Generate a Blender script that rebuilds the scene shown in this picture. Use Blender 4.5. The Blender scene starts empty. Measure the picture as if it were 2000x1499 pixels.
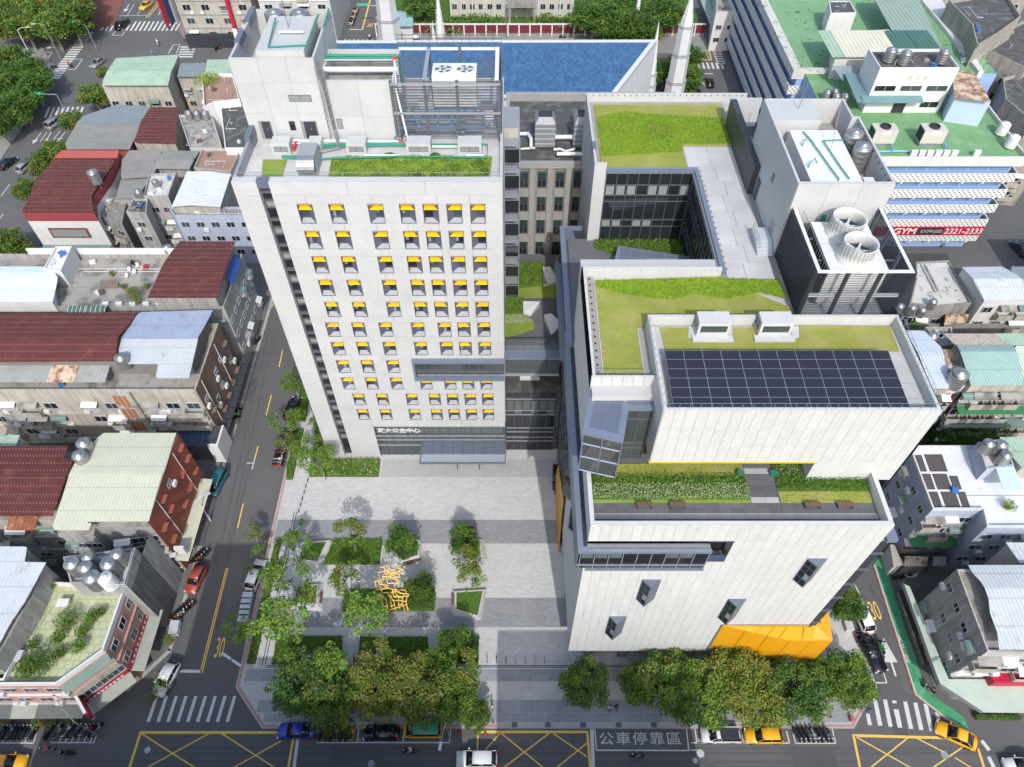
import bpy,math,random
from mathutils import Vector,Matrix
random.seed(7)
R = math.radians
scene = bpy.context.scene
col = scene.collection
# ---------------------------------------------------------------- camera,sky,sun,exposure
PITCH = R(51.27); FPX = 1420.0; CAMH = 94.0
cam_d = bpy.data.cameras.new('camera'); cam = bpy.data.objects.new('camera',cam_d); col.objects.link(cam)
cam.location = (0,0,CAMH); cam.rotation_euler = (R(90) - PITCH,0,0)
cam_d.sensor_width = 36; cam_d.lens = FPX / 2000 * 36; cam_d.clip_end = 6000; cam_d.clip_start = 1
scene.camera = cam
world = bpy.data.worlds.new('World'); scene.world = world; world.use_nodes = True
wn = world.node_tree.nodes; wl = world.node_tree.links
sky = wn.new('ShaderNodeTexSky'); sky.sky_type = 'NISHITA'; sky.sun_disc = False
SUNV = Vector((.12,-1.07,1.0)).normalized()
sky.sun_elevation = math.asin(SUNV.z); sky.sun_rotation = math.atan2(SUNV.x,SUNV.y)
sky.air_density = 1.3; sky.dust_density = 2.6; sky.ozone_density = 1.5
bg = wn['Background']; bg.inputs['Strength'].default_value = .15
wl.new(sky.outputs[0],bg.inputs[0])
sun_d = bpy.data.lights.new('sun','SUN'); sun = bpy.data.objects.new('sun',sun_d); col.objects.link(sun)
sun_d.energy = 2.05; sun_d.angle = R(.6); sun_d.color = (1,.975,.93)
sun.location = (0,0,200); sun.rotation_euler = (-SUNV).to_track_quat('-Z','Y').to_euler()
scene.view_settings.view_transform = 'Standard'; scene.view_settings.look = 'None'
scene.view_settings.exposure = 0.68; scene.view_settings.gamma = 1; scene.view_settings.use_curve_mapping = False
# ---------------------------------------------------------------- photograph pixel -> place (measured survey of the site)
CP,SP = math.cos(PITCH),math.sin(PITCH)
def _ray(px,py):
 u = (px - 1000) / FPX; v = (py - 749.5) / FPX
 return u,CP - v * SP,-SP - v * CP
def P(px,py,z=0.0):
 a = _ray(px,py); t = (z - CAMH) / a[2]
 return (a[0] * t,a[1] * t)
def PL(pts,z=0.0): return [P(x,y,z) for x,y in pts]
def atY(px,py,Y):
 a = _ray(px,py); t = Y / a[1]
 return (a[0] * t,CAMH + a[2] * t)
# ---------------------------------------------------------------- materials
MATS = {}
def mat(name,c,rough=.8,var=.12,scale=.35,fine=.08,fscale=7.0,metal=0.0,bump=0.0,streak=0.0,spec=.4,rnd=0.0,
  c2=None,c2s=.5,c2w=(.45,.6),brick=None,emit=0,vec='W',alpha=None):
 if name in MATS: return MATS[name]
 m = bpy.data.materials.new(name); m.use_nodes = True; MATS[name] = m
 nt = m.node_tree; N = nt.nodes; L = nt.links; b = N['Principled BSDF']
 b.inputs['Roughness'].default_value = rough; b.inputs['Metallic'].default_value = metal
 b.inputs['Specular IOR Level'].default_value = spec
 if vec == 'W': g = N.new('ShaderNodeNewGeometry').outputs['Position']
 else: g = N.new('ShaderNodeTexCoord').outputs['Object']
 def noise(s,det=4,src=None,rg=.6):
  n = N.new('ShaderNodeTexNoise'); n.inputs['Scale'].default_value = s; n.inputs['Detail'].default_value = det
  n.inputs['Roughness'].default_value = rg
  L.new(src or g,n.inputs['Vector']); return n.outputs['Fac']
 def math_(op,a,bb,cl=False):
  n = N.new('ShaderNodeMath'); n.operation = op; n.use_clamp = cl
  for i,q in enumerate((a,bb)):
   if hasattr(q,'links'): L.new(q,n.inputs[i])
   else: n.inputs[i].default_value = q
  return n.outputs[0]
 col_out = None
 base = N.new('ShaderNodeRGB'); base.outputs[0].default_value = (*c,1); col_out = base.outputs[0]
 if c2 is not None:
  mr = N.new('ShaderNodeMapRange'); L.new(noise(c2s,5),mr.inputs[0]); mr.inputs[1].default_value = c2w[0]; mr.inputs[2].default_value = c2w[1]
  mx = N.new('ShaderNodeMix'); mx.data_type = 'RGBA'; L.new(mr.outputs[0],mx.inputs[0]); L.new(col_out,mx.inputs[6]); mx.inputs[7].default_value = (*c2,1)
  col_out = mx.outputs[2]
 f = None
 if var: f = math_('MULTIPLY_ADD',noise(scale,5),var * 4)if False else math_('ADD',math_('MULTIPLY',math_('SUBTRACT',noise(scale,5),.5),var * 3.2),1.0)
 if fine:
  f2 = math_('ADD',math_('MULTIPLY',math_('SUBTRACT',noise(fscale,3),.5),fine * 3.2),1.0)
  f = math_('MULTIPLY',f,f2) if f is not None else f2
 if brick:
  br = N.new('ShaderNodeTexBrick'); br.inputs['Scale'].default_value = 1; br.inputs['Brick Width'].default_value = brick[0]; br.inputs['Row Height'].default_value = brick[1]; br.inputs['Mortar Size'].default_value = brick[2]
  for q_,v_ in (('Color1',1 - brick[3]),('Color2',1 + brick[3]),('Mortar',brick[4])): br.inputs[q_].default_value = (v_,v_,v_,1)
  gg = g
  if len(brick) > 5: sx_ = N.new('ShaderNodeSeparateXYZ'); L.new(g,sx_.inputs[0]); cb_ = N.new('ShaderNodeCombineXYZ'); L.new(sx_.outputs[0],cb_.inputs[0]); L.new(sx_.outputs[2],cb_.inputs[1]); gg = cb_.outputs[0]; br.offset = 0
  L.new(gg,br.inputs[0]); f = math_('MULTIPLY',f,br.outputs[0]) if f is not None else br.outputs[0]
 if streak:
  mp = N.new('ShaderNodeMapping'); mp.inputs['Scale'].default_value = (1.6,1.6,.16); L.new(g,mp.inputs[0])
  mr = N.new('ShaderNodeMapRange'); L.new(noise(1.0,5,mp.outputs[0],.7),mr.inputs[0])
  mr.inputs[1].default_value = .42; mr.inputs[2].default_value = .68; mr.inputs[3].default_value = 1.0; mr.inputs[4].default_value = 1 - streak
  f = math_('MULTIPLY',f,mr.outputs[0]) if f is not None else mr.outputs[0]
 if rnd:
  oi = N.new('ShaderNodeObjectInfo')
  f3 = math_('ADD',math_('MULTIPLY',math_('SUBTRACT',oi.outputs['Random'],.5),rnd * 2),1.0)
  f = math_('MULTIPLY',f,f3) if f is not None else f3
 if f is not None:
  vm = N.new('ShaderNodeVectorMath'); vm.operation = 'SCALE'; L.new(col_out,vm.inputs[0]); L.new(f,vm.inputs['Scale']); col_out = vm.outputs[0]
 L.new(col_out,b.inputs['Base Color'])
 if bump:
  bp = N.new('ShaderNodeBump'); bp.inputs['Strength'].default_value = bump; bp.inputs['Distance'].default_value = .05
  L.new(noise(fscale,4),bp.inputs['Height']); L.new(bp.outputs[0],b.inputs['Normal'])
 if emit:
  b.inputs['Emission Color'].default_value = (*c,1); b.inputs['Emission Strength'].default_value = emit
 if alpha is not None: b.inputs['Alpha'].default_value = alpha
 return m
def leafmat(name,c,v=.3):
 if name in MATS: return MATS[name]
 m = mat(name,c,rough=.55,var=.16,scale=.5,fine=.28,fscale=2.2,spec=.25,rnd=v * .5)
 m.node_tree.nodes['Principled BSDF'].inputs['Subsurface Weight'].default_value = 0
 b = m.node_tree.nodes['Principled BSDF']; N = m.node_tree.nodes; L = m.node_tree.links
 tr = N.new('ShaderNodeBsdfTranslucent'); ms = N.new('ShaderNodeMixShader'); ms.inputs[0].default_value = .3
 src = b.inputs['Base Color'].links[0].from_socket
 L.new(src,tr.inputs[0]); out = N['Material Output']
 L.new(b.outputs[0],ms.inputs[1]); L.new(tr.outputs[0],ms.inputs[2]); L.new(ms.outputs[0],out.inputs[0])
 return m
def glass(name,c=(.02,.025,.03),rough=.06,var=.3):
 return mat(name,c,rough=rough,var=var,scale=.5,fine=0,spec=.6)
M_ = mat
asphalt = M_('asphalt',(.116,.115,.117),.92,.07,.12,.12,9,bump=.15,c2=(.10,.10,.102),c2s=.05,c2w=(.4,.6))
asphalt_dark = M_('asphalt_new',(.086,.086,.09),.9,.12,.3,.12,9)
curbm = M_('curb_concrete',(.36,.35,.33),.9,.16,.8,.1,6)
redline = M_('red_curb_paint',(.50,.13,.13),.8,.3,1.5)
whitepaint = M_('white_road_paint',(.56,.56,.55),.8,.1,1.5,.1,14)
yellowpaint = M_('yellow_road_paint',(.74,.48,.10),.8,.14,1.5,.1,14)
greenpaint = M_('green_road_paint',(.055,.27,.13),.85,.2,.8,.12,6,c2=(.10,.33,.19),c2s=.2,c2w=(.52,.62))
pave_light = M_('light_pavers',(.47,.47,.465),.85,.06,.25,.1,5,brick=(.6,.3,.02,.07,.78))
pave_dark = M_('dark_pavers',(.245,.25,.265),.85,.08,.4,.12,5,brick=(.6,.3,.02,.1,.8))
slab_l = M_('light_slab',(.43,.43,.425),.85,.1,.6,.07,6,rnd=.06)
slab_d = M_('dark_slab',(.27,.28,.305),.85,.12,.6,.08,6,rnd=.1)
conc = M_('concrete',(.42,.415,.40),.9,.16,.4,.08,5,streak=.12)
concd = M_('weathered_concrete',(.26,.25,.235),.92,.22,.35,.12,4,streak=.4)
fcd = M_('pale_fairfaced_panel',(.455,.463,.466),.75,.05,.5,.035,3,rnd=.03,streak=.02,c2=(.435,.443,.448),c2s=.35,c2w=(.45,.62))
stone = M_('white_stone_cladding',(.50,.505,.50),.7,.05,.8,.05,4,rnd=.03,streak=.04,brick=(.475,.62,.012,.02,.90,'xz'))
stonej = M_('cladding_joint',(.43,.43,.425),.9,0,1,0)
facj = M_('facade_joint',(.24,.24,.24),.9,0,1,0)
gm1 = M_('slate_metal',(.155,.18,.235),.45,.08,.5,.03,4,metal=.35)
gm2 = M_('slate_metal_light',(.21,.245,.32),.42,.1,.4,.03,4,metal=.35)
dkm = M_('charcoal_metal',(.045,.05,.062),.5,.1,.5,0,metal=.3)
dkgrey = M_('dark_grey_frame',(.10,.105,.125),.6,.08,.6,0)
mgr = M_('mid_grey_metal',(.30,.31,.34),.5,.08,.6,0,metal=.2)
lsl = M_('light_grey_sill',(.50,.52,.56),.45,.08,.6,0,metal=.1)
gld = glass('dark_glass',(.018,.022,.026))
glg = glass('grey_glass',(.055,.065,.07),.1)
glb = glass('blue_glass',(.05,.075,.13),.12)
blind = M_('roller_blind_behind_glass',(.23,.25,.25),.2,.1,.5,0,spec=.6)
yellow = M_('yellow_enamel',(.64,.41,.012),.42,.06,.5,.02,3)
orange = M_('orange_enamel',(.75,.33,.02),.5,.06,.5,0)
sculpt_y = M_('yellow_sculpture_paint',(.80,.50,.13),.45,.05,1,0)
turf = M_('olive_turf',(.235,.26,.045),.95,.14,.5,.22,9,bump=.4,c2=(.29,.28,.085),c2s=.35,c2w=(.42,.66))
turf2 = M_('green_turf',(.17,.25,.03),.95,.14,.6,.25,9,bump=.4,c2=(.22,.27,.06),c2s=.4,c2w=(.45,.66))
turfd = M_('deep_green_turf',(.06,.13,.015),.95,.2,.8,.3,9,bump=.4)
soil = M_('soil',(.10,.085,.07),.95,.2,.8,.2,6)
gravelm = M_('gravel_margin',(.30,.28,.255),.95,.1,1,.35,14)
rcn = M_('roof_concrete',(.43,.43,.425),.88,.13,.3,.06,5,rnd=.04,c2=(.50,.50,.50),c2s=.4,c2w=(.4,.7))
wwl = M_('white_painted_wall',(.56,.56,.55),.8,.08,.4,.04,5,streak=.08)
white = M_('white_paint',(.62,.62,.62),.5,.06,.5,.03,5)
crw = M_('cream_stained_wall',(.40,.375,.33),.85,.18,.5,.1,4,streak=.35)
greywall = M_('grey_stained_wall',(.34,.335,.325),.88,.2,.4,.1,4,streak=.4)
bluewall = M_('blue_grey_wall',(.36,.40,.50),.8,.08,.4,.05,4,streak=.1)
pinkwall = M_('pink_tile_wall',(.48,.27,.23),.8,.12,.6,.1,8,streak=.15)
redwall = M_('terracotta_painted_wall',(.29,.085,.055),.85,.14,.5,.08,5,streak=.15)
brownwall = M_('brown_painted_wall',(.19,.125,.095),.85,.14,.5,.08,5,streak=.15)
crimson = M_('crimson_cladding',(.25,.05,.055),.6,.12,.8,.05,6)
tin_brown = M_('rusty_brown_tin',(.105,.028,.024),.62,.2,.5,.16,3.5,c2=(.20,.055,.03),c2s=.7,c2w=(.55,.78))
tin_rust = M_('rust_tin',(.23,.085,.045),.75,.3,1,.2,4,c2=(.40,.20,.10),c2s=.9,c2w=(.5,.7))
tin_cream = M_('pale_green_tin',(.50,.51,.40),.6,.08,.4,.05,4)
tin_green = M_('mint_green_tin',(.34,.46,.35),.65,.12,.4,.08,4,c2=(.25,.30,.22),c2s=.8,c2w=(.55,.7))
tin_mint = M_('aqua_green_tin',(.32,.46,.42),.6,.1,.4,.06,4)
tin_white = M_('white_tin',(.50,.53,.55),.55,.09,.4,.05,4,c2=(.36,.355,.34),c2s=.8,c2w=(.58,.72))
tin_blue = M_('blue_grey_tin',(.29,.34,.45),.55,.1,.4,.05,4,c2=(.24,.26,.30),c2s=.7,c2w=(.55,.72))
tin_grey = M_('grey_tin',(.24,.235,.22),.75,.18,.4,.12,4)
tin_slate = M_('slate_tin',(.20,.24,.26),.65,.12,.4,.05,4)
tin_pink = M_('faded_pink_tin',(.42,.36,.32),.75,.16,.7,.1,4,c2=(.30,.17,.12),c2s=1.2,c2w=(.55,.7))
tin_patch = M_('rust_blotched_tin',(.55,.44,.33),.75,.15,.6,.1,4,c2=(.24,.12,.07),c2s=1.0,c2w=(.45,.6))
translucent = M_('translucent_roof_sheet',(.30,.31,.30),.35,.2,.5,.05,4)
steel = M_('stainless_steel',(.40,.40,.405),.42,.2,1.2,0,metal=.85)
std = M_('galvanised_steel',(.33,.35,.38),.45,.12,.8,.05,4,metal=.5)
galv_w = M_('white_enamel_machine',(.62,.63,.62),.5,.08,.6,.04,5)
greenpipe = M_('green_pipe',(.02,.23,.16),.5,.05,1,0)
bluepipe = M_('blue_pipe',(.20,.42,.70),.5,.05,1,0)
redpipe = M_('red_valve',(.55,.03,.04),.5,.05,1,0)
greenroof = M_('green_roof_coating',(.15,.30,.14),.75,.12,.3,.08,4,c2=(.21,.37,.20),c2s=.25,c2w=(.5,.68))
greenmold = M_('mottled_green_coating',(.17,.32,.17),.8,.15,.4,.1,4,c2=(.035,.055,.03),c2s=.8,c2w=(.6,.68))
greentile = M_('pale_green_deck_tiles',(.42,.45,.28),.85,.14,.5,.06,4,brick=(.9,.9,.05,.05,.72),c2=(.33,.30,.20),c2s=.5,c2w=(.55,.7))
dkr = M_('dark_roof_felt',(.075,.075,.075),.9,.2,.5,.15,4,c2=(.16,.16,.155),c2s=.6,c2w=(.5,.7))
wdk = M_('old_roof_concrete',(.30,.285,.26),.9,.2,.35,.1,4,c2=(.14,.135,.125),c2s=.45,c2w=(.48,.66))
mossy = M_('lichen_white_concrete',(.50,.49,.46),.9,.18,.4,.12,4,c2=(.20,.20,.18),c2s=.8,c2w=(.55,.68))
tgr = M_('charcoal_paving_slab',(.105,.105,.115),.75,.12,.6,.08,6,rnd=.14)
tilepale = M_('pale_paving_slab',(.34,.34,.335),.8,.08,.6,.08,6,rnd=.06)
wood = M_('brown_timber',(.12,.075,.055),.7,.15,1,.1,8)
bark = M_('bark',(.20,.17,.135),.9,.2,2,.15,9,vec='O')
tyre = M_('tyre_rubber',(.02,.02,.021),.85,0,1,0)
rim = M_('alloy_rim',(.38,.38,.40),.35,0,1,0,metal=.8)
carglass = glass('car_glass',(.012,.014,.018),.04,0)
lamp_w = M_('headlamp_lens',(.62,.64,.66),.15,0,1,0)
lamp_r = M_('tail_lamp_lens',(.42,.015,.02),.2,0,1,0)
temple_blue = M_('blue_glazed_tile',(.045,.17,.42),.35,.10,.5,.16,5)
temple_w = M_('pale_granite',(.52,.53,.54),.7,.08,.6,.06,5)
maroon = M_('maroon_panel',(.14,.018,.028),.6,.1,1,0)
signred = M_('crimson_sign',(.40,.012,.04),.5,.05,1,0)
awng = M_('green_awning',(.03,.17,.06),.6,.12,1,.06,5)
awngrey = M_('grey_green_awning',(.13,.20,.17),.6,.15,1,.06,5)
skin_m = M_('skin',(.45,.26,.18),.6,0,1,0)
black = M_('black_plastic',(.015,.015,.017),.4,0,1,0)
blackpaint = M_('black_car_paint',(.008,.009,.013),.12,0,1,0,spec=.7)
# ---------------------------------------------------------------- mesh building helpers
class MB:
 def __init__(s): s.v = []; s.f = []; s.m = []
 def add(s,vs,fs,m=0):
  o = len(s.v); s.v += [tuple(p) for p in vs]; s.f += [tuple(i + o for i in f) for f in fs]; s.m += [m] * len(fs); return s
 def box(s,x0,y0,z0,x1,y1,z1,m=0):
  return s.add([(x0,y0,z0),(x1,y0,z0),(x1,y1,z0),(x0,y1,z0),(x0,y0,z1),(x1,y0,z1),(x1,y1,z1),(x0,y1,z1)],
                     [(0,3,2,1),(4,5,6,7),(0,1,5,4),(1,2,6,5),(2,3,7,6),(3,0,4,7)],m)
 def cbox(s,cx,cy,cz,sx,sy,sz,rz=0,m=0):
  c,q = math.cos(rz),math.sin(rz); vs = []
  for dz in (-.5,.5):
   for dx,dy in ((-.5,-.5),(.5,-.5),(.5,.5),(-.5,.5)):
    x,y = dx * sx,dy * sy; vs.append((cx + x * c - y * q,cy + x * q + y * c,cz + dz * sz))
  return s.add(vs,[(0,3,2,1),(4,5,6,7),(0,1,5,4),(1,2,6,5),(2,3,7,6),(3,0,4,7)],m)
 def prism(s,poly,z0,z1,m=0,mt=None,bottom=True):
  a = sum(poly[i][0] * poly[(i + 1) % len(poly)][1] - poly[(i + 1) % len(poly)][0] * poly[i][1] for i in range(len(poly)))
  if a < 0: poly = poly[::-1]
  n = len(poly); zt = z1 if callable(z1) else (lambda x,y: z1)
  vs = [(x,y,z0) for x,y in poly] + [(x,y,zt(x,y)) for x,y in poly]
  s.add(vs,[(i,(i + 1) % n,n + (i + 1) % n,n + i) for i in range(n)],m)
  o = len(s.v) - 2 * n
  s.f.append(tuple(o + n + i for i in range(n))); s.m.append(m if mt is None else mt)
  if bottom: s.f.append(tuple(o + n - 1 - i for i in range(n))); s.m.append(m)
  return s
 def ring(s,poly,t,z0,z1,m=0):
  # parapet: outline poly,thickness t inward
  a = sum(poly[i][0] * poly[(i + 1) % len(poly)][1] - poly[(i + 1) % len(poly)][0] * poly[i][1] for i in range(len(poly)))
  if a < 0: poly = poly[::-1]
  inn = inset(poly,t); n = len(poly)
  vs = [(x,y,z0) for x,y in poly] + [(x,y,z1) for x,y in poly] + [(x,y,z0) for x,y in inn] + [(x,y,z1) for x,y in inn]
  fs = []
  for i in range(n):
   j = (i + 1) % n
   fs += [(i,j,n + j,n + i),(n + i,n + j,3 * n + j,3 * n + i),(3 * n + i,3 * n + j,2 * n + j,2 * n + i)]
  return s.add(vs,fs,m)
 def tube(s,pts,r,n=6,m=0,cap=True):
  pts = [Vector(p) for p in pts]; rs = r if isinstance(r,(list,tuple)) else [r] * len(pts); o = len(s.v)
  for i,p in enumerate(pts):
   d = (pts[min(i + 1,len(pts) - 1)] - pts[max(i - 1,0)])
   if d.length < 1e-6: d = Vector((0,0,1))
   d.normalize(); u = d.orthogonal().normalized() if abs(d.z) > .95 or abs(d.z) < .02 and False else d.cross(Vector((0,0,1)) if abs(d.z) < .95 else Vector((1,0,0))).normalized()
   w = d.cross(u)
   for k in range(n):
    a = 2 * math.pi * k / n; q = p + (u * math.cos(a) + w * math.sin(a)) * rs[i]; s.v.append(tuple(q))
  for i in range(len(pts) - 1):
   for k in range(n):
    k2 = (k + 1) % n
    s.f.append((o + i * n + k,o + i * n + k2,o + (i + 1) * n + k2,o + (i + 1) * n + k)); s.m.append(m)
  if cap:
   s.f.append(tuple(o + k for k in range(n))[::-1]); s.m.append(m)
   s.f.append(tuple(o + (len(pts) - 1) * n + k for k in range(n))); s.m.append(m)
  return s
 def lathe(s,cx,cy,prof,n=16,m=0,cap=True):
  o = len(s.v)
  for r,z in prof:
   for k in range(n):
    a = 2 * math.pi * k / n; s.v.append((cx + r * math.cos(a),cy + r * math.sin(a),z))
  for i in range(len(prof) - 1):
   for k in range(n):
    k2 = (k + 1) % n; s.f.append((o + i * n + k,o + i * n + k2,o + (i + 1) * n + k2,o + (i + 1) * n + k)); s.m.append(m)
  if cap:
   s.f.append(tuple(o + k for k in range(n))[::-1]); s.m.append(m)
   s.f.append(tuple(o + (len(prof) - 1) * n + k for k in range(n))); s.m.append(m)
  return s
 def quad(s,a,b,c,d,m=0): return s.add([a,b,c,d],[(0,1,2,3)],m)
 def slab(s,pts,t,m=0):
  # thin plate: polygon in 3D with thickness t along its normal (downwards)
  vs = [Vector(p) for p in pts]; nrm = (vs[1] - vs[0]).cross(vs[2] - vs[0]).normalized(); n = len(vs)
  lo = [v - nrm * t for v in vs]
  s.add(vs + lo,[tuple(range(n)),tuple(range(2 * n - 1,n - 1,-1))] + [(i,n + i,n + (i + 1) % n,(i + 1) % n) for i in range(n)],m); return s
 def mesh(s,name,mats,off=(0,0,0),smooth=False):
  me = bpy.data.meshes.new(name)
  me.from_pydata([(x - off[0],y - off[1],z - off[2]) for x,y,z in s.v],[],s.f)
  mats = mats if isinstance(mats,(list,tuple)) else [mats]
  for m in mats: me.materials.append(m)
  if len(mats) > 1: me.polygons.foreach_set('material_index',s.m)
  if smooth: me.polygons.foreach_set('use_smooth',[True] * len(me.polygons))
  me.update(); return me
def BX(*a): return MB().box(*a)
def inset(poly,t):
 out = []; n = len(poly)
 for i in range(n):
  p0,p1,p2 = Vector(poly[i - 1]),Vector(poly[i]),Vector(poly[(i + 1) % n])
  d1 = (p1 - p0).normalized(); d2 = (p2 - p1).normalized(); n1 = Vector((-d1.y,d1.x)); n2 = Vector((-d2.y,d2.x))
  b = n1 + n2; k = b.dot(n1); b = b / k if abs(k) > .2 else n1
  out.append(tuple(p1 + b * t))
 return out
def top_of(o):
 while o.parent: o = o.parent
 return o
def thing(name,label,cat,loc=(0,0,0),group=None,kind=None):
 o = bpy.data.objects.new(name,None); col.objects.link(o); o.location = loc; o.empty_display_size = .5
 if kind: o['kind'] = kind
 else:
  o['label'] = label; o['category'] = cat
 if group: o['group'] = group
 return o
def part(name,mb,mats,parent=None,smooth=False,label=None,kind=None):
 off = tuple(top_of(parent).location) if parent else (0,0,0)
 me = mb.mesh(name,mats,off,smooth) if isinstance(mb,MB) else mb
 o = bpy.data.objects.new(name,me); col.objects.link(o)
 if parent: o.parent = parent
 if label: o['label'] = label
 if kind: o['kind'] = kind
 return o
def solo(name,mb,mats,label,cat,group=None,smooth=False):
 # a thing that is one mesh; origin at its base centre
 xs = [v[0] for v in mb.v]; ys = [v[1] for v in mb.v]; zs = [v[2] for v in mb.v]
 off = ((min(xs) + max(xs)) / 2,(min(ys) + max(ys)) / 2,min(zs))
 o = bpy.data.objects.new(name,mb.mesh(name,mats,off,smooth)); col.objects.link(o); o.location = off
 o['label'] = label; o['category'] = cat
 if group: o['group'] = group
 return o
def struct(name,mb,mats,kind='structure',smooth=False):
 o = bpy.data.objects.new(name,mb.mesh(name,mats,(0,0,0),smooth)); col.objects.link(o); o['kind'] = kind; return o
def piece(name,me,parent,loc,rz=0,scale=(1,1,1)):
 # an alike piece sharing mesh data; loc in world coordinates
 o = bpy.data.objects.new(name,me); col.objects.link(o); o.parent = parent
 off = top_of(parent).location
 pl = Vector((0,0,0)); q = parent
 while q.parent: pl = pl + q.location; q = q.parent
 o.location = Vector(loc) - off - pl; o.rotation_euler = (0,0,rz); o.scale = scale; return o
def dup(root,loc,rz=0,label=None,group=None,s=None):
 def cp(o,par):
  c = o.copy(); col.objects.link(c); c.parent = par
  for ch in o.children: cp(ch,c)
  return c
 r = cp(root,None); r.location = loc; r.rotation_euler = (0,0,rz)
 if s is not None: r.scale = (s,s,s) if not isinstance(s,tuple) else s
 if label: r['label'] = label
 if group: r['group'] = group
 return r
def grid_pts(poly,step,jit=.3,rng=random):
 xs = [p[0] for p in poly]; ys = [p[1] for p in poly]; out = []
 x = min(xs)
 while x < max(xs):
  y = min(ys)
  while y < max(ys):
   q = (x + rng.uniform(-jit,jit) * step,y + rng.uniform(-jit,jit) * step)
   if inside(q,poly): out.append(q)
   y += step
  x += step
 return out
def inside(q,poly):
 x,y = q; r = False; n = len(poly)
 for i in range(n):
  x0,y0 = poly[i]; x1,y1 = poly[i - 1]
  if (y0 > y) != (y1 > y) and x < (x1 - x0) * (y - y0) / (y1 - y0) + x0: r = not r
 return r
def leafquad(mb,c,size,rng,up=.5,m=0):
 n = Vector((rng.gauss(0,1),rng.gauss(0,1),rng.gauss(0,1) + up * 2)).normalized()
 u = n.orthogonal().normalized(); w = n.cross(u); a = rng.uniform(0,6.28)
 u,w = u * math.cos(a) + w * math.sin(a),w * math.cos(a) - u * math.sin(a)
 c = Vector(c); s1 = size * rng.uniform(.7,1.3); s2 = s1 * .55
 mb.add([c - u * s1,c + w * s2,c + u * s1,c - w * s2],[(0,1,2,3)],m)
def bed(name,poly,z,h,step,size,mats,seed=1,layers=2,parent=None,kind='stuff',label=None,cat=None,patch=None,box=True):
 # planting: leaf-sized faces through a low volume of plants
 rng = random.Random(seed); mb = MB(); nm = len(mats)
 if box: mb.prism(inset(poly if _ccw(poly) else poly[::-1],.06),z,z + h * .7,0,0,bottom=False)
 for (x,y) in grid_pts(poly,step,.5,rng):
  for k in range(layers):
   hh = h * (.55 + .5 * math.sin(x * 1.9 + seed) * math.sin(y * 2.3)) if patch else h
   zz = z + hh * (rng.uniform(.55,1.1) if k == 0 else rng.uniform(.1,1.0))
   leafquad(mb,(x + rng.uniform(-step,step) * .5,y + rng.uniform(-step,step) * .5,zz),size,rng,.6,rng.randrange(nm))
 if parent is not None or kind == 'stuff' and label is None:
  if parent is not None: o = part(name,mb,mats,parent,kind='stuff')
  else: o = struct(name,mb,mats,'stuff')
  return o
 return solo(name,mb,mats,label,cat)
def _ccw(poly): return sum(poly[i][0] * poly[(i + 1) % len(poly)][1] - poly[(i + 1) % len(poly)][0] * poly[i][1] for i in range(len(poly))) > 0
def tin(poly,zf,w=.55,axis='Y',rib=.05,off=.0,t=.06):
 # corrugated sheet roof: strips running along axis,one rib each,over an arbitrary outline; zf(x,y) height
 mb = MB(); sw = axis == 'X'
 pl = [(y,x) for x,y in poly] if sw else poly
 zz = (lambda x,y: zf(y,x)) if sw else zf
 x0 = min(p[0] for p in pl); x1 = max(p[0] for p in pl); n = max(1,int((x1 - x0) / w)); w = (x1 - x0) / n
 def cuts(x):
  r = []
  for i in range(len(pl)):
   a,b = pl[i - 1],pl[i]
   if (a[0] <= x) != (b[0] <= x): r.append(a[1] + (b[1] - a[1]) * (x - a[0]) / (b[0] - a[0]))
  return sorted(r)
 ridge = getattr(zf,'ridge',None)
 for i in range(n):
  xa,xb = x0 + i * w,x0 + (i + 1) * w; xm = (xa + xb) / 2; e = w * .02
  cm = cuts(xm); ca = cuts(xa + e); cb = cuts(xb - e)
  if len(ca) != len(cm): ca = cm
  if len(cb) != len(cm): cb = cm
  for k in range(0,len(cm) - 1,2):
   ys = [(ca[k],cb[k])]
   if ridge is not None and cm[k] < ridge < cm[k + 1]: ys.append((ridge,ridge))
   ys.append((ca[k + 1],cb[k + 1]))
   for (p,q) in zip(ys[:-1],ys[1:]):
    prof = [(xa,0),(xa + w * .62,0),(xa + w * .72,rib),(xa + w * .9,rib),(xb,0)]
    vs = []
    for (yy) in (p,q):
     for (xx,dz) in prof:
      fr = (xx - xa) / w; y = yy[0] * (1 - fr) + yy[1] * fr
      v = (xx,y,zz(xx,y) + dz); vs.append((v[1],v[0],v[2]) if sw else v)
    for yy in (p,q):
     for xx in (xa,xb):
      fr = (xx - xa) / w; y = yy[0] * (1 - fr) + yy[1] * fr
      v = (xx,y,zz(xx,y) - t); vs.append((v[1],v[0],v[2]) if sw else v)
    fs = [(j,j + 1,j + 6,j + 5) for j in range(4)] + [(10,12,13,11),(0,10,11,4),(5,9,13,12)]
    mb.add(vs,fs)
 return mb
def plane_z(z,ridge=None,rise=0,axis='Y',lo=0,hi=1):
 if ridge is None: return lambda x,y: z
 def f(x,y):
  q = y if axis == 'Y' else x
  if q < ridge: return z + rise * max(0,(q - lo)) / (ridge - lo)
  return z + rise * max(0,(hi - q)) / (hi - ridge)
 f.ridge = ridge
 return f
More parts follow.
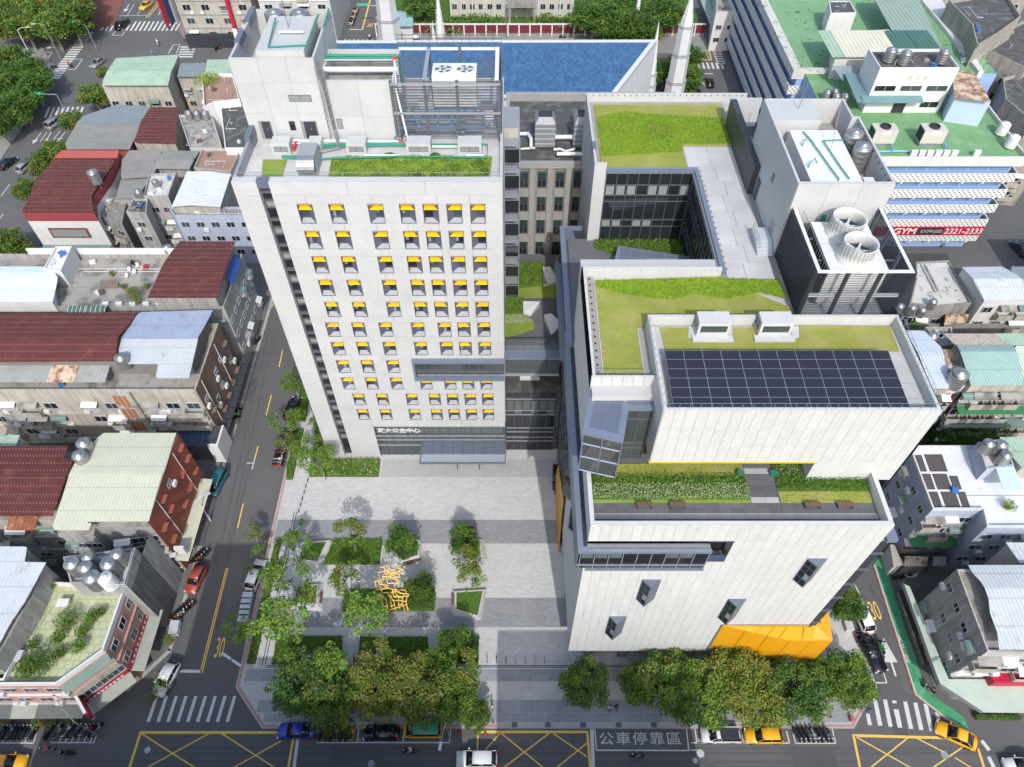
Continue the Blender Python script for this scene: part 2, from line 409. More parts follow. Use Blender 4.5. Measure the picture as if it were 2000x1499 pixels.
# ================================================================ GROUND,ROADS,PAVEMENTS
g = MB(); g.quad((-1600,-1500,0),(1600,-1500,0),(1600,2500,0),(-1600,2500,0)); struct('asphalt_road',g,asphalt)
def sheet(name,poly,z,m,parent=None,kind='structure'):
 mb = MB(); mb.add([(x,y,z) for x,y in poly],[tuple(range(len(poly)))])
 return part(name,mb,m,parent) if parent else struct(name,mb,m,kind)
BLOCK = [(-34.3,230),(-34.3,27),(-30,22.25),(41,22.25),(45.3,27.1),(44.6,34.5),(44.6,128),(-17,128),(-34.3,128)]
BLOCK = [(-34.3,128),(-34.3,27),(-30,22.25),(41,22.25),(45.3,27.1),(44.6,34.5),(44.6,128)]
pv = MB(); pv.prism(BLOCK,-.2,.12); plaza = struct('plaza_pavement',pv,pave_light)
kb = MB(); kb.ring(BLOCK,.55,-.1,.135); struct('kerb',kb,curbm)
rl = MB(); pts = inset(BLOCK,.3)
for a,b in ((pts[0],pts[1]),(pts[1],pts[2]),(pts[2],(-2,pts[2][1])),((34,pts[2][1]),pts[3]),(pts[3],pts[4])):
 d = (Vector(b) - Vector(a)).normalized(); n = Vector((-d.y,d.x)) * .06
 rl.add([(a[0] - n.x,a[1] - n.y,.141),(b[0] - n.x,b[1] - n.y,.141),(b[0] + n.x,b[1] + n.y,.141),(a[0] + n.x,a[1] + n.y,.141)],[(0,1,2,3)])
struct('red_kerb_line',rl,redline)
Yp = lambda y: P(1000,y,.12)[1]
def band(y0,y1,x0,x1,m=pave_dark,z=.127):
 Y0,Y1 = Yp(y1),Yp(y0); mb = MB(); mb.add([(x0,Y0,z),(x1,Y0,z),(x1,Y1,z),(x0,Y1,z)],[(0,1,2,3)]); struct('dark_paving_band',mb,m)
band(1015.7,1062,-33.7,7.4); band(1168,1225.5,-33.7,7.4); band(898,932,-19.7,7.4,M_('mid_pavers',(.36,.365,.37),.85,.12,.4,.14,5))
# front pavement slabs,lying in rows between the drain line and the kerb
sw = thing('front_pavement','','',kind='structure')
rows = [(1412,1392,'d'),(1392,1367,'d'),(1367,1349,'l'),(1349,1331,'l'),(1331,1319,'d'),(1319,1307,'d')]
slab_me = {}
for (ya,yb,k) in rows:
 Y0,Y1 = Yp(ya),Yp(yb); w = 2.0; me = MB().box(0,0,0,1,1,.012).mesh('paving_slab',slab_l if k == 'l' else slab_d)
 x0 = -33.4 if Y0 > 26.5 else -33.4 + (26.5 - Y0) * .95
 x = x0 + random.uniform(-.5,0) * 0
 xl = 44.0 if Y0 > 26 else 41.5
 while x < xl - .2:
  xe = min(x + w,xl)
  o = bpy.data.objects.new('paving_slab',me); col.objects.link(o); o.parent = sw
  o.location = (x,Y0 + .02,.121); o.scale = (xe - x - .03,Y1 - Y0 - .035,1); x = xe
dr = MB()
for y in (1300.5,1303.5): Y = Yp(y); dr.box(-31,Y - .05,.12,43,Y + .05,.131)
dr.box(-31.6,Yp(1300),.12,-31.5,Yp(1000),.131); dr.box(-31.25,Yp(1300),.12,-31.15,Yp(1000),.131)
Xd = P(1622,1300)[0]; dr.box(Xd,Yp(1300),.12,Xd + .07,Yp(1265),.131); dr.box(Xd + .5,Yp(1300),.12,Xd + .57,Yp(1265),.131)
struct('drain_channel',dr,dkm)
# manhole covers and kerb gratings
for (x,y,r,m) in ((725,1492,.4,slab_d),(502 - 0,720,.3,asphalt_dark),(470,912,.3,asphalt_dark),(1368,1472,.45,pave_light),(1358,1486,.3,pave_light),(1845,1475,.45,slab_d),(288,1465,.35,pave_light),(372,1481,.35,asphalt_dark)):
 X,Y = P(x,y); b = MB(); b.lathe(X,Y,[(r,.001),(r,.012)],20); struct('manhole_cover',b,m)
for x in (1005,1070,1139,1208,1277):
 X,Y = P(x,1417); b = MB(); b.box(X - .35,22.38,.13,X + .35,22.95,.145); struct('kerb_grating',b,dkgrey)
# west side city ground
def city(px,m=wdk,z0=0.1): mb = MB(); mb.prism(px,-.2,z0); struct('city_block_ground',mb,m)
lg = M_('alley_concrete',(.15,.148,.14),.92,.14,.3,.12,4,c2=(.115,.112,.105),c2s=.5,c2w=(.4,.65))
city([(-150,26.4),(-47.5,26.4),(-43.5,31.5),(-43.5,62.5),(-150,62.5)],lg)
city([(-82,64),(-43.5,64),(-43.5,120),(-62,120)],lg)
city([(54,95.1),(84,95.1),(84,107.5),(54,107.5)],M_('dark_yard',(.06,.06,.06),.9,.2,.3,.12,4)); city([(52.3,27),(58,23.6),(200,23.6),(200,95),(52.3,95)],lg)
for pts in ([(-43.5,31.5),(-43.5,100)],[(-47.5,26.4),(-43.5,31.5)]):
 b = MB(); (x0,y0),(x1,y1) = pts; d = (Vector(pts[1]) - Vector(pts[0])).normalized(); n = Vector((-d.y,d.x)) * .5
 b.add([(x0 + n.x,y0 + n.y,.1),(x0,y0,.1),(x1,y1,.1),(x1 + n.x,y1 + n.y,.1),(x0 + n.x,y0 + n.y,.13),(x0,y0,.13),(x1,y1,.13),(x1 + n.x,y1 + n.y,.13)],[(4,5,6,7),(1,2,6,5),(0,3,7,4)])
 struct('kerb',b,curbm)
# ---------------------------------------------------------------- road markings (painted sheets,4 mm apart)
def stroke(mb,a,b,w,z=.005):
 a,b = Vector(a),Vector(b); d = (b - a); d.normalize(); n = Vector((-d.y,d.x)) * w / 2
 mb.add([(a.x - n.x,a.y - n.y,z),(b.x - n.x,b.y - n.y,z),(b.x + n.x,b.y + n.y,z),(a.x + n.x,a.y + n.y,z)],[(0,1,2,3)])
def lines(name,segs,w,m,z=.005,parent=None):
 mb = MB()
 for a,b in segs: stroke(mb,P(*a),P(*b),w,z)
 return part(name,mb,m,parent) if parent else struct(name,mb,m)
def crosswalk(quads,zz=.008):
 r = thing('zebra_crossing','','',kind='structure')
 for q in quads:
  mb = MB(); mb.add([(x,y,zz) for x,y in PL(q)],[(0,1,2,3)]); part('stripe',mb,whitepaint,r)
Z2 = lambda x,y: (x * .2662,1100 + y * .2662)
crosswalk([[Z2(1140 + 71.5 * i,976),Z2(1162 + 71.5 * i,976),Z2(1100 + 72.5 * i,1166),Z2(1075 + 72.5 * i,1166)] for i in range(9)])
Z8 = lambda x,y: (1450 + x * .29956,1050 + y * .29956)
qs = []
for i in range(6):
 xt = 850 + i * 66; xb = 890 + i * 67; yt = 1050 + i * 7
 if i == 2: qs.append([Z8(976,1064),Z8(1003,1064),Z8(1007,1082),Z8(980,1082)]); qs.append([Z8(985,1120),Z8(1018,1122),Z8(1043,1242),Z8(1013,1240)]); continue
 qs.append([Z8(xt,yt),Z8(xt + 26,yt),Z8(xb + 23,1228 + i * 7),Z8(xb - 5,1228 + i * 7)])
qs.append([Z8(805,1150),Z8(828,1150),Z8(845,1224),Z8(818,1224)]); qs.append([Z8(1255,1140),Z8(1278,1140),Z8(1294,1190),Z8(1270,1190)])
crosswalk(qs)
Z7b = lambda x,y: (x * .2,y * .2)
crosswalk([[Z7b(1060 + 43.5 * i - (26 if i < 3 else 0),212),Z7b(1078 + 43.5 * i - (26 if i < 3 else 0),212),Z7b(1022 + 43.8 * i - (26 if i < 3 else 0),303),Z7b(1003 + 43.8 * i - (26 if i < 3 else 0),303)] for i in range(17)])
crosswalk([[Z7b(805 - 17.2 * i,318 + 23 * i),Z7b(918 - 17.2 * i,318 + 23 * i),Z7b(912 - 17.2 * i,330 + 23.2 * i),Z7b(795 - 17.2 * i,330 + 23.2 * i)] for i in range(20)])
crosswalk([[Z7b(1770 - 8 * i,455 + 24 * i),Z7b(1915 - 8 * i,455 + 24 * i),Z7b(1910 - 8 * i,467 + 24 * i),Z7b(1762 - 8 * i,467 + 24 * i)] for i in range(5)])
Z8b = lambda x,y: (650 + x * .2,y * .2)
crosswalk([[Z8b(112 + 43.5 * i,388),Z8b(130 + 43.5 * i,388),Z8b(120 + 43.5 * i,438),Z8b(100 + 43.5 * i,438)] for i in range(9)])
Z1 = lambda x,y: (x * .33356,y * .33356)
crosswalk([[Z1(283 + 28 * i,628),Z1(296 + 28 * i,628),Z1(272 + 28 * i,690),Z1(258 + 28 * i,690)] for i in range(8)])
Z3 = lambda x,y: (900 + x * .30015,y * .30015)
crosswalk([[Z3(1460 + 28 * i,240),Z3(1472 + 28 * i,240),Z3(1488 + 28 * i,278),Z3(1474 + 28 * i,278)] for i in range(5)])
crosswalk([[Z3(1505 + 30 * i,408),Z3(1518 + 30 * i,408),Z3(1534 + 30 * i,450),Z3(1518 + 30 * i,450)] for i in range(7)])
crosswalk([[Z3(1624 + 5 * i,290 + 15 * i),Z3(1680 + 5 * i,290 + 15 * i),Z3(1682 + 5 * i,297 + 15 * i),Z3(1627 + 5 * i,297 + 15 * i)] for i in range(9)])
crosswalk([[Z3(1312 + 3 * i,290 + 14 * i),Z3(1385 + 3 * i,290 + 14 * i),Z3(1386 + 3 * i,296 + 14 * i),Z3(1315 + 3 * i,296 + 14 * i)] for i in range(4)])
# yellow box junctions
def ybox(segs,w=.17): 
 r = thing('yellow_box_marking','','',kind='structure')
 for i,(a,b,ww) in enumerate(segs):
  mb = MB(); stroke(mb,P(*a),P(*b),ww,.005 + .004 * (i % 3)); part('stripe',mb,yellowpaint,r)
ybox([((272,1431),(585,1431),.3),((275,1430),(240,1540),.3),((574,1437),(556,1540),.28),((276,1433),(400,1512),.15),((412,1431),(250,1520),.15),((430,1431),(560,1515),.15),((550,1447),(420,1520),.15)])
ybox([((930,1430),(1148,1430),.3),((1147,1429),(1156,1540),.28),((934,1431),(932,1470),.2),((978,1431),(900,1520),.15),((978,1432),(1080,1515),.15),((1075,1431),(970,1510),.15),((1078,1431),(1146,1478),.15),((1146,1452),(1075,1510),.15)])
ybox([((1665,1437),(1895,1443),.3),((1667,1437),(1688,1540),.28),((1910,1462),(1935,1540),.28),((1669,1438),(1800,1512),.15),((1775,1440),(1690,1508),.15),((1788,1441),(1845,1470),.15),((1865,1480),(1910,1508),.15),((1880,1460),(1800,1515),.15)])
ybox([(Z3(1465,290),Z3(1605,290),.3),(Z3(1605,290),Z3(1632,392),.3),(Z3(1632,392),Z3(1490,392),.3)] + [(Z3(1465 + 35 * i,290),Z3(1500 + 40 * i,392),.18) for i in range(4)] + [(Z3(1500 + 35 * i,290),Z3(1475 + 30 * i,350),.18) for i in range(4)])
# white lines and bay markings
W_ = .12
lines('stop_line',[((347,1311),(393,1312)),((583,1432),(568,1545))],.38,whitepaint)
lines('stop_line',[((1156,1424),(1160,1545))],.42,whitepaint)
lines('stop_line',[(Z3(1502,478),Z3(1640,482)),(Z8b(165,290),Z8b(290,290))],.4,whitepaint)
lines('double_centre_line',[((442,1110),(391,1314)),((445,1110),(395,1314))],.14,yellowpaint)
for a,b in (((552,684),(545,717)),((530,772),(520,811)),((504,872),(498,895)),((475,984),(464,1032)),((535,592),(530,602)),((560,640),(558,648))):
 lines('yellow_lane_dash',[(a,b)],.17,yellowpaint)
lines('bay_marking',[((498,895),(492,917)),((482,905),(497,905))],.14,whitepaint)
for k in range(8):
 x,y = 5 + 0 * k,0
lines('white_lane_dash',[(Z1(58,1080),Z1(5,1150)),(Z1(137,1080),Z1(92,1145)),(Z1(18,1255),Z1(0,1280)),(Z1(275,775),Z1(235,830)),(Z1(350,770),Z1(310,825)),(Z7b(1630,90),Z7b(1590,155)),(Z7b(1735,95),Z7b(1700,155)),(Z7b(1310,42),Z7b(1245,150)),(Z7b(1395,40),Z7b(1345,145))],.15,whitepaint)
lines('white_lane_line',[(Z7b(1125,158),Z7b(1440,150)),(Z7b(0,380),Z7b(330,380)),(Z7b(480,385),Z7b(690,385)),(Z7b(490,411),Z7b(665,411)),(Z7b(495,438),Z7b(640,438)),(Z7b(360,510),Z7b(500,510)),(Z7b(360,565),Z7b(445,565)),(Z7b(0,340),Z7b(330,337))],.2,whitepaint)
lines('white_lane_line',[(Z7b(510,515),Z7b(415,640)),(Z7b(1095,348),Z7b(1195,348)),(Z7b(1095,348),Z7b(1125,310)),(Z7b(1195,348),Z7b(1215,312)),(Z7b(655,680),Z7b(735,680)),(Z7b(735,680),Z7b(805,580)),(Z7b(805,580),Z7b(730,580)),(Z7b(1645,525),Z7b(1695,437)),(Z7b(1695,437),Z7b(1760,437)),(Z7b(1760,437),Z7b(1720,525))],.2,whitepaint)
lines('yellow_median_line',[(Z7b(1590,0),Z7b(1445,175)),(Z7b(1560,0),Z7b(1425,175))],.2,yellowpaint)
lines('yellow_median_line',[(Z8b(370,0),Z8b(292,290)),(Z8b(362,0),Z8b(284,290)),(Z8b(115,462),Z8b(435,462))],.2,yellowpaint)
def bay(pts,w=.13,m=whitepaint,nm='bay_marking',close=False):
 segs = list(zip(pts[:-1],pts[1:])) + ([(pts[-1],pts[0])] if close else []); lines(nm,segs,w,m)
Z5 = lambda x,y: (450 + x * .275,1200 + y * .275)
bay([Z5(625,815),Z5(615,912),Z5(1556,912),Z5(1566,800)]); bay([Z5(912,812),Z5(902,912)]); bay([Z5(1225,870),Z5(1228,912)])
for k in range(5): bay([Z5(660 + 47 * k,880),Z5(655 + 47 * k,910)],.12)
Z7 = lambda x,y: (950 + x * .2795,1080 + y * .2795)
bay([Z7(757,1215),Z7(770,1380),Z7(1415,1382),Z7(1392,1185)],.15); bay([Z7(1455,1215),Z7(1472,1326),Z7(1960,1326),],.15); bay([Z7(1790,1270),Z7(1795,1322)]); bay([Z7(1470,1380),Z7(1425,1380)])
Z8c = lambda x,y: (1350 + x * .2001,1180 + y * .2001)
bay([Z8c(0,1355),Z8c(960,1358),Z8c(930,1240)],.14); bay([Z8c(995,1270),Z8c(1020,1360),Z8c(1410,1360),Z8c(1375,1215)],.13)
for k in range(7): bay([Z8c(1075 + 48 * k,1335),Z8c(1085 + 48 * k,1360)],.1)
bay([Z8(735,312),Z8(790,420)],.14); bay([Z8(745,612),Z8(835,614)],.13); bay([Z8(820,595),Z8(838,640)],.13); bay([Z8(915,870),Z8(942,948),Z8(860,948)],.15)
bay([Z2(0,1320),Z2(245,1322),Z2(270,1240)],.13); bay([Z2(370,1318),Z2(690,1318),Z2(710,1258)],.13)
for k in range(6): bay([Z2(450 + 46 * k,1270),Z2(430 + 46 * k,1318)],.12); 
for k in range(4): bay([Z2(30 + 55 * k,1285),Z2(15 + 55 * k,1322)],.1)
bay([(1745,1170 + 0),(1745,1170)],.1) if False else None
bay([Z8(1560,1325),Z8(1610,1388)],.45); bay([Z8(1605,1430),Z8(1645,1510)],.45)
def arrow(tail,head,w=.2,hw=.55,hl=1.4):
 a,b = Vector(P(*tail)),Vector(P(*head)); d = (b - a).normalized(); n = Vector((-d.y,d.x)); mb = MB(); stroke(mb,a,b - d * hl,w)
 c = b - d * hl; mb.add([(c.x - n.x * hw,c.y - n.y * hw,.005),(b.x,b.y,.005),(c.x + n.x * hw,c.y + n.y * hw,.005)],[(0,1,2)]); struct('road_arrow',mb,whitepaint)
arrow(Z8(1000,905),Z8(918,650),.24,.8,3.2)
arrow(Z7b(1545,150),Z7b(1590,70),.25,.7,1.8); arrow(Z7b(1655,150),Z7b(1695,75),.25,.7,1.8); arrow(Z7b(1260,45),Z7b(1215,120),.25,.7,1.8)
arrow(Z1(240,780),Z1(190,845),.2,.6,1.6); arrow(Z1(300,775),Z1(262,840),.2,.6,1.6); arrow(Z1(380,775),Z1(335,835),.2,.6,1.6); arrow(Z3(1490,210),Z3(1482,165),.22,.5,1.3)
arrow(Z3(1590,560),Z3(1570,535),.2,.5,1)
arrow(Z7b(560,460),Z7b(430,472),.2,.6,1.6); arrow(Z3(1795,320),Z3(1700,312),.2,.6,1.3)
# green walkway with its white and red edge
gw = [Z8(895,120),Z8(935,215),Z8(1000,400),Z8(1060,590),Z8(1120,760),Z8(1170,930),Z8(1240,1030),Z8(1440,1175),Z8(1480,1265),Z8(1320,1185),Z8(1120,1025),Z8(1000,650),Z8(850,180)]
gm = MB(); gm.prism(PL(gw),-.05,.12); struct('green_walkway',gm,greenpaint)
gx = [Z8(850,180),Z8(1000,650),Z8(1120,1025),Z8(1320,1185),Z8(1480,1275)]
for off,m in ((-.02,redline),(-.2,whitepaint)):
 mb = MB()
 for a,b in zip(gx[:-1],gx[1:]):
  A,B = Vector(P(*a)),Vector(P(*b)); d = (B - A).normalized(); n = Vector((d.y,-d.x)) * off if False else Vector((-1,0)) * -off
  stroke(mb,A - n,B - n,.13,.126)
 struct('walkway_edge_line',mb,m)
gwn = MB(); gwn.prism(PL([Z3(1478,0),Z3(1505,0),Z3(1572,205),Z3(1555,235)]),-.05,.03); struct('green_walkway',gwn,greenpaint)
sheet('white_edge_line',PL([Z3(1474,0),Z3(1478,0),Z3(1558,237),Z3(1552,237)]),.006,whitepaint)
# lettering painted on the road
def rtext(name,txt,c,size,rz=0,sx=1,sy=1,m=whitepaint,z=.006,extr=0,bold=0,parent=None,rot=None,loc=None,space=1.0):
 cu = bpy.data.curves.new(name,'FONT'); cu.body = txt; cu.size = size; cu.align_x = 'CENTER'; cu.align_y = 'CENTER'; cu.extrude = extr; cu.offset = bold; cu.space_character = space
 o = bpy.data.objects.new(name + '_tmp',cu); col.objects.link(o); bpy.context.view_layer.update()
 me = bpy.data.meshes.new_from_object(o.evaluated_get(bpy.context.evaluated_depsgraph_get())); col.objects.unlink(o); bpy.data.objects.remove(o)
 n = bpy.data.objects.new(name,me); me.materials.clear(); me.materials.append(m); col.objects.link(n); n.parent = parent
 off = top_of(parent).location if parent else Vector((0,0,0))
 n.location = Vector(loc if loc else (c[0],c[1],z)) - off; n.rotation_euler = rot if rot else (0,0,rz); n.scale = (sx,sy,1)
 if not parent: n['kind'] = 'structure'
 return n
rtext('speed_number','30',P(429,1267),1.9,R(2),.62,1.9,yellowpaint,bold=.0)
rtext('speed_number','30',P(1709,1195),1.9,R(4),.72,1.9,yellowpaint)
rtext('speed_number','30',P(722,50),1.9,0,.9,1.5,yellowpaint)
for i,ch in enumerate('公車停靠區'):
 rtext('bus_stop_lettering',ch,P(950 + (838 + 118 * i) * .2795,1080 + 1305 * .2795),1.45,0,1.3,1.05,whitepaint)
for i,(ch,x,y) in enumerate((('人',1028,668),('行',1050,730),('道',1072,795))): rtext('walkway_lettering',ch,P(*Z8(x,y)),.95,R(8),1,1.3,whitepaint,z=.128)
rtext('bay_number','31',P(*Z5(915,895)),.55,0,1,.9,whitepaint); rtext('bay_number','28',P(*Z7(1490,1310)),.55); rtext('bay_number','27',P(*Z7(1808,1315)),.55)
# ---------------------------------------------------------------- beds and raised planters on the plaza
Z4 = lambda x,y: (450 + x * .275,1000 + y * .275)
ld = leafmat('dark_green_leaf',(.065,.14,.026)); lm = leafmat('mid_green_leaf',(.125,.205,.032)); lf_lt = leafmat('light_green_leaf',(.17,.27,.04))
lf_young = leafmat('fresh_green_leaf',(.17,.30,.05)); lf_olive = leafmat('olive_leaf',(.22,.235,.05)); lf_yel = leafmat('yellowing_leaf',(.27,.27,.06)); lf_lime = leafmat('lime_groundcover',(.23,.36,.022))
lf_pale = leafmat('pale_variegated_leaf',(.33,.38,.22)); lf_blue = leafmat('cool_green_leaf',(.085,.165,.06))
def hedgebed(px,h,mats,label,step=.2,size=.16,seed=1,turf=None,cat='hedge'):
 poly = PL(px,.15); root = thing('hedge' if turf is None else 'garden_bed',label,cat,(sum(p[0] for p in poly) / len(poly),sum(p[1] for p in poly) / len(poly),.12))
 mb = MB(); mb.prism(poly,.12,.2); part('soil',mb,soil if turf is None else turf,root)
 bed('foliage',poly,.15,h,step,size,mats,seed,2,root,box=turf is None); return root
hm = [ld,lm,lf_lt]
hedgebed([Z4(735,195),Z4(1080,195),Z4(1060,375),Z4(660,375)],.35,[turfd,ld,lm,lf_lt],'low green bed with a pale branching tree, north-west on the plaza',seed=2,cat='garden bed')
hedgebed([Z4(810,552),Z4(1455,547),Z4(1450,705),Z4(800,710)],.35,[turfd,ld,ld,lm],'dark green bed under the yellow line sculpture',seed=3,cat='garden bed')
hedgebed([Z4(330,885),Z4(795,885),Z4(790,1085),Z4(300,1085)],.5,[turfd,ld,lm,lf_olive],'wide dark hedge bed at the plaza\'s south-west corner',seed=4,cat='garden bed')
hedgebed([Z4(1120,890),Z4(1400,888),Z4(1405,1090),Z4(1060,1090)],.45,[turfd,ld,lm,lf_lt],'dark green bed right of the southern concrete planter',seed=5,cat='garden bed')
hedgebed([Z4(1480,882),Z4(1765,882),Z4(1760,1080),Z4(1480,1080)],.45,[turfd,ld,lm],'square dark bed nearest the open paving on the south side',seed=6,cat='garden bed')
hedgebed([Z4(325,200),Z4(365,200),Z4(180,1080),Z4(118,1080)],.6,[turfd,ld,lm,lf_olive],'long clipped kerbside hedge along the plaza\'s west edge',seed=7)
hedgebed([Z5(382,600),Z5(1760,575),Z5(1758,680),Z5(382,680)],.25,[turf2,lm,lf_lt],'grass strip under the big street trees by the front kerb',seed=8,cat='garden bed')
Z3b = lambda x,y: (450 + x * .275,700 + y * .275)
hedgebed([Z3b(560,843),Z3b(1053,843),Z3b(1066,722),Z3b(700,724),Z3b(640,560),Z3b(600,560)],.6,[turfd,lm,lf_lt,lf_pale],'flowering hedge bed wrapped round the foot of the left tower',seed=9)
hedgebed([Z3b(398,865),Z3b(443,862),Z3b(522,510),Z3b(470,510),Z3b(400,780)],.6,[turfd,lm,lf_lt],'kerbside hedge left of the tower path, south section',seed=10)
hedgebed([Z3b(480,450),Z3b(535,450),Z3b(575,200),Z3b(520,200)],.6,[turfd,lm,lf_lt],'kerbside hedge left of the tower path, north section',seed=11)
hedgebed([Z3b(610,640),Z3b(660,640),Z3b(600,200),Z3b(570,200)],.5,[turfd,lm,lf_lt],'narrow hedge between the tower wall and the side path',seed=12)
rimc = M_('planter_concrete',(.44,.44,.43),.8,.08,.8,.05,6)
def planter(outer,inner,label,bench=None,h=.55):
 O = PL(outer,.12); I = PL(inner,h + .12); cx = sum(p[0] for p in O) / len(O); cy = sum(p[1] for p in O) / len(O)
 r = thing('concrete_planter',label,'planter',(cx,cy,.12)); n = len(O); mb = MB()
 I2 = inset(I if _ccw(I) else I[::-1],-.16); 
 if not _ccw(O): O = O[::-1]
 # match starting corners
 k = min(range(len(I2)),key=lambda i: (I2[i][0] - O[0][0]) ** 2 + (I2[i][1] - O[0][1]) ** 2); I2 = I2[k:] + I2[:k]; Ic = inset(I2,.16)
 vs = [(x,y,.12) for x,y in O] + [(x,y,h + .12) for x,y in I2] + [(x,y,h + .12) for x,y in Ic] + [(x,y,h) for x,y in Ic]
 for i in range(n):
  j = (i + 1) % n; mb.f += [(i,j,n + j,n + i),(n + i,n + j,2 * n + j,2 * n + i),(2 * n + i,2 * n + j,3 * n + j,3 * n + i)]; mb.m += [0,0,0]
 mb.v += vs; part('rim',mb,rimc,r)
 t = MB(); t.prism(inset(Ic,.01),.3,h + .02); part('turf',t,turf2 if len(label) % 2 else turfd,r)
 bed('grass',Ic,h,.08,.13,.07,[turf2,lm,lf_lt],5,1,r,box=False)
 if bench:
  B = PL(bench,.45); s = MB(); s.prism(B,.42,.48); bo = part('bench',s,wood,r)
  for k in range(2): b = MB(); q = inset(B if _ccw(B) else B[::-1],.08); a,c = q[0 + 2 * k],q[1 + 2 * k]; b.add([(a[0],a[1],.12),(c[0],c[1],.12),(c[0],c[1],.42),(a[0],a[1],.42)],[(0,1,2,3)]); part('leg',b,dkm,bo)
planter([Z4(490,215),Z4(738,200),Z4(645,395),Z4(490,365)],[Z4(512,225),Z4(685,210),Z4(615,350),Z4(490,335)],'four-sided concrete planter at the plaza\'s north-west corner')
planter([Z4(1140,200),Z4(1358,195),Z4(1358,358),Z4(1215,390)],[Z4(1165,215),Z4(1330,205),Z4(1330,305),Z4(1215,335)],'concrete planter with dark bench behind the yellow sculpture',[Z4(1222,355),Z4(1350,325),Z4(1352,348),Z4(1225,385)])
planter([Z4(1585,200),Z4(1800,195),Z4(1830,362),Z4(1640,350)],[Z4(1620,215),Z4(1765,203),Z4(1780,308),Z4(1665,330)],'north-easternmost concrete planter, with a dense round tree')
planter([Z4(430,690),Z4(460,515),Z4(662,510),Z4(655,708)],[Z4(445,640),Z4(480,530),Z4(615,520),Z4(605,650)],'concrete planter with bench on its right side, west of the long bed',[Z4(618,570),Z4(655,570),Z4(650,650),Z4(615,650)])
planter([Z4(1575,548),Z4(1822,542),Z4(1782,772),Z4(1580,735)],[Z4(1605,572),Z4(1792,560),Z4(1755,735),Z4(1605,690)],'five-sided concrete planter east of the yellow sculpture',[Z4(1568,580),Z4(1592,580),Z4(1594,660),Z4(1570,662)])
planter([Z4(885,870),Z4(1115,872),Z4(1042,1050),Z4(870,1050)],[Z4(920,882),Z4(1080,888),Z4(1030,1012),Z4(905,1018)],'concrete planter in the middle of the southern row of beds',[Z4(875,1030),Z4(1020,1030),Z4(1020,1060),Z4(872,1060)])
planter([Z5(1640,448),Z5(1760,448),Z5(1762,590),Z5(1640,590)],[Z5(1650,455),Z5(1748,455),Z5(1750,575),Z5(1650,575)],'small planter with pale rim at the edge of the big street trees')
# bollard posts on the plaza edge
for k,x in enumerate((1825,1892,1958)): 
 X,Y = P(*Z4(x,1060),.12); b = MB(); b.box(X - .04,Y - .35,.12,X + .04,Y - .27,.9); b.box(X - .04,Y + .27,.12,X + .04,Y + .35,.9); b.box(X - .04,Y - .35,.84,X + .04,Y + .35,.9)
 solo('cycle_stand',b,steel,('slim steel cycle stand on the plaza, leftmost of three beside the square bed','slim steel cycle stand on the plaza, middle of three beside the square bed','slim steel cycle stand on the plaza, rightmost of three beside the square bed')[k],'cycle stand','cycle stands on the plaza edge')
for k,x in enumerate((5,72,138,205,272,338,405)):
 X,Y = P(950 + x * .2795,1080 + 755 * .2795,.12)
 if k < 1: continue
 b = MB(); b.box(X - .04,Y - .35,.12,X + .04,Y - .27,.9); b.box(X - .04,Y + .27,.12,X + .04,Y + .35,.9); b.box(X - .04,Y - .35,.84,X + .04,Y + .35,.9)
 solo('cycle_stand',b,steel,'slim steel cycle stand, %s from the left in the row before the white building' % ['first','second','third','fourth','fifth','sixth'][k - 1],'cycle stand','cycle stands on the plaza edge')

for i,(a,w_,h_,r_) in enumerate((((520,610),1.6,3.0,0),((492,760),1.2,5,0),((700,1475),6,1.8,0),((1250,1455),9,1.1,0),((1590,1480),5,2.4,0),((1745,1405),1.5,5,.3),((1760,1300),1.1,7,0),((1000,1470),4,2,0),((425,1200),1.4,4,0))):
 X,Y = P(*a); b = MB(); b.cbox(X,Y,.002,w_,h_,.003,r_); struct('asphalt_patch',b,asphalt_dark if i % 3 else M_('asphalt_worn',(.115,.114,.116),.92,.1,.4,.12,9))

ck = MB(); rg_ = random.Random(5)
for (x,y,a,n_) in ((1000,1480,0,9),(700,1465,.1,8),(350,1440,.05,10),(1300,1462,0,8),(1800,1450,.1,8),(500,850,1.4,9),(420,1150,1.45,9),(525,700,1.4,7),(1740,1250,1.5,8),(230,100,.9,8),(150,200,1.2,9),(60,400,1.1,8),(1960,480,1.2,6),(1120,1475,1.5,5)):
 p = Vector(P(x,y)); 
 for k in range(n_): q_ = p + Vector((math.cos(a),math.sin(a))) * rg_.uniform(.5,1.3); stroke(ck,p,q_,.045,.0032); p = q_; a += rg_.uniform(-.45,.45)
o = struct('asphalt_crack',ck,M_('crack_dark',(.035,.035,.037),.95),'stuff')
ty = MB()
for (x0,y0,x1,y1) in ((300,1462,1990,1462),(300,1472,1990,1472),(150,1488,1700,1489),(150,1499,1700,1499),(522,660,432,1060),(532,660,446,1060),(490,900,395,1300),(1745,1330,1700,1140),(60,330,130,220),(75,332,143,222)): stroke(ty,P(x0,y0),P(x1,y1),.34,.0018)
struct('tyre_track',ty,M_('worn_tyre_track',(.09,.089,.092),.8,.1,.5,.12,6),'stuff')
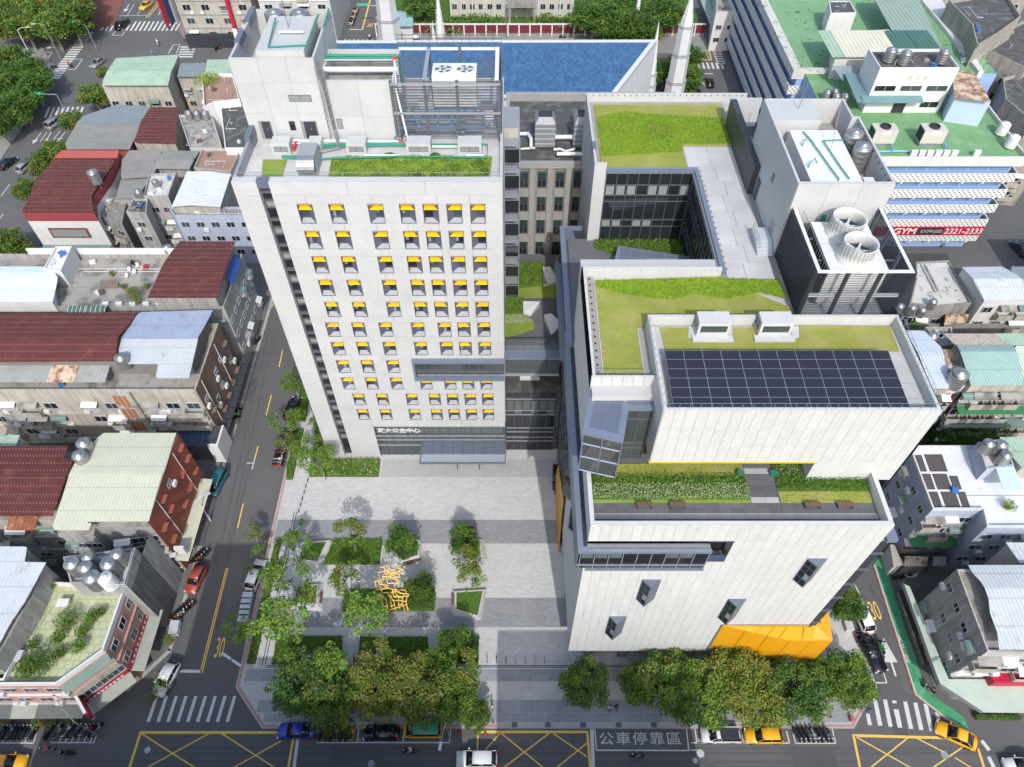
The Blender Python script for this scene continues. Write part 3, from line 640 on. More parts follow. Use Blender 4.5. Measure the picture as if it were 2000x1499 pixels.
# ================================================================ LEFT TOWER (fair-faced panels,yellow window hoods)
TY = 60.9
lt = thing('office_tower','tall pale tower with grid of yellow-hooded windows and planted roof','office tower',(-14,70,.12))
b = MB(); b.prism([(-27.9,61.82),(-1.05,61.82),(-1.05,81),(-27.9,81)],.12,49.0); part('core',b,facj,lt)
b = MB(); b.box(-28.0,61.8,.12,-27.9,81,50.1); b.box(-27.9,81,.12,-1,81.15,50.1); b.box(-1.05,62.4,23.5,-.95,81,50.1); b.box(-1.05,61.8,8.1,-.95,62.4,50.1); part('side_wall',b,fcd,lt)
def panel(x0,z0,x1,z1,y0=TY,y1=61.8,m=fcd,par=None,e=.012,nm='wall_panel'):
 mb = MB(); mb.box(x0 + e,y0,z0 + e,x1 - e,y1,z1 - e); return part(nm,mb,m,par or lt)
cols = {}
A_ = [-22.05,-18.81,-14.8,-11.56,-9.15,-6.72,-4.3]; B_ = [-22.68,-19.49,-16.2,-12.26,-9.03,-6.63,-4.21]; C_ = [-21.76,-18.54,-14.51,-11.37,-8.92,-6.49,-4.11]
W = 1.54; LX,RX = -24.3,-1.0
def recess_window(x,zb,zt,shift):
 r = part('window',BX(x + .02,61.55,zb + .02,x + W - .02,61.6,zt - .02),dkgrey,lt)
 # splayed reveals from the opening to a smaller pane
 pw = .82; px0 = x + (.06 if shift < 0 else W - pw - .1 if shift > 0 else (W - pw) / 2); px1 = px0 + pw; pz0 = zb + .27; pz1 = zt - .35; yi = 61.5; yo = TY + .02
 mb = MB(); mb.quad((x + .04,yo,zb + .04),(x + W - .04,yo,zb + .04),(px1,yi,pz0),(px0,yi,pz0)); part('sill',mb,M_('window_sill_metal',(.33,.35,.385),.5,.06,1,0),r)
 mb = MB(); mb.quad((x + .04,yo,zb + .04),(px0,yi,pz0),(px0,yi,zt - .04),(x + .04,yo,zt - .04)); mb.quad((x + W - .04,yo,zb + .04),(x + W - .04,yo,zt - .04),(px1,yi,zt - .04),(px1,yi,pz0)); part('reveal',mb,M_('slate_reveal',(.10,.105,.15),.6,.05,1,0),r)
 part('pane',BX(px0,yi,pz0,px1,yi + .03,zt - .06),glg if random.random() < .5 else gld,r)
 if random.random() < .45: part('blind',BX(px0 + .04,yi + .0,pz0 + random.uniform(.1,.9),px0 + pw * .4,yi - .012,zt - .3),blind,r)
 mb = MB(); mb.box(x,TY - .03,zb - .04,x + W,TY + .03,zb + .04); mb.box(x,TY - .03,zt - .03,x + W,TY + .03,zt + .03); mb.box(x - .03,TY - .031,zb,x + .03,TY + .031,zt); mb.box(x + W - .03,TY - .031,zb,x + W + .03,TY + .031,zt); part('frame',mb,dkgrey,r)
 mb = MB(); q = .26; zi = zt - .22
 mb.slab([(x + .05,yo - .02,zi - .54),(x + W - .05,yo - .02,zi - .54),(px1 + .1 if shift <= 0 else x + W - .1,yi - .1,zi - .3),(px0 - .1 if shift >= 0 else x + .08,yi - .1,zi - .3)],.03); part('hood',mb,yellow,r)
 mb = MB(); mb.box(x + .06,yo,zt - .16,x + W - .06,yo + .1,zt - .06); part('head',mb,orange,r)
def rowband(i,cs,z0,zt,zj,lx=LX,rx=RX,shifts=None):
 # spandrel pieces above the windows,piers between them
 xs = [lx] + [c + d for c in cs for d in (0,W)] + [rx]
 if zj - zt > .05:
  n = max(1,round((rx - lx) / 3.3)); st = (rx - lx) / n
  for k in range(n): panel(lx + k * st,zt,lx + (k + 1) * st,zj)
 for k in range(0,len(xs) - 1,2):
  if xs[k + 1] - xs[k] > .05: panel(xs[k],z0,xs[k + 1],zt)
 for k,c in enumerate(cs): recess_window(c,z0,zt,(shifts or [0] * 9)[k])
panel(LX,48.55,-16.5,50.1); panel(-16.5,48.55,-8.7,50.1); panel(-8.7,48.55,RX,50.1)
SA = [-1,-1,1,-1,-1,1,1]; SB = [1,-1,1,1,1,-1,1]; SC = [-1,-1,1,-1,0,1,1]
zj = 48.55
for i in range(11):
 zt = 47.44 - 3.513 * i; z0 = zt - 2.46
 if i < 5: rowband(i,A_,z0,zt,zj,shifts=SA)
 elif i < 7: rowband(i,B_,z0,zt,zj,shifts=SB)
 elif i == 7:
  rowband(i,B_[:3],z0,zt,zj,rx=-12.9,shifts=SB); panel(-12.9,23.2,-7,zj); panel(-7,23.2,RX,zj)
 elif i == 8:
  rowband(i,B_[:3],z0,zt,zj,rx=-12.9,shifts=SB); rowband(i,B_[3:],z0,19.0,19.05,lx=-12.9,shifts=SB[3:])
 else: rowband(i,C_,z0,zt,zj,shifts=SC)
 zj = z0
for z1,z0 in ((zj,6.4),(6.4,2.9),(2.9,.12)): panel(LX,z0,-20.05,z1)
panel(-20.05,8.08,-13.5,zj); panel(-13.5,8.08,-7.2,zj); panel(-7.2,8.08,RX,zj)
zz = [50.1,48.5] + [47.44 - 3.513 * i - 2.46 for i in range(11)] + [6.4,2.9,.12]
for a,c in zip(zz[:-1],zz[1:]): panel(-28,c,-25.5,a)
# glazed stair strip with floor-by-floor transoms
b = MB(); b.box(-25.5,61.6,.12,-24.3,61.7,49.6); part('stair_glazing',b,gld,lt)
b = MB(); b.box(-25.52,TY + .05,49.3,-24.28,61.7,50.2); part('parapet_cap',b,gm1,lt)
for k in range(13):
 z = 48.6 - 3.513 * k; tr = part('transom',BX(-25.5,TY + .35,z - .1,-24.3,61.6,z + .1),dkgrey,lt)
 for q,m in ((1.1,dkgrey),(2.0,dkgrey)):
  if z - q > .3: part('mullion',BX(-25.5,TY + .45,z - q - .05,-24.3,61.6,z - q + .05),m,tr)
 if z > 4: part('blind',BX(-25.4,61.57,z - 1.95,-24.4,61.6,z - 1.2 + random.uniform(-.2,.2)),blind,tr)
# glazed ledge box cut into the fcd at mid height
b = MB(); b.box(-12.9,TY - .35,22.5,-1,61.6,23.15); b.box(-12.9,TY - .35,18.95,-1,61.2,19.3); b.box(-12.9,TY - .3,19.3,-12.6,61.6,22.5); part('ledge_frame',b,gm2,lt)
part('ledge_glass',BX(-12.6,61.45,19.3,-1,61.5,22.5),glg,lt)
b = MB()
for k in range(10): b.box(-12.6 + 1.17 * k,61.3,19.3,-12.52 + 1.17 * k,61.45,22.5)
b.box(-12.6,61.32,20.1,-1,61.44,20.18); part('mullion',b,dkgrey,lt)
# ground-floor glazing,lettering and canopy
part('lobby_glass',BX(-20.05,61.3,.12,-1,61.35,8.05),glg,lt)
for k in range(17):
 x = -20.05 + k * 1.19; part('mullion',BX(x - .03,61.15,.12,x + .03,61.3,8.05),dkgrey,lt)
for z in (2.9,4.3,5.3,8.0): part('transom',BX(-20.05,61.1,z - .05,-1,61.3,z + .05),mgr if z < 8 else dkgrey,lt)
for k in range(12): part('blind',BX(-19.9 + k * 1.55,61.28,6.0,-18.5 + k * 1.55,61.3,7.6),M_('frosted_glass',(.10,.115,.115),.3,.15,1,0),lt)
sg = []
for k,ch in enumerate('政大公企中心'):
 x,z = atY(450 + (1073 + 50 * k) * .275,700 + 515 * .275,61.0)
 rtext('sign_character',ch,None,1.15,0,.95,1,white,extr=.03,bold=.03,parent=lt,rot=(R(90),0,R(random.uniform(-2,2))),loc=(x,61.0,z))
cn = thing('entrance_canopy','slate-blue glazed canopy over the left tower\'s entrance','canopy',(-7,59,.12))
for k in range(8):
 x0 = -13.3 + k * 1.53; part('panel',BX(x0 + .02,57.3,4.15,x0 + 1.51,58.7,4.22),M_('canopy_glass_pale',(.28,.32,.37),.3,.05,1,0),cn); part('panel',BX(x0 + .02,58.74,4.2,x0 + 1.51,61.0,4.27),gm1,cn)
b = MB(); b.box(-13.5,57.1,4.0,-.95,57.28,4.3); b.box(-13.5,57.28,4.0,-13.32,61.1,4.3); b.box(-1.05,57.28,4.0,-.9,61.1,4.3); part('frame',b,gm1,cn)
for x in (-8.2,-4.9): part('post',MB().tube([(x,58.7,4.1),(x,58.7,.12)],.06),dkm,cn)
Zr = lambda x,y: (400 + x * .30015,y * .30015)
RZ = 49.02
part('roof_deck',MB().prism([(-27.7,61.8),(-1.2,61.8),(-1.2,80.9),(-27.7,80.9)],48.9,RZ),rcn,lt)
def roofpoly(pts,z=RZ): return PL([Zr(*p) for p in pts],z)
q = roofpoly([(380,1045),(535,1045),(500,1175),(370,1180)]); gt = part('roof_lawn',MB().prism(q,RZ,RZ + .12),turf2,lt)
q = roofpoly([(830,1030),(1870,1030),(1850,1192),(800,1192)]); gt = part('roof_lawn',MB().prism(q,RZ,RZ + .15),turf2,lt)
q2 = roofpoly([(830,1030),(1868,1025),(1850,1150),(1690,1175),(1660,1190),(802,1190)])
bed('meadow',q2,RZ + .1,.35,.14,.1,[turf2,lf_lt,lf_lime,lm],21,2,lt,patch=True,box=False)
for cx,cy,rr in ((1620,1110,1.1),(1780,1080,.8),(1200,1030,.7),(1500,1150,.5),(1390,1155,.5),(1820,1130,.6),(1500,1030,.6)):
 X,Y = P(*Zr(cx,cy),RZ); mb = MB(); rng = random.Random(cx)
 for k in range(220):
  a = rng.uniform(0,6.28); d = rng.random() ** .5 * rr; leafquad(mb,(X + d * math.cos(a),min(80,max(62,Y + d * math.sin(a))),RZ + .2 + rng.uniform(0,.5) * (1 - d / rr)),.12,rng,.5,rng.randrange(2))
 part('shrub',mb,[lm,lf_lt],lt,kind='stuff')
for pts in ([(395,1040),(240,1170),(225,1165),(330,940),(420,935)],):
 pass
b = MB()
for x in range(-27,-1,2): b.box(x - .02,61.95,50.0,x + .02,61.99,50.5)
b.box(-27.6,61.95,50.45,-1.3,61.99,50.49); part('roof_rail',b,std,lt)
part('west_parapet',BX(-27.9,61.9,49.0,-27.6,80.8,50.3),mgr,lt)
part('parapet_cap',BX(-28.0,67.5,50.0,-27.4,70.0,50.9),gm1,lt)
part('east_parapet',BX(-1.25,61.9,49.0,-1.06,69.5,50.05),fcd,lt)
# rooftop skylight hoods
for k,(x0,x1) in enumerate(((430,550),(672,755),(920,1045),(1310,1468),(1645,1800))):
 X0,Y0 = P(*Zr(x0,990),RZ + .6); X1,_ = P(*Zr(x1,990),RZ + .6); Y0 = 67.2
 t = thing('roof_hood',['pale boxy roof hood at the west end of the tower roof','pale boxy roof hood just behind the duct unit on the tower roof','pale boxy roof hood third from the west on the tower roof','wide pale roof hood with twin panes, second from the east on the tower roof','pale roof hood nearest the east end of the tower roof'][k],'roof hood',((X0 + X1) / 2,Y0 + .8,RZ),'roof hoods on the left tower')
 part('body',MB().prism([(X0,Y0),(X1,Y0),(X1,Y0 + 1.5),(X0,Y0 + 1.5)],RZ,RZ + 1.3),fcd,t)
 fr = part('window',BX(X0 + .25,Y0 - .03,RZ + .35,X1 - .25,Y0,RZ + .95),dkgrey,t)
 xm = (X0 + X1) / 2
 part('pane',BX(X0 + .3,Y0 - .05,RZ + .4,xm - .04,Y0 - .03,RZ + .9),blind,fr); part('pane',BX(xm + .04,Y0 - .05,RZ + .4,X1 - .3,Y0 - .03,RZ + .9),blind,fr)
# duct unit
X,Y = P(*Zr(670,1060),RZ + 1)
t = thing('duct_unit','grey metal air duct unit with curved hood on the tower roof','duct unit',(X,Y,RZ))
part('body',BX(X - .9,Y - .2,RZ + .3,X + .9,Y + 2.0,RZ + 2.0),mgr,t)
mb = MB()
for k in range(6):
 a0,a1 = R(15 * k),R(15 * (k + 1)); r = 1.3
 mb.quad((X - .9,Y - .2 - r * math.sin(a0) * .9,RZ + .7 + r * math.cos(a0)),(X + .9,Y - .2 - r * math.sin(a0) * .9,RZ + .7 + r * math.cos(a0)),(X + .9,Y - .2 - r * math.sin(a1) * .9,RZ + .7 + r * math.cos(a1)),(X - .9,Y - .2 - r * math.sin(a1) * .9,RZ + .7 + r * math.cos(a1)))
part('hood',mb,steel,t); part('base',BX(X - 1,Y - .8,RZ,X + 1,Y + 1.8,RZ + .3),std,t)
# pipes on the tower roof
def pipe(label,pts,r,m,cat='pipe',px=True,z=None,parent=None):
 w = [(*P(*Zr(x,y),zz),zz) for x,y,zz in pts] if px else pts
 mb = MB(); mb.tube(w,r,8)
 if parent: return part('pipe',mb,m,parent)
 return solo('pipe',mb,m,label,cat)
h = RZ + .5
pp = thing('pipework','green and white pipes running along the tower\'s planted roof','pipework',(-14,67,RZ))
pipe('',[(500,1025,h),(730,1035,h),(1260,1018,h),(1840,1025,h),(1840,940,h),(1470,940,h),(830,955,h),(640,960,h),(600,1020,h)],.09,greenpipe,parent=pp)
pipe('',[(500,1018,h + .1),(610,1018,h + .1),(640,950,h + .1),(830,940,h + .1),(1300,935,h + .1)],.13,greenpipe,parent=pp)
pipe('',[(560,918,h),(900,918,h),(1270,925,h)],.16,white,parent=pp); pipe('',[(560,935,h),(900,935,h),(1300,940,h)],.08,white,parent=pp); pipe('',[(1040,1012,h),(1270,1010,h)],.08,white,parent=pp)
pipe('',[(1480,955,h),(1640,955,h)],.12,white,parent=pp); pipe('',[(1700,1012,h),(1815,1012,h),(1815,950,h)],.09,white,parent=pp)
pipe('',[(1262,925,h),(1290,925,h)],.2,redpipe,parent=pp); pipe('',[(575,975,h),(595,925,h)],.15,redpipe,parent=pp)
for k in range(5): pipe('',[(1235 + 22 * k,905,h),(1265 + 22 * k,700,h)],.07,white if k % 2 else greenpipe,parent=pp)
PY = 69.9
pa = thing('plant_room','tall pale plant room block on the west side of the tower roof','plant room',(-24,75,RZ))
b = MB(); b.box(-28,PY,RZ,-19.6,80.6,55.2); part('body',b,fcd,pa)
for z0,z1 in ((49.02,52.2),(52.2,55.6),(55.6,58.1)):
 for x0,x1 in ((-28,-25.2),(-25.2,-22.4),(-22.4,-19.6)):
  mb = MB(); mb.box(x0 + .01,PY - .12,z0 + .01,x1 - .01,PY - .003,z1 - .01); part('wall_panel',mb,fcd,pa)
b = MB(); b.ring([(-28.01,PY),(-19.59,PY),(-19.59,80.61),(-28.01,80.61)],.25,55.2,58.1); part('parapet',b,fcd,pa)
part('cap',BX(-28.15,73.0,57.6,-27.6,75.5,58.3),gm1,pa); part('cap',BX(-28.15,77.5,57.6,-27.6,80.6,58.4),gm1,pa)
part('inner_room',MB().prism([(-25.3,70.3),(-20.5,70.3),(-20.5,77.6),(-25.3,77.6)],55.2,58.7),fcd,pa)
for (a,c,lab) in (((345,785),(460,900),0),((620,785),(750,893),0)):
 x0,z1 = atY(*Zr(*a),PY); x1,z0 = atY(*Zr(*c),PY); x1 = x1 - .1; part('door_recess',BX(x0,PY - .16,RZ + .02,x1 + .1,PY - .12,z1),facj,pa); d = part('door',BX(x0 + .35,PY - .2,RZ + .3,x1,PY - .16,z1 - .05),M_('dark_door',(.045,.04,.055),.5,.05,1,0),pa); part('handle',BX((x0 + x1) / 2 + .2,PY - .24,RZ + 1.4,(x0 + x1) / 2 + .26,PY - .2,RZ + 1.6),steel,d)
 part('step',BX(x0 + .1,PY - 1.1,RZ,x1 + .1,PY - .17,RZ + .3),conc,pa)
for (a,c) in (((545,785),(600,845)),((542,615),(700,658))):
 x0,z1 = atY(*Zr(*a),PY); x1,z0 = atY(*Zr(*c),PY); w = part('window',BX(x0,PY - .16,z0,x1,PY - .12,z1),dkgrey,pa)
 if x1 - x0 > 2: xm = (x0 + x1) / 2; part('pane',BX(x0 + .06,PY - .18,z0 + .06,xm - .03,PY - .16,z1 - .06),blind,w); part('pane',BX(xm + .03,PY - .18,z0 + .06,x1 - .06,PY - .16,z1 - .06),blind,w)
 else: part('pane',BX(x0 + .06,PY - .18,z0 + .06,x1 - .06,PY - .16,z1 - .06),gld,w)
pb = thing('plant_room','lower pale plant room beside the louvred cooling enclosure','plant room',(-15.5,73,RZ))
part('body',BX(-19.55,PY,RZ,-12,76.4,54.6),fcd,pb); part('parapet',MB().ring([(-19.58,PY - .01),(-11.98,PY - .01),(-11.98,76.41),(-19.58,76.41)],.22,54.6,55.8),fcd,pb)
part('roof_deck',BX(-19.3,PY + .25,54.6,-12.25,76.1,54.65),wdk,pb)
for z0,z1 in ((49.02,51.9),(51.9,55.8)):
 for x0,x1 in ((-19.5,-15.7),(-15.7,-12.0)): part('wall_panel',BX(x0 + .01,PY - .1,z0 + .01,x1 - .01,PY - .012,z1 - .01),fcd,pb)
x0,z1 = atY(*Zr(855,770),PY); x1,z0 = atY(*Zr(905,835),PY); w = part('window',BX(x0,PY - .14,z0,x1,PY - .1,z1),dkgrey,pb); part('pane',BX(x0 + .06,PY - .16,z0 + .06,x1 - .06,PY - .14,z1 - .06),blind,w)
mb = MB()
for x in (-19.35,-18.85): mb.tube([(x,PY - .3,49.6),(x,PY - .3,58.2)],.03,5)
for k in range(24): mb.tube([(-19.35,PY - .3,49.9 + k * .34),(-18.85,PY - .3,49.9 + k * .34)],.02,4,cap=False)
for k in range(8): mb.tube([(-19.4,PY - .3,52 + k * .8),(-19.5,PY - .8,52 + k * .8),(-19.1,PY - 1.1,52 + k * .8),(-18.7,PY - .8,52 + k * .8),(-18.8,PY - .3,52 + k * .8)],.02,4,cap=False)
for x in (-19.5,-19.1,-18.7): mb.tube([(x,PY - (1.1 if x == -19.1 else .8),52),(x,PY - (1.1 if x == -19.1 else .8),57.6)],.015,4)
solo('caged_ladder',mb,std,'caged steel ladder up the tower\'s plant rooms','ladder')
pq = thing('pipework','green and white pipes crossing over the tower\'s plant rooms','pipework',(-16,73,55))
for Y,z,r,m in ((74.6,56.0,.16,greenpipe),(74.0,56.0,.12,greenpipe),(73.5,56.1,.05,white),(72.5,55.6,.28,white)): pipe('',[(-19.5,Y,z),(-11.9,Y,z),(-11.9,Y,53)],r,m,px=False,parent=pq)
pipe('',[(-20.2,77.5,58.9),(-20.2,71,58.9),(-24,70.6,58.9),(-24.3,76,59.2)],.09,greenpipe,px=False,parent=pq); pipe('',[(-19.5,79.5,58.6),(-19.7,76,58),(-19.6,74.6,56.2)],.1,greenpipe,px=False,parent=pq)
pipe('',[(-23.5,73.5,59.0),(-21,73.5,59.0)],.12,white,px=False,parent=pq)
for k in range(3): pipe('',[(-19.25 + .12 * k,PY - .35,58),(-19.0 + .12 * k,PY - .35,50.5),(-18.4 + .12 * k,PY - 2.4,49.7),(-20.5,PY - 3.3,49.7)],.07,steel,px=False,parent=pq)
pipe('',[(-12.2,73.4,56.1),(-11.8,69.6,55.0),(-11.2,69.4,49.4)],.12,white,px=False,parent=pq); pipe('',[(-12.4,73.6,56.1),(-12.0,73.6,56.1)],.3,redpipe,px=False,parent=pq)
pipe('',[(-22.9,75,58.7),(-22.9,75,65)],.05,steel,px=False,parent=pq)
def tank(x,y,z,r,h,label,m=steel,group=None,ribs=5,legs=.0):
 t = thing('water_tank',label,'water tank',(x,y,z),group); pr = [(r,z + legs)]
 for k in range(ribs):
  za = z + legs + h * (k + .35) / ribs; zb = z + legs + h * (k + .65) / ribs; pr += [(r,za),(r * 1.045,(za + zb) / 2),(r,zb)]
 pr += [(r,z + legs + h)]; mb = MB(); mb.lathe(x,y,pr,18); part('body',mb,m,t,True)
 mb = MB(); mb.lathe(x,y,[(r * 1.02,z + legs + h),(r * .85,z + legs + h + .12 * r),(r * .4,z + legs + h + .28 * r),(r * .38,z + legs + h + .36 * r),(.02,z + legs + h + .38 * r)],18); part('lid',mb,m,t,True)
 if legs:
  for a in range(4): part('leg',MB().tube([(x + r * .8 * math.cos(a * 1.57 + .78),y + r * .8 * math.sin(a * 1.57 + .78),z),(x + r * .8 * math.cos(a * 1.57 + .78),y + r * .8 * math.sin(a * 1.57 + .78),z + legs)],.04,4),std,t)
 return t
tank(-25.3,79.0,55.2,1.0,3.2,'steel water tank in the west plant room well, left of its twin'); tank(-22.6,79.0,55.2,1.0,3.2,'steel water tank in the west plant room well, right of its twin')
ce = thing('louvre_enclosure','charcoal louvred screen enclosure on the east side of the tower roof','louvre enclosure',(-6.5,73,RZ))
for x in (-12.3,-8.9,-5.6,-1.3): 
 for y in (69.7,76.6): part('post',BX(x - .14,y - .14,RZ,x + .14,y + .14,55.9),dkgrey,ce)
for k in range(20): part('slat',BX(-12.2,69.48,49.7 + k * .31,-1.2,69.56,49.79 + k * .31),dkgrey,ce)
for k in range(20): part('slat',BX(-1.12,69.6,49.7 + k * .31,-1.05,76.6,49.79 + k * .31),dkgrey,ce)
for z in (52.4,55.6): part('beam',BX(-12.3,69.3,z,-1.2,69.47,z + .2),mgr,ce)
part('beam',BX(-12.3,76.75,55.5,-1.2,76.95,55.75),white,ce); part('beam',BX(-1.75,69.8,55.9,-1.35,76.5,56.0),white,ce); part('beam',BX(-9.1,69.8,55.7,-8.7,76.5,55.9),mgr,ce)
for k in range(14): part('slat',BX(-12.1,70.2 + k * .44,55.2,-8.9 if k > 1 else -1.4,70.28 + k * .44,55.26),dkgrey,ce); part('slat',BX(-3.6,70.2 + k * .44,55.2,-1.4,70.28 + k * .44,55.26),dkgrey,ce)
for k in range(14): part('rail',BX(-12.2 + .85 * k,76.9,55.9,-12.16 + .85 * k,76.94,57.2),dkgrey,ce)
for z in (56.2,56.6,57.0): part('rail',BX(-12.3,76.95,z,-1.1,77.0,z + .06),dkgrey,ce)
def fan_unit(x0,y0,z0,x1,y1,z1,label,nf=2,m=galv_w,cat='air handling unit',parent=None):
 t = thing('cooling_unit',label,cat,((x0 + x1) / 2,(y0 + y1) / 2,z0)); part('body',BX(x0,y0,z0,x1,y1,z1),m,t)
 for k in range(nf):
  cx = x0 + (x1 - x0) * (k + .5) / nf; cy = (y0 + y1) / 2; r = min((x1 - x0) / nf,y1 - y0) * .42
  rg = part('fan_ring',MB().lathe(cx,cy,[(r,z1),(r,z1 + .15),(r * .92,z1 + .15),(r * .92,z1 + .02)],20,cap=False),m,t); part('grille',MB().lathe(cx,cy,[(r * .9,z1 + .015),(r * .9,z1 + .03)],20),dkgrey,rg)
  mb = MB()
  for a in range(5): mb.cbox(cx + r * .45 * math.cos(a * 1.257),cy + r * .45 * math.sin(a * 1.257),z1 + .08,r * .8,r * .35,.03,a * 1.257)
  part('blades',mb,lsl,rg)
 return t
fan_unit(-8.3,71.5,52,-3.7,74.2,55.4,'twin-fan cooling unit inside the tower\'s louvred enclosure')
for k,(x,y,w_,h_) in enumerate(((-11.2,71.6,1.2,1.5),(-9.5,74.2,1.6,2.0),(-5.5,71.0,1.0,1.3),(-2.6,72.6,1.1,1.8),(-2.8,75.2,1.4,1.4))): t = thing('pump_unit','grey pump cabinet inside the tower louvre enclosure, %s from the west' % ('first','second','third','fourth','fifth')[k],'pump cabinet',(x,y,RZ)); part('cabinet',BX(x - w_ / 2,y - .4,RZ + .1,x + w_ / 2,y + .4,RZ + h_),galv_w if k % 2 else mgr,t); part('motor',MB().tube([(x - .3,y - .5,RZ + .5),(x + .3,y - .5,RZ + .5)],.2,8),bluepipe,t); part('base',BX(x - w_ / 2 - .1,y - .7,RZ,x + w_ / 2 + .1,y + .5,RZ + .1),conc,t)
# blue pipes and machines inside the enclosure
pe = thing('pipework','pale blue pump pipes low inside the tower\'s louvred enclosure','pipework',(-7,72,RZ))
for k,(x0,x1,y,z) in enumerate(((-12,-3,70.2,50.3),(-11.8,-5,71,50.8),(-10,-4,72,51.2))): pipe('',[(x0,y,z + .6),(x0,y,z),(x1,y,z),(x1,y,z + 1.2)],.14,bluepipe,px=False,parent=pe)
for x in (-10,-8,-6.5,-3): pipe('',[(x,70.2,50.3),(x,71.6,50.4),(x,71.6,51.6)],.11,bluepipe,px=False,parent=pe)
ga = thing('steel_gallery','dark glazed gallery stack clinging to the tower\'s east side','gallery',(0,72,23))
for k in range(7):
 z = 23.5 + 3.513 * k
 fl = part('floor_slab',BX(-.95,72,z + 2.3,.9,80,z + 2.45),mgr,ga); part('balustrade',BX(-.95,71.95,z + .2,.9,72.0,z + 2.0),gld,ga); part('rail',BX(-.95,71.85,z + 2.0,.9,71.95,z + 2.08),std,ga); part('wall',BX(-.9,73.5,z + 2.45,.7,73.6,z + 3.6),crw,ga)
for x in (-.9,.88): part('post',BX(x - .06,71.8,23,x + .06,71.93,48),std,ga)
# ================================================================ LINK BETWEEN THE TWO BUILDINGS
lk = thing('link_building','dark glazed link between tower and white building with roof garden','link building',(2.5,68,.12))
part('podium',MB().prism([(-.94,62.3),(6.8,62.3),(6.8,71),(-.94,71)],.12,14.3),dkr,lk)
part('rear_block',MB().prism([(-.94,71),(6.8,71),(6.8,81),(-.94,81)],.12,22.7),concd,lk)
part('glazing',BX(-.9,62.2,.12,6.2,62.27,14.2),gld,lk)
for k in range(7): part('mullion',BX(-.9 + 1.17 * k,62.08,.12,-.84 + 1.17 * k,62.2,14.2),dkgrey,lk)
for z in (2.6,3.6,5.0,6.0,9.3,10.3,13.0): part('transom',BX(-.9,62.05,z,6.2,62.2,z + .09),mgr,lk)
for k in range(6): part('blind',BX(-.75 + 1.17 * k,62.17,9.5 if k % 2 else 10.6,.2 + 1.17 * k,62.2,12.6),M_('frosted_glass',(.10,.115,.115)),lk)
part('bridge',MB().prism([(-.94,61.7),(6.2,61.7),(6.2,64.5),(-.94,64.5)],19.0,22.6),glg,lk)
part('bridge_roof',MB().prism([(-.94,61.2),(6.3,61.2),(6.3,62.6),(-.94,62.6)],22.6,22.95),gm2,lk)
for k in range(7): part('mullion',BX(-.9 + 1.17 * k,61.6,19,-.82 + 1.17 * k,61.7,22.6),dkgrey,lk)
part('transom',BX(-.94,61.5,18.9,6.3,61.72,19.25),mgr,lk)
part('balustrade',BX(-.94,63.6,23.0,6.2,63.64,24.1),glg,lk)
for k in range(6): part('roof_panel',BX(-.9 + 1.2 * k,62.62,22.75,.26 + 1.2 * k,63.6,22.85),M_('canopy_glass_dark',(.12,.14,.15),.3,.05,1,0),lk)
part('garden_deck',MB().prism([(-.94,63.7),(6.2,63.7),(6.2,81),(-.94,81)],22.7,23.0),tgr,lk)
Z7a = lambda x,y: (900 + x * .30015,400 + y * .30015)
def deckpoly(pts,z=23.05): return PL([Z7a(*p) for p in pts],z)
q = deckpoly([(372,385),(545,385),(560,530),(372,545)]); part('turf',MB().prism(q,23.0,23.1),turfd,lk); bed('shrubbery',q,23.05,.6,.16,.12,[lm,lf_lt,ld],31,3,lk)
q = deckpoly([(372,545),(640,400),(645,600),(375,610)]); part('turf',MB().prism(q,23.0,23.08),turf2,lk)
q = deckpoly([(285,610),(405,612),(410,715),(285,720)]); part('turf',MB().prism(q,23.0,23.1),turfd,lk); bed('shrubbery',q,23.05,.5,.15,.1,[lm,lf_lt,ld],32,3,lk)
q = deckpoly([(285,720),(410,715),(470,760),(285,780)]); bed('shrubbery',q,23.05,.3,.14,.1,[lf_pale,lf_lt],33,2,lk)
q = deckpoly([(285,780),(475,760),(480,810),(285,872)]); part('turf',MB().prism(q,23.0,23.09),turf2,lk)
def wedge(label,pts,zs,z0=23.05):
 mb = MB(); w = [P(*Z7a(x,y),z) for (x,y),z in zip(pts,zs)]; n = len(pts)
 if not _ccw(w): w = w[::-1]; zs = zs[::-1]
 mb.add([(x,y,z0) for x,y in w] + [(x,y,z) for (x,y),z in zip(w,zs)],[(i,(i + 1) % n,n + (i + 1) % n,n + i) for i in range(n)] + [tuple(n + i for i in range(n))])
 return solo('skylight_wedge',mb,stone,label,'skylight')
wedge('white faceted skylight rising from dark shrubs in the link garden',[(535,405),(580,403),(635,495),(555,525),(538,510)],[24.3,24.4,23.4,23.3,23.8])
wedge('low white faceted skylight beside the pale grasses in the link garden',[(405,628),(515,630),(455,720),(408,705)],[24.0,24.1,23.3,23.6])
wedge('white faceted skylight on the dark paving near the link balustrade',[(543,715),(590,708),(657,770),(590,850)],[24.2,24.3,23.8,23.3])
t = solo('skylight_wedge',MB().prism([(1.1,64.5),(3.9,64.5),(3.6,66.5),(1.4,66.5)],14.3,lambda x,y: 15.6 if y > 65 else 14.7),stone,'white skylight box in the dark gap under the glazed bridge','skylight')
# ================================================================ WHITE BUILDING ON THE RIGHT
wb = thing('white_building','broad white stone-clad building with stepped green roofs and yellow wedge','office building',(20,50,.12))
FY = 30.0; WX = 6.85; EX = 33.4
def bx(name,x0,y0,z0,x1,y1,z1,m,par=None,kind=None): return part(name,BX(x0,y0,z0,x1,y1,z1),m,par or wb,kind=kind)
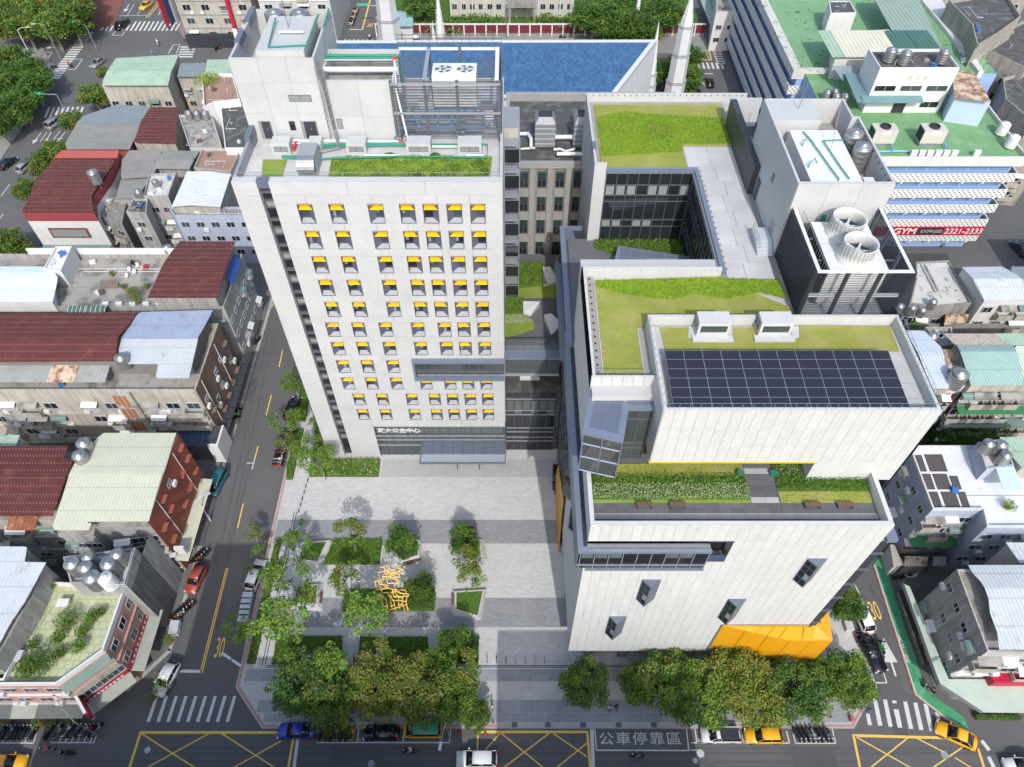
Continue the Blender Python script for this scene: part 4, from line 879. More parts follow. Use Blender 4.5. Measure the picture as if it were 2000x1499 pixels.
# inner body (joint coloured,behind the cladding)
bx('core',WX + .08,FY + .12,4.62,EX - .1,38.5,29.5,stonej); bx('core',WX + .08,FY + .12,33.8,EX - .1,FY + .5,36.75,stonej); bx('core',20.2,FY + .13,29.5,EX - .1,38.4,33.8,stonej); bx('core',WX + .1,31.2,29.5,20.2,38.45,33.8,gld)
bx('body',WX + .1,38.5,.12,35.1,56,44.3,stonej); bx('ground_floor',WX + 1.6,33.2,.12,EX - .3,38.5,4.6,concd)
bx('soffit',WX,FY + .02,4.5,EX,33.3,4.6,mgr)
for k in range(28):
 x0 = WX + k * (EX - WX) / 28; x1 = x0 + (EX - WX) / 28
 zs = [36.8,33.8,29.5,25.3,21.2,17.2,13.2,8.9,4.6]
 for r in range(8):
  if r == 1 and x0 < 20.0: continue
  if r >= 6 and x0 > 23.5: continue
  panel(x0,zs[r + 1],x1,zs[r],FY,FY + .1,stone,wb,.009,'cladding_panel')
# upper block front
U0,U1 = 12.4,35.2
bx('core',U0 + .05,35.5,38.65,U1 - .05,46,45.0,stonej)
for k in range(24):
 x0 = U0 + k * .95; zs = [46.3,43.7,41.15,38.6]
 for r in range(3): panel(x0,zs[r + 1],x0 + .95,zs[r],35.4,35.5,stone,wb,.009,'cladding_panel')
bx('stone_pier',27.3,35.42,35.5,U1,38.4,38.6,stone); bx('side_wall',U0 - .06,35.4,38.6,U0 + .04,46.0,46.3,stone)
bx('yellow_trim',U0 - .1,35.3,38.5,27.4,35.5,38.62,yellow); bx('yellow_trim',U0 - .1,35.5,38.5,U0 + .06,38.5,38.62,yellow)
bx('side_wall',U1 - .06,35.5,0.2,U1 + .02,56.5,46.3,dkm)
bx('terrace_glazing',10.0,38.3,35.5,27.3,38.4,38.6,gld)
# west flank
wall = bx('west_wall',WX,FY + .1,4.6,WX + .07,46,29.8,M_('ribbed_stone_flank',(.50,.50,.49),.8,.06,.6,.05,4))
for k in range(26): part('joint',BX(WX - .006,FY + .5 + .6 * k,4.6,WX,FY + .52 + .6 * k,29.8),facj,wall)
bx('west_glazing',WX + .05,46,.2,WX + .1,73,29.8,gld)
for k in range(12): bx('mullion',WX - .03,46.5 + 2.3 * k,.2,WX + .05,46.6 + 2.3 * k,29.8,dkgrey)
for z in range(5,30,4): bx('transom',WX - .03,46,z,WX + .05,73,z + .15,dkgrey)
bx('upper_west_wall',WX,39.8,34.0,WX + .1,53.6,45.5,M_('ribbed_stone_flank',(.5,.5,.49)))
for k in range(14): bx('joint',WX - .006,40.5 + k,34,WX,40.52 + k,45.5,facj)
# slate ledge wrapped round the front-west corner
lg_ = bx('ledge',5.95,29.05,33.2,WX - .02,56,33.6,gm2); bx('ledge',WX - .02,29.05,33.2,18.0,29.35,33.6,gm2); bx('ledge',WX - .02,29.05,29.6,18.0,29.25,29.85,gm2); bx('ledge',5.95,29.05,29.6,6.2,56,29.9,gm1)
bx('gutter',WX - .02,29.36,33.2,18.0,FY,33.35,std); bx('gutter',6.45,29.6,33.6,6.8,54,33.62,dkm)
bx('ledge_side',5.97,29.3,29.9,6.05,56,33.2,gm1); bx('ledge_glass',6.05,29.25,29.85,18.0,29.3,33.2,gld)
bx('ledge_body',6.06,29.31,29.85,WX - .03,56,33.19,dkm); bx('ledge_floor',WX,29.31,29.5,18,FY + .09,29.6,dkm)
for k in range(10): bx('mullion',6.2 + 1.3 * k,29.17,29.85,6.26 + 1.3 * k,29.25,33.2,mgr)
bx('transom',6.0,29.16,30.5,18,29.24,30.58,mgr)
for k in (0,1,2,6,7): bx('blind',6.35 + 1.3 * k,29.21,32.0,7.4 + 1.3 * k,29.25,33.1,M_('frosted_glass',(.10,.115,.115)))
bx('recess_balustrade',18.1,FY + .02,29.5,20.1,FY + .06,30.9,glb); bx('recess_frame',18.0,FY - .02,33.7,20.15,FY + .1,33.85,gm1)
bx('east_ledge',33.9,30.0,33.5,34.9,36.3,34.0,gm2); bx('east_gutter',EX,30.2,33.4,33.9,36.3,33.5,wdk)
bx('east_glazing',EX,30.4,4.6,34.7,35.4,33.4,dkm)
for k in range(8): bx('fin',EX,30.25,6 + 3.5 * k,34.9,30.4,6.2 + 3.5 * k,dkgrey)
# columns under the overhang
for x in (9.6,13.9,18.3,22.5): part('column',MB().prism([(x - .5,30.7),(x + .5,30.7),(x + .5,31.9),(x - .5,31.9)],.12,4.5),concd,wb)
# wedge windows pushed out of the fcd
def wedgewin(x,z1,z0,w=1.95,d=.9,s=.4):
 A,B,C = (x,FY),(x + w * s,FY - d),(x + w,FY)
 r = part('bay_window',MB().prism([A,B,C],z0,z1),gm1,wb)
 def on(t,off): return (A[0] + (B[0] - A[0]) * t - off * .7,A[1] + (B[1] - A[1]) * t - off * .7)
 zs = [z0 + .15,z0 + (z1 - z0) * .28,z0 + (z1 - z0) * .52,z0 + (z1 - z0) * .76,z1 - .15]
 for k in range(4):
  for t0,t1 in ((.1,.5),(.55,.92)):
   if (k,t0) in ((1,.55),): m = blind
   else: m = gld
   a,b_ = on(t0,.02),on(t1,.02); mb = MB(); mb.quad((a[0],a[1],zs[k] + .05),(b_[0],b_[1],zs[k] + .05),(b_[0],b_[1],zs[k + 1] - .05),(a[0],a[1],zs[k + 1] - .05)); part('pane',mb,m,r)
for px,py,pb in ((1254,1132,1170),(1190,1204,1236),(1422,1170,1206),(1577,1091,1132)):
 x,z1 = atY(px,py,FY); _,z0 = atY(px,pb,FY); wedgewin(x,z1,z0)
for y,z1,z0 in ((42.5,24,19),(35.5,28.5,24)):
 r = part('bay_window',MB().prism([(WX,y),(WX - .9,y + .9),(WX,y + 2.2)],z0,z1),gm1,wb)
 for k in range(3):
  mb = MB(); za = z0 + .3 + k * 1.5; mb.quad((WX - .15,y + .1,za),(WX - .85,y + .8,za),(WX - .85,y + .8,za + 1.3),(WX - .15,y + .1,za + 1.3)); part('pane',mb,gld,r)
# yellow wedge at the foot
f = [(23.7,29.95,6.3),(31.7,29.0,3.2),(36.6,29.0,3.2)]; tp = [(23.7,29.95,13.15),(31.7,29.0,10.95),(36.6,29.0,10.95)]
def lerp(a,b_,t): return tuple(a[i] + (b_[i] - a[i]) * t for i in range(3))
amber = M_('amber_metal_cladding',(.58,.275,.008),.45,.06,.6,.05,3)
def ypanel(a,b_,c,d,m=amber,e=.0):
 mb = MB(); mb.slab([a,b_,c,d] if d else [a,b_,c],.05); return part('yellow_panel',mb,m,wb)
g_ = .004
for k in range(3): ypanel(lerp(f[0],f[1],k / 3 + g_),lerp(f[0],f[1],(k + 1) / 3 - g_),lerp(tp[0],tp[1],(k + 1) / 3 - g_),lerp(tp[0],tp[1],k / 3 + g_))
for k in range(2): ypanel(lerp(f[1],f[2],k / 2 + g_),lerp(f[1],f[2],(k + 1) / 2 - g_),lerp(tp[1],tp[2],(k + 1) / 2 - g_),lerp(tp[1],tp[2],k / 2 + g_))
wl_ = [(23.9 + 1.6 * k,30.02,13.1) for k in range(7)]
for k in range(6):
 a = lerp(tp[0],tp[1],k / 6 + .01); c = lerp(tp[0],tp[1],(k + 1) / 6 - .01); a = (a[0],a[1],a[2] - .02)
for k in range(4):
 t0,t1 = .3 + .175 * k,.3 + .175 * (k + 1)
 ypanel(lerp(tp[0],tp[1],t0 + .01),lerp(tp[0],tp[1],t1),(lerp(tp[0],tp[1],t1)[0] + .8,29.98,12.6),(lerp(tp[0],tp[1],t0 + .01)[0] + .8,29.98,12.75))
for k in range(2):
 x0 = 31.75 + 1.3 * k; ypanel((x0,29.0,10.95),(x0 + 1.25,29.0,10.95),(x0 + 1.25,29.98,12.5),(x0 + .05,29.98,12.55))
ypanel((24.5,29.985,12.4),(33.5,29.985,12.4),(33.5,29.985,13.17),(24.5,29.985,13.17)); ypanel((23.7,29.94,13.15),lerp(tp[0],tp[1],.31),(27,29.98,12.75),(24.2,29.98,13.15)); ypanel((34.3,29.0,10.95),(36.6,29.0,10.95),(36.6,31.3,11.6),(33.5,31.3,12.5)); ypanel((33.5,31.33,12.5),(36.6,31.33,11.6),(36.6,34.5,12.2),(33.5,34.5,12.6)); ypanel((34.2,29.05,10.98),(34.28,29.05,10.98),(33.5,31.2,12.5),(33.42,29.98,12.5))
mb = MB(); mb.quad((36.6,29,3.2),(36.6,34.5,3.2),(36.6,34.5,12.15),(36.6,29,10.9)); mb.add([(23.7,29.95,6.25),(31.7,29,3.15),(36.6,29,3.15),(36.6,34.5,3.15),(23.7,34.5,5.5)],[(0,1,2,3,4)]); mb.box(EX,30.5,3.2,36.5,34.4,10.8); part('yellow_side',mb,orange,wb)
bx('yellow_core',24,30.05,4.65,EX - .2,34,13.1,orange); bx('slate_edge',23.5,FY - .06,4.6,23.68,FY,13.2,gm1); bx('slate_edge',23.5,FY - .06,13.2,33.5,FY + .09,13.32,gm1); bx('slate_edge',6.85,FY - .03,4.5,23.6,FY,4.6,gm1)
mb = MB(); mb.slab([(6.5,45,.3),(6.5,57,.3),(6.82,57,4),(6.82,48,10)],.1); part('yellow_panel',mb,amber,wb)
TZ = 35.5
bx('terrace_base',WX + .1,FY + .5,34.9,EX,38.4,TZ,tgr)
part('parapet',BX(WX,FY + .1,33.6,WX + .38,39.7,36.8),stone,wb); part('parapet',BX(EX - .4,FY + .5,33.6,EX,36.3,36.8),stone,wb); part('parapet',BX(WX + .38,FY + .11,35.4,EX,FY + .45,36.79),stone,wb)
Zt = lambda x,y: (1400 + x * .2001,880 + y * .2001)
Zs = lambda x,y: (950 + x * .275,700 + y * .275)
Yt = lambda y: P(1300,y,TZ)[1]
tile_me = {m: BX(0,0,0,1,1,.02).mesh('paving_slab',m) for m in (tgr,tilepale)}
for (ya,yb,m) in ((1027,1014,tgr),(1014,1003,tilepale),(1003,993,tgr),(993,983,tgr)):
 Y0,Y1 = Yt(ya),Yt(yb); x = WX + .42; k = 0
 while x < EX - .5:
  xe = min(x + 1.15,EX - .45); o = piece('paving_slab',tile_me[m],wb,(x,Y0 + .01,TZ + .003),0,(xe - x - .02,Y1 - Y0 - .02,1)); x = xe
xa0,xa1 = P(1458,940,TZ)[0],P(1512,940,TZ)[0]
for k in range(9):
 Y0 = Yt(983) + k * .62
 for j in range(2): piece('paving_slab',tile_me[tilepale if k in (0,5) else tgr],wb,(xa0 + j * (xa1 - xa0) / 2,Y0,TZ + .003),0,((xa1 - xa0) / 2 - .02,.6,1))
def strip(y0,y1,x0,x1,h,mats,seed,base=turf2,st=.13,sz=.09,lay=2):
 q = [(x0,Yt(y1)),(x1,Yt(y1)),(x1,Yt(y0)),(x0,Yt(y0))]; part('turf',MB().prism(q,TZ,TZ + .05 + seed * .0005),base,wb)
 if mats: bed('planting',q,TZ + .05,h,st,sz,mats,seed,lay,wb,box=False)
strip(907,930,8.6,xa0 - .1,.1,[turf2,turf],41,turf,.2,.08,1); strip(930,948,WX + .5,xa0 - .1,.5,[lm,lf_lt,ld],42,turfd); strip(948,977,WX + .5,xa0 - .05,.4,[lf_pale,lf_pale,lf_lt],43,turfd,.11); strip(977,983,WX + .5,xa0 - .1,.1,None,44)
strip(905,933,xa1 + .1,27.2,.35,[lf_pale,lm,lf_lt],45,turfd); strip(933,961,xa1 + .1,EX - .5,.5,[lm,lf_lt,ld],46,turfd); strip(961,983,xa1 + .1,EX - .5,.1,[turf,turf2],47,turf,.2,.08,1)
def bench(px,py,label):
 X,Y = P(px,py,TZ + .45); t = thing('bench',label,'bench',(X,Y,TZ),'timber benches on the roof terrace')
 part('seat',BX(X - .75,Y - .25,TZ + .4,X + .75,Y + .25,TZ + .46),wood,t)
 for s in (-.68,.6): part('leg',BX(X + s,Y - .22,TZ + .02,X + s + .08,Y + .22,TZ + .4),dkm,t)
bench(1259,985,'brown bench nearest the west end of the roof terrace'); bench(1324,985,'brown bench on the roof terrace, second from the west end'); bench(1588,985,'brown bench right of the slab path on the roof terrace'); bench(1652,985,'brown bench nearest the east end of the roof terrace')
X,Y = P(1424,1022,TZ + .3); solo('flood_lamp',BX(X - .1,Y - .1,TZ + .02,X + .1,Y + .1,TZ + .4),white,'small white lamp behind the front terrace parapet','lamp')
for px,py in ((1445,925),(1510,925)): X,Y = P(px,py,TZ + .3); solo('planter_box',MB().lathe(X,Y,[(.28,TZ + .05),(.32,TZ + .5)],10),M_('teal_bin',(.03,.17,.13),.5,.05,1,0),'teal round bin left of the terrace slab path' if px < 1500 else 'teal round bin right of the terrace slab path','bin')
GZ = 44.5
bx('wing_front',WX,39.7,41.0,12.3,39.82,45.5,stone)
for k in range(6): bx('cladding_panel',WX + .02 + .92 * k,39.62,43.7,WX + .9 + .92 * k,39.7,45.5,stone)
part('wing_parapet',BX(WX,39.83,43.5,WX + .35,53.6,45.5),stone,wb); part('wing_parapet',BX(WX + .35,53.25,43.5,20.6,53.6,45.5),stone,wb); part('parapet',BX(U0 - .05,45.98,44.3,26.9,46.3,46.3),stone,wb)
bx('gravel',WX + .35,40.2,44.3,8.0,53.2,44.55,gravelm); bx('gravel',11.7,40.2,44.3,12.34,46,44.56,gravelm)
for x,y0,y1 in ((8.0,40.2,52.5),(11.6,40.2,46.0)): bx('edging',x,y0,44.3,x + .08,y1,44.65,rcn)
part('roof_lawn',MB().prism([(8.1,40.1),(11.6,40.1),(11.6,46.5),(26.3,46.5),(26.3,49.0),(20.9,52.6),(20.9,53.2),(8.1,52.6)],44.3,GZ + .1),turf,wb)
q = PL([Z7a(865,520),Z7a(1000,490),Z7a(1200,478),Z7a(1500,478),Z7a(1850,478),Z7a(2000,478)],GZ + .1)
q = [(8.2,51.7),(10.5,50.8),(13.2,50.1),(15.2,49.9),(17.5,50.7),(20.5,50.0),(24,50.9),(26.3,50.1),(26.3,52.6),(20.9,52.9),(14,52.75),(8.3,52.6)]
bed('lime_planting',q,GZ + .08,.14,.11,.085,[lf_lime,lf_lime,lf_lt,turf2],51,2,wb,box=True)
for k in range(6): bx('rail_post',7.4 + .85 * k,39.95,45.3,7.44 + .85 * k,39.99,45.9,std)
bx('rail',7.3,39.95,45.85,11.9,39.99,45.9,std)
# path roof slabs
bx('path_roof',20.6,53.6,43.9,26.7,75.8,44.42,facj); bx('path_roof',26.3,46.3,43.9,26.9,53.6,44.42,gravelm); bx('path_roof',20.6,53.0,43.9,26.3,53.65,44.41,facj)
slab_r = BX(0,0,0,1,1,.05).mesh('roof_slab',rcn)
ys = [53.0,55.3,57.9,60.6,63.4,66.3,69.0,71.6,75.6]
for i,(y0,y1) in enumerate(zip(ys[:-1],ys[1:])):
 xs = [21.3,23.2 + .6 * (i % 2),26.0] if y1 < 72 else [20.2,22.9,26.0]
 for x0,x1 in zip(xs[:-1],xs[1:]): piece('roof_slab',slab_r,wb,(x0 + .02,y0 + .02,44.42),0,(x1 - x0 - .04,y1 - y0 - .04,1))
SZ = 45.2
bx('solar_roof',U0,35.5,44.9,U1 - .1,45.98,SZ,facj)
for i in range(3):
 for j in range(7): piece('roof_slab',slab_r,wb,(U0 + .25 + 3.2 * j + .02,35.8 + 3.35 * i,SZ),0,(3.16,3.3,1))
part('parapet',BX(U0,35.5,45.0,U0 + .3,45.98,46.3),stone,wb); part('parapet',BX(U1 - .35,35.5,45.0,U1 - .07,45.98,46.3),stone,wb); part('parapet',BX(U0 + .3,35.5,45.0,U1 - .35,35.75,46.3),stone,wb); part('parapet',BX(26.9,46.0,44.5,U1 - .07,46.3,46.3),stone,wb)
part('roof_lawn',MB().prism(PL([(1288,640),(1345,640),(1345,661),(1432,661),(1432,640),(1478,640),(1478,662),(1562,661),(1562,636),(1738,638),(1757,687),(1300,690)],SZ + .1),SZ,SZ + .12),turf,wb)
mb = MB()
for k in range(26): mb.box(U0 + .4 + .86 * k,35.62,46.3,U0 + .43 + .86 * k,35.65,47.0)
mb.box(U0 + .3,35.62,46.97,U1 - .3,35.65,47.0)
for k in range(12): mb.box(U1 - .22,36 + .86 * k,46.3,U1 - .19,36.03 + .86 * k,47.0); mb.box(U0 + .12,36 + .86 * k,46.3,U0 + .15,36.03 + .86 * k,46.8)
mb.box(U1 - .22,35.7,46.97,U1 - .19,45.9,47.0); part('roof_rail',mb,std,wb)
# solar array: panels laid on a low rack,cells as fine relief
def cellmat():
 m = bpy.data.materials.new('solar_cells'); m.use_nodes = True; N = m.node_tree.nodes; L = m.node_tree.links; b_ = N['Principled BSDF']
 tc = N.new('ShaderNodeTexCoord'); br = N.new('ShaderNodeTexBrick'); br.offset = 0; br.inputs['Scale'].default_value = 1; br.inputs['Brick Width'].default_value = .16; br.inputs['Row Height'].default_value = .165; br.inputs['Mortar Size'].default_value = .011
 br.inputs['Color1'].default_value = (.007,.007,.019,1); br.inputs['Color2'].default_value = (.012,.011,.030,1); br.inputs['Mortar'].default_value = (.075,.075,.095,1)
 L.new(tc.outputs['Object'],br.inputs[0]); L.new(br.outputs[0],b_.inputs['Base Color']); b_.inputs['Roughness'].default_value = .35; b_.inputs['Specular IOR Level'].default_value = .3; return m
cm = cellmat()
sa = thing('solar_array','dark blue solar array of seventy-two panels on the white building','solar array',(13.25,35.85,SZ))
tilt = math.atan(.052); pm = MB(); pm.box(.02,.02,0,1.6,.97,.035); pme = pm.mesh('panel',cm); fm = MB(); fm.box(0,0,-.02,1.62,.028,.05); fm.box(0,.962,-.02,1.62,.99,.05); fm.box(0,.028,-.02,.034,.962,.05); fm.box(1.586,.028,-.02,1.62,.962,.05); fme = fm.mesh('frame',steel)
for i in range(12):
 for j in range(6):
  o = bpy.data.objects.new('panel',pme); col.objects.link(o); o.parent = sa; o.location = (i * 1.62,j * .99 * math.cos(tilt),.95 + j * .99 * math.sin(tilt)); o.rotation_euler = (tilt,0,0)
  f2 = bpy.data.objects.new('frame',fme); col.objects.link(f2); f2.parent = o
for i in range(7):
 for j in (0.3,3,5.6): part('post',BX(13.3 + 3.2 * i,35.85 + j,SZ,13.36 + 3.2 * i,35.91 + j,SZ + .95 + j * .05),std,sa)
# roof lights
for k,(px,lab) in enumerate(((1362,'white box roof light with dark window, left of the pair on the solar roof'),(1483,'white box roof light with dark window, right of the pair on the solar roof'))):
 X0,_ = P(px,612,47.0); X1,_ = P(px + 62,612,47.0); Y0 = 44.5
 t = thing('roof_light',lab,'roof light',((X0 + X1) / 2,45.2,SZ)); part('body',MB().prism([(X0,Y0),(X1,Y0),(X1,45.97),(X0,45.97)],SZ,47.05),stone,t); part('plinth',BX(X0 - .4,43.8,SZ + .05,X1 + .4,Y0,SZ + .3),stone,t)
 w = part('window',BX(X0 + .25,Y0 - .03,45.9,X1 - .25,Y0,46.65),dkm,t); xm = (X0 + X1) / 2
 for a,c in ((X0 + .32,xm - .04),(xm + .04,X1 - .32)): part('pane',BX(a,Y0 - .05,45.97,c,Y0 - .03,46.58),glg,w)
 part('side_window',BX(X0 - .03,Y0 + .4,45.7,X0,Y0 + 1.6,46.7),gld,t)
# slate bay hung over the terrace corner
bay_ = thing('projecting_bay','slate-blue glazed bay jutting over the white building\'s roof terrace','bay',(9,37,37.8))
ro = [(5.95,35.1),(9.3,34.2),(10.1,37.6),(12.3,37.6),(12.3,39.6),(WX,39.6)]
part('roof',MB().prism(ro,43.3,43.6),gm2,bay_); inn = [(6.6,35.6),(8.95,34.95),(9.75,38.0),(9.9,39.3),(7.4,39.3)]
ax = Vector((3.35,-.9,0)).normalized(); ay = Vector((.8,3.4,0)).normalized()
for i in range(2):
 for j in range(4):
  o = Vector((6.55,35.65,43.62)) + ax * (i * 1.24) + ay * (j * .95); mb = MB(); mb.slab([o,o + ax * 1.2,o + ax * 1.2 + ay * .91,o + ay * .91],.03); part('roof_panel',mb,gm1,bay_)
part('roof_panel',BX(10.05,38.0,43.6,12.1,39.3,43.64),gm1,bay_)
part('body',MB().prism([(6.05,35.2),(9.2,34.35),(9.95,37.6),(9.95,39.6),(WX,39.6)],37.8,43.3),glg,bay_)
mb = MB(); A = Vector((6.02,35.13,0)); B = Vector((9.22,34.28,0))
for t0 in (0,.5,1): p = A.lerp(B,t0); mb.box(p.x - .06,p.y - .08,37.8,p.x + .06,p.y + .04,43.3)
for z in (37.8,40.0,42.0): mb.tube([(A.x,A.y,z),(B.x,B.y,z)],.09,4)
mb.tube([(9.22,34.28,37.9),(10.0,37.6,37.9)],.1,4); part('frame',mb,gm1,bay_); mb = MB(); mb.slab([(6.3,35.02,40.2),(8.6,34.4,40.2),(8.9,34.3,41.9),(6.6,34.93,41.9)],.02); part('mesh_blind',mb,M_('mesh_screen',(.07,.065,.07),.8,0,1,.3,12),bay_)
part('glazed_wall',BX(9.96,37.75,35.6,12.3,37.8,43.3),glg,bay_)
for z in (37.4,38.2,41.9,43.2): part('transom',BX(9.96,37.66,z,12.3,37.75,z + .08),dkgrey,bay_)
for x in (10.0,11.1,12.22): part('mullion',BX(x,37.67,35.6,x + .07,37.75,43.3),dkgrey,bay_)
# wide slate roof over the gallery
gr = thing('gallery_roof','long slate metal roof over the walkway beside the courtyard','roof',(7.5,64,33.6))
for k in range(9): part('roof_panel',MB().prism([(6.75,55.4 + 2.0 * k),(8.9 - .11 * max(0,k - 4) ** 1.5,55.4 + 2.0 * k),(8.9 - .11 * max(0,k - 3) ** 1.5,57.37 + 2.0 * k),(6.75,57.37 + 2.0 * k)],33.5,33.95),gm1,gr)
part('roof_panel',BX(6.75,53.6,33.5,8.9,55.37,33.95),gm1,gr); part('edge',BX(6.1,53.6,33.4,6.72,73.7,34.0),gm2,gr); part('end',BX(6.1,73.72,33.4,9.0,74.0,34.0),gm2,gr); part('wall',BX(6.4,53.7,22,8.6,73.6,33.4),dkm,gr); part('lower_ledge',BX(5.6,55,29.6,6.38,71.5,30.0),gm2,gr)
ex = 9.35
bx('wing_core',ex + .3,71.0,.2,26.6,85.5,44.0,facj); bx('wing_west_wall',ex,70.7,.2,ex + .28,85.8,45.5,fcd); bx('wing_west_front',ex + .28,70.7,34.4,10.75,71.0,45.5,fcd); bx('wing_north_wall',ex + .28,85.5,.2,29.6,85.8,45.5,fcd)
bx('cap',ex - .06,73.5,44.6,ex + .4,75.0,45.6,gm1)
bx('wing_roof',ex + .28,71.0,43.9,26.6,85.5,44.45,gravelm)
part('roof_lawn',MB().prism([(ex + .9,71.1),(20.0,71.1),(20.1,75.8),(26.2,75.8),(26.2,84.6),(ex + 1.0,84.6)],44.0,GZ + .08),turf,wb)
bed('lime_planting',[(ex + 1.1,73.4),(20.0,74.4),(20.1,76.0),(26.1,76.0),(26.1,81.5),(18,82.4),(14,83),(ex + 1.1,81.8)],GZ + .05,.12,.12,.09,[lf_lime,lf_lime,turf2,lf_lt],52,1,wb,box=True); bed('dry_patch',[(16.5,77),(18.6,76.4),(19.2,80),(17.4,81.5),(16,80)],GZ + .15,.1,.16,.09,[leafmat('dry_leaf',(.21,.19,.05)),turf2,lf_lime],58,1,wb,box=False)
bx('courtyard_coping',10.7,70.65,44.2,21.2,71.05,44.75,gm2); bx('courtyard_coping',20.75,53.6,44.2,21.25,70.64,44.75,gm2)
CZ = 34.4
bx('courtyard_back_glass',10.75,70.72,CZ,20.8,70.78,44.2,gld); bx('courtyard_side_glass',20.9,53.6,CZ,20.95,70.7,44.2,gld)
for k in range(9): bx('mullion',10.8 + 1.24 * k,70.62,CZ,10.86 + 1.24 * k,70.72,44.2,dkgrey)
for z in (36.6,37.6,40.3,41.2,42.6): bx('transom',10.75,70.63,z,20.8,70.72,z + .08,dkgrey); bx('transom',20.82,53.6,z,20.9,70.6,z + .08,dkgrey)
for k in range(14): bx('mullion',20.82,54.5 + 1.22 * k,CZ,20.9,54.56 + 1.22 * k,44.2,dkm)
for k in (0,1,2,4,5,7): bx('blind',10.95 + 1.24 * k,70.7,41.3,11.9 + 1.24 * k,70.72,42.5,blind)
for k in (0,1,3,4): bx('blind',10.95 + 1.24 * k,70.7,36.7,11.9 + 1.24 * k,70.72,37.5,blind)
bx('courtyard_floor',WX + .1,53.6,33.9,20.9,71,CZ,tgr)
q = PL([Z7a(865,240),Z7a(1640,235),Z7a(1660,400),Z7a(1000,330),Z7a(870,285)],CZ); part('courtyard_turf',MB().prism(q,CZ,CZ + .1),turfd,wb); bed('courtyard_planting',q,CZ + .05,.45,.16,.11,[lm,lf_lt,ld],55,2,wb,box=False)
cg = thing('courtyard_canopy','sloping slate glass canopy across the courtyard\'s south side','canopy',(15,56,CZ))
c3 = [(*P(*Z7a(1025,268),36.4),36.4),(*P(*Z7a(1640,362),36.4),36.4),(*P(*Z7a(1660,400),36.2),36.2),(*P(*Z7a(985,412),36.0),36.0)]
mb = MB(); mb.slab([c3[3],c3[2],c3[1],c3[0]],.2); part('roof',mb,gm2,cg)
for k in range(8):
 t0 = .03 + k * .12; t1 = t0 + .112
 for s0,s1 in ((.06,.5),(.54,.95)):
  def uv(t,s): a = Vector(c3[3]).lerp(Vector(c3[2]),t); b_ = Vector(c3[0]).lerp(Vector(c3[1]),t); p = a.lerp(b_,s); p.z += .02; return p
  mb = MB(); mb.slab([uv(t0,s0),uv(t1,s0),uv(t1,s1),uv(t0,s1)],.015); part('pane',mb,gm1,cg)
part('support',BX(12,54.0,CZ,19,54.2,35.9),dkgrey,cg)
TW = 26.6
pt = thing('plant_tower','tall grey-white plant block with open roof well on the white building','plant block',(31,64,44.4))
bx('body',TW + .05,56.76,30,35.6,71.38,50.18,fcd,pt)
for x0 in (0,3.0,6.0): 
 for z0,z1 in ((44.5,48.7),(48.7,53.0)): bx('wall_panel',TW + x0 + .01,56.6,z0 + .01,TW + x0 + 2.99,56.74,z1 - .01,fcd,pt)
for k in range(4):
 for z0,z1 in ((44.5,48.7),(48.7,53.0)): bx('wall_panel',TW - .03,56.76 + 3.6 * k,z0 + .01,TW - .004,60.34 + 3.6 * k,z1 - .01,fcd,pt)
part('parapet',MB().ring([(TW,56.75),(35.62,56.75),(35.62,68.0),(35.0,68.0),(35.0,71.4),(TW,71.4)],.22,50.2,53.0),fcd,pt)
bx('well_floor',TW + .22,57,50.2,35.4,71.1,50.3,wdk,pt); bx('covered_part',TW + .2,67.3,50.3,31.6,71.2,52.95,fcd,pt)
bx('tank_room',28.3,57.9,50.3,33.2,66.6,52.3,M_('pale_screed',(.62,.63,.64),.85,.08,.5,.03,4),pt)
d = bx('door',TW - .06,58.4,44.5,TW - .005,59.6,46.8,mgr,pt); bx('window',TW - .06,62.3,48.9,TW - .005,63.0,49.9,gm1,pt); bx('hole',TW - .055,65.2,44.5,TW - .004,66.3,47.0,dkgrey,pt)
tank(34.4,62.6,50.3,.85,2.8,'tall steel water tank in the plant tower well, front of two'); tank(34.3,64.9,50.3,.85,2.8,'tall steel water tank in the plant tower well, behind the front one')
X,Y = 34.2,58.8; t = solo('white_box_unit',BX(X - .5,Y - .4,50.3,X + .5,Y + .4,51.9),white,'white cabinet in the south-east corner of the plant tower well','cabinet')
pz = thing('pipework','green pipes looping over the plant tower\'s roof well','pipework',(30,62,50.3))
for pts in ([(29.5,66,52.5),(29.9,64.5,52.5),(30.6,59.8,52.5),(30.9,58.1,52.5),(30.9,57.6,51)],[(31.9,58.1,52.5),(31.6,60,52.5),(31.1,64.4,52.5),(33.6,64.6,52.5),(34.8,65.3,53.2)],[(28.9,63.8,50.5),(28.9,63.8,52.8),(29.4,64.2,53.1),(29.7,64.2,52.6)],[(28.6,60.2,50.5),(28.6,60.2,52.8),(29.1,60.5,53.1),(29.4,60.5,52.6)]): pipe('',pts,.065,greenpipe,px=False,parent=pz)
pipe('',[(31.3,62.4,52.3),(32.2,66.2,56.5)],.03,steel,px=False,parent=pz); pipe('',[(29.7,69.4,53),(29.9,69.5,56)],.04,steel,px=False,parent=pz)
for k in range(4): pipe('',[(30.0 + .15 * k,56.5,49.5),(29.9 + .15 * k,56.0,46.8),(29.6 + .15 * k,55.6,46.0)],.1,greenpipe if k < 3 else white,px=False,parent=pz)
bx('dark_clad_wall',25.9,66.6,44.4,TW - .02,80,48.0,M_('charcoal_cladding',(.06,.065,.075),.5,.08,1,0,metal=.3)); bx('north_parapet',25.9,80,44.4,29.6,80.3,48,fcd)
st = thing('roof_steps','grey metal landing and steps beside the plant tower door','steps',(25.5,57.5,44.5)); part('landing',BX(24.9,57.7,44.5,26.5,59.8,45.3),lsl,st)
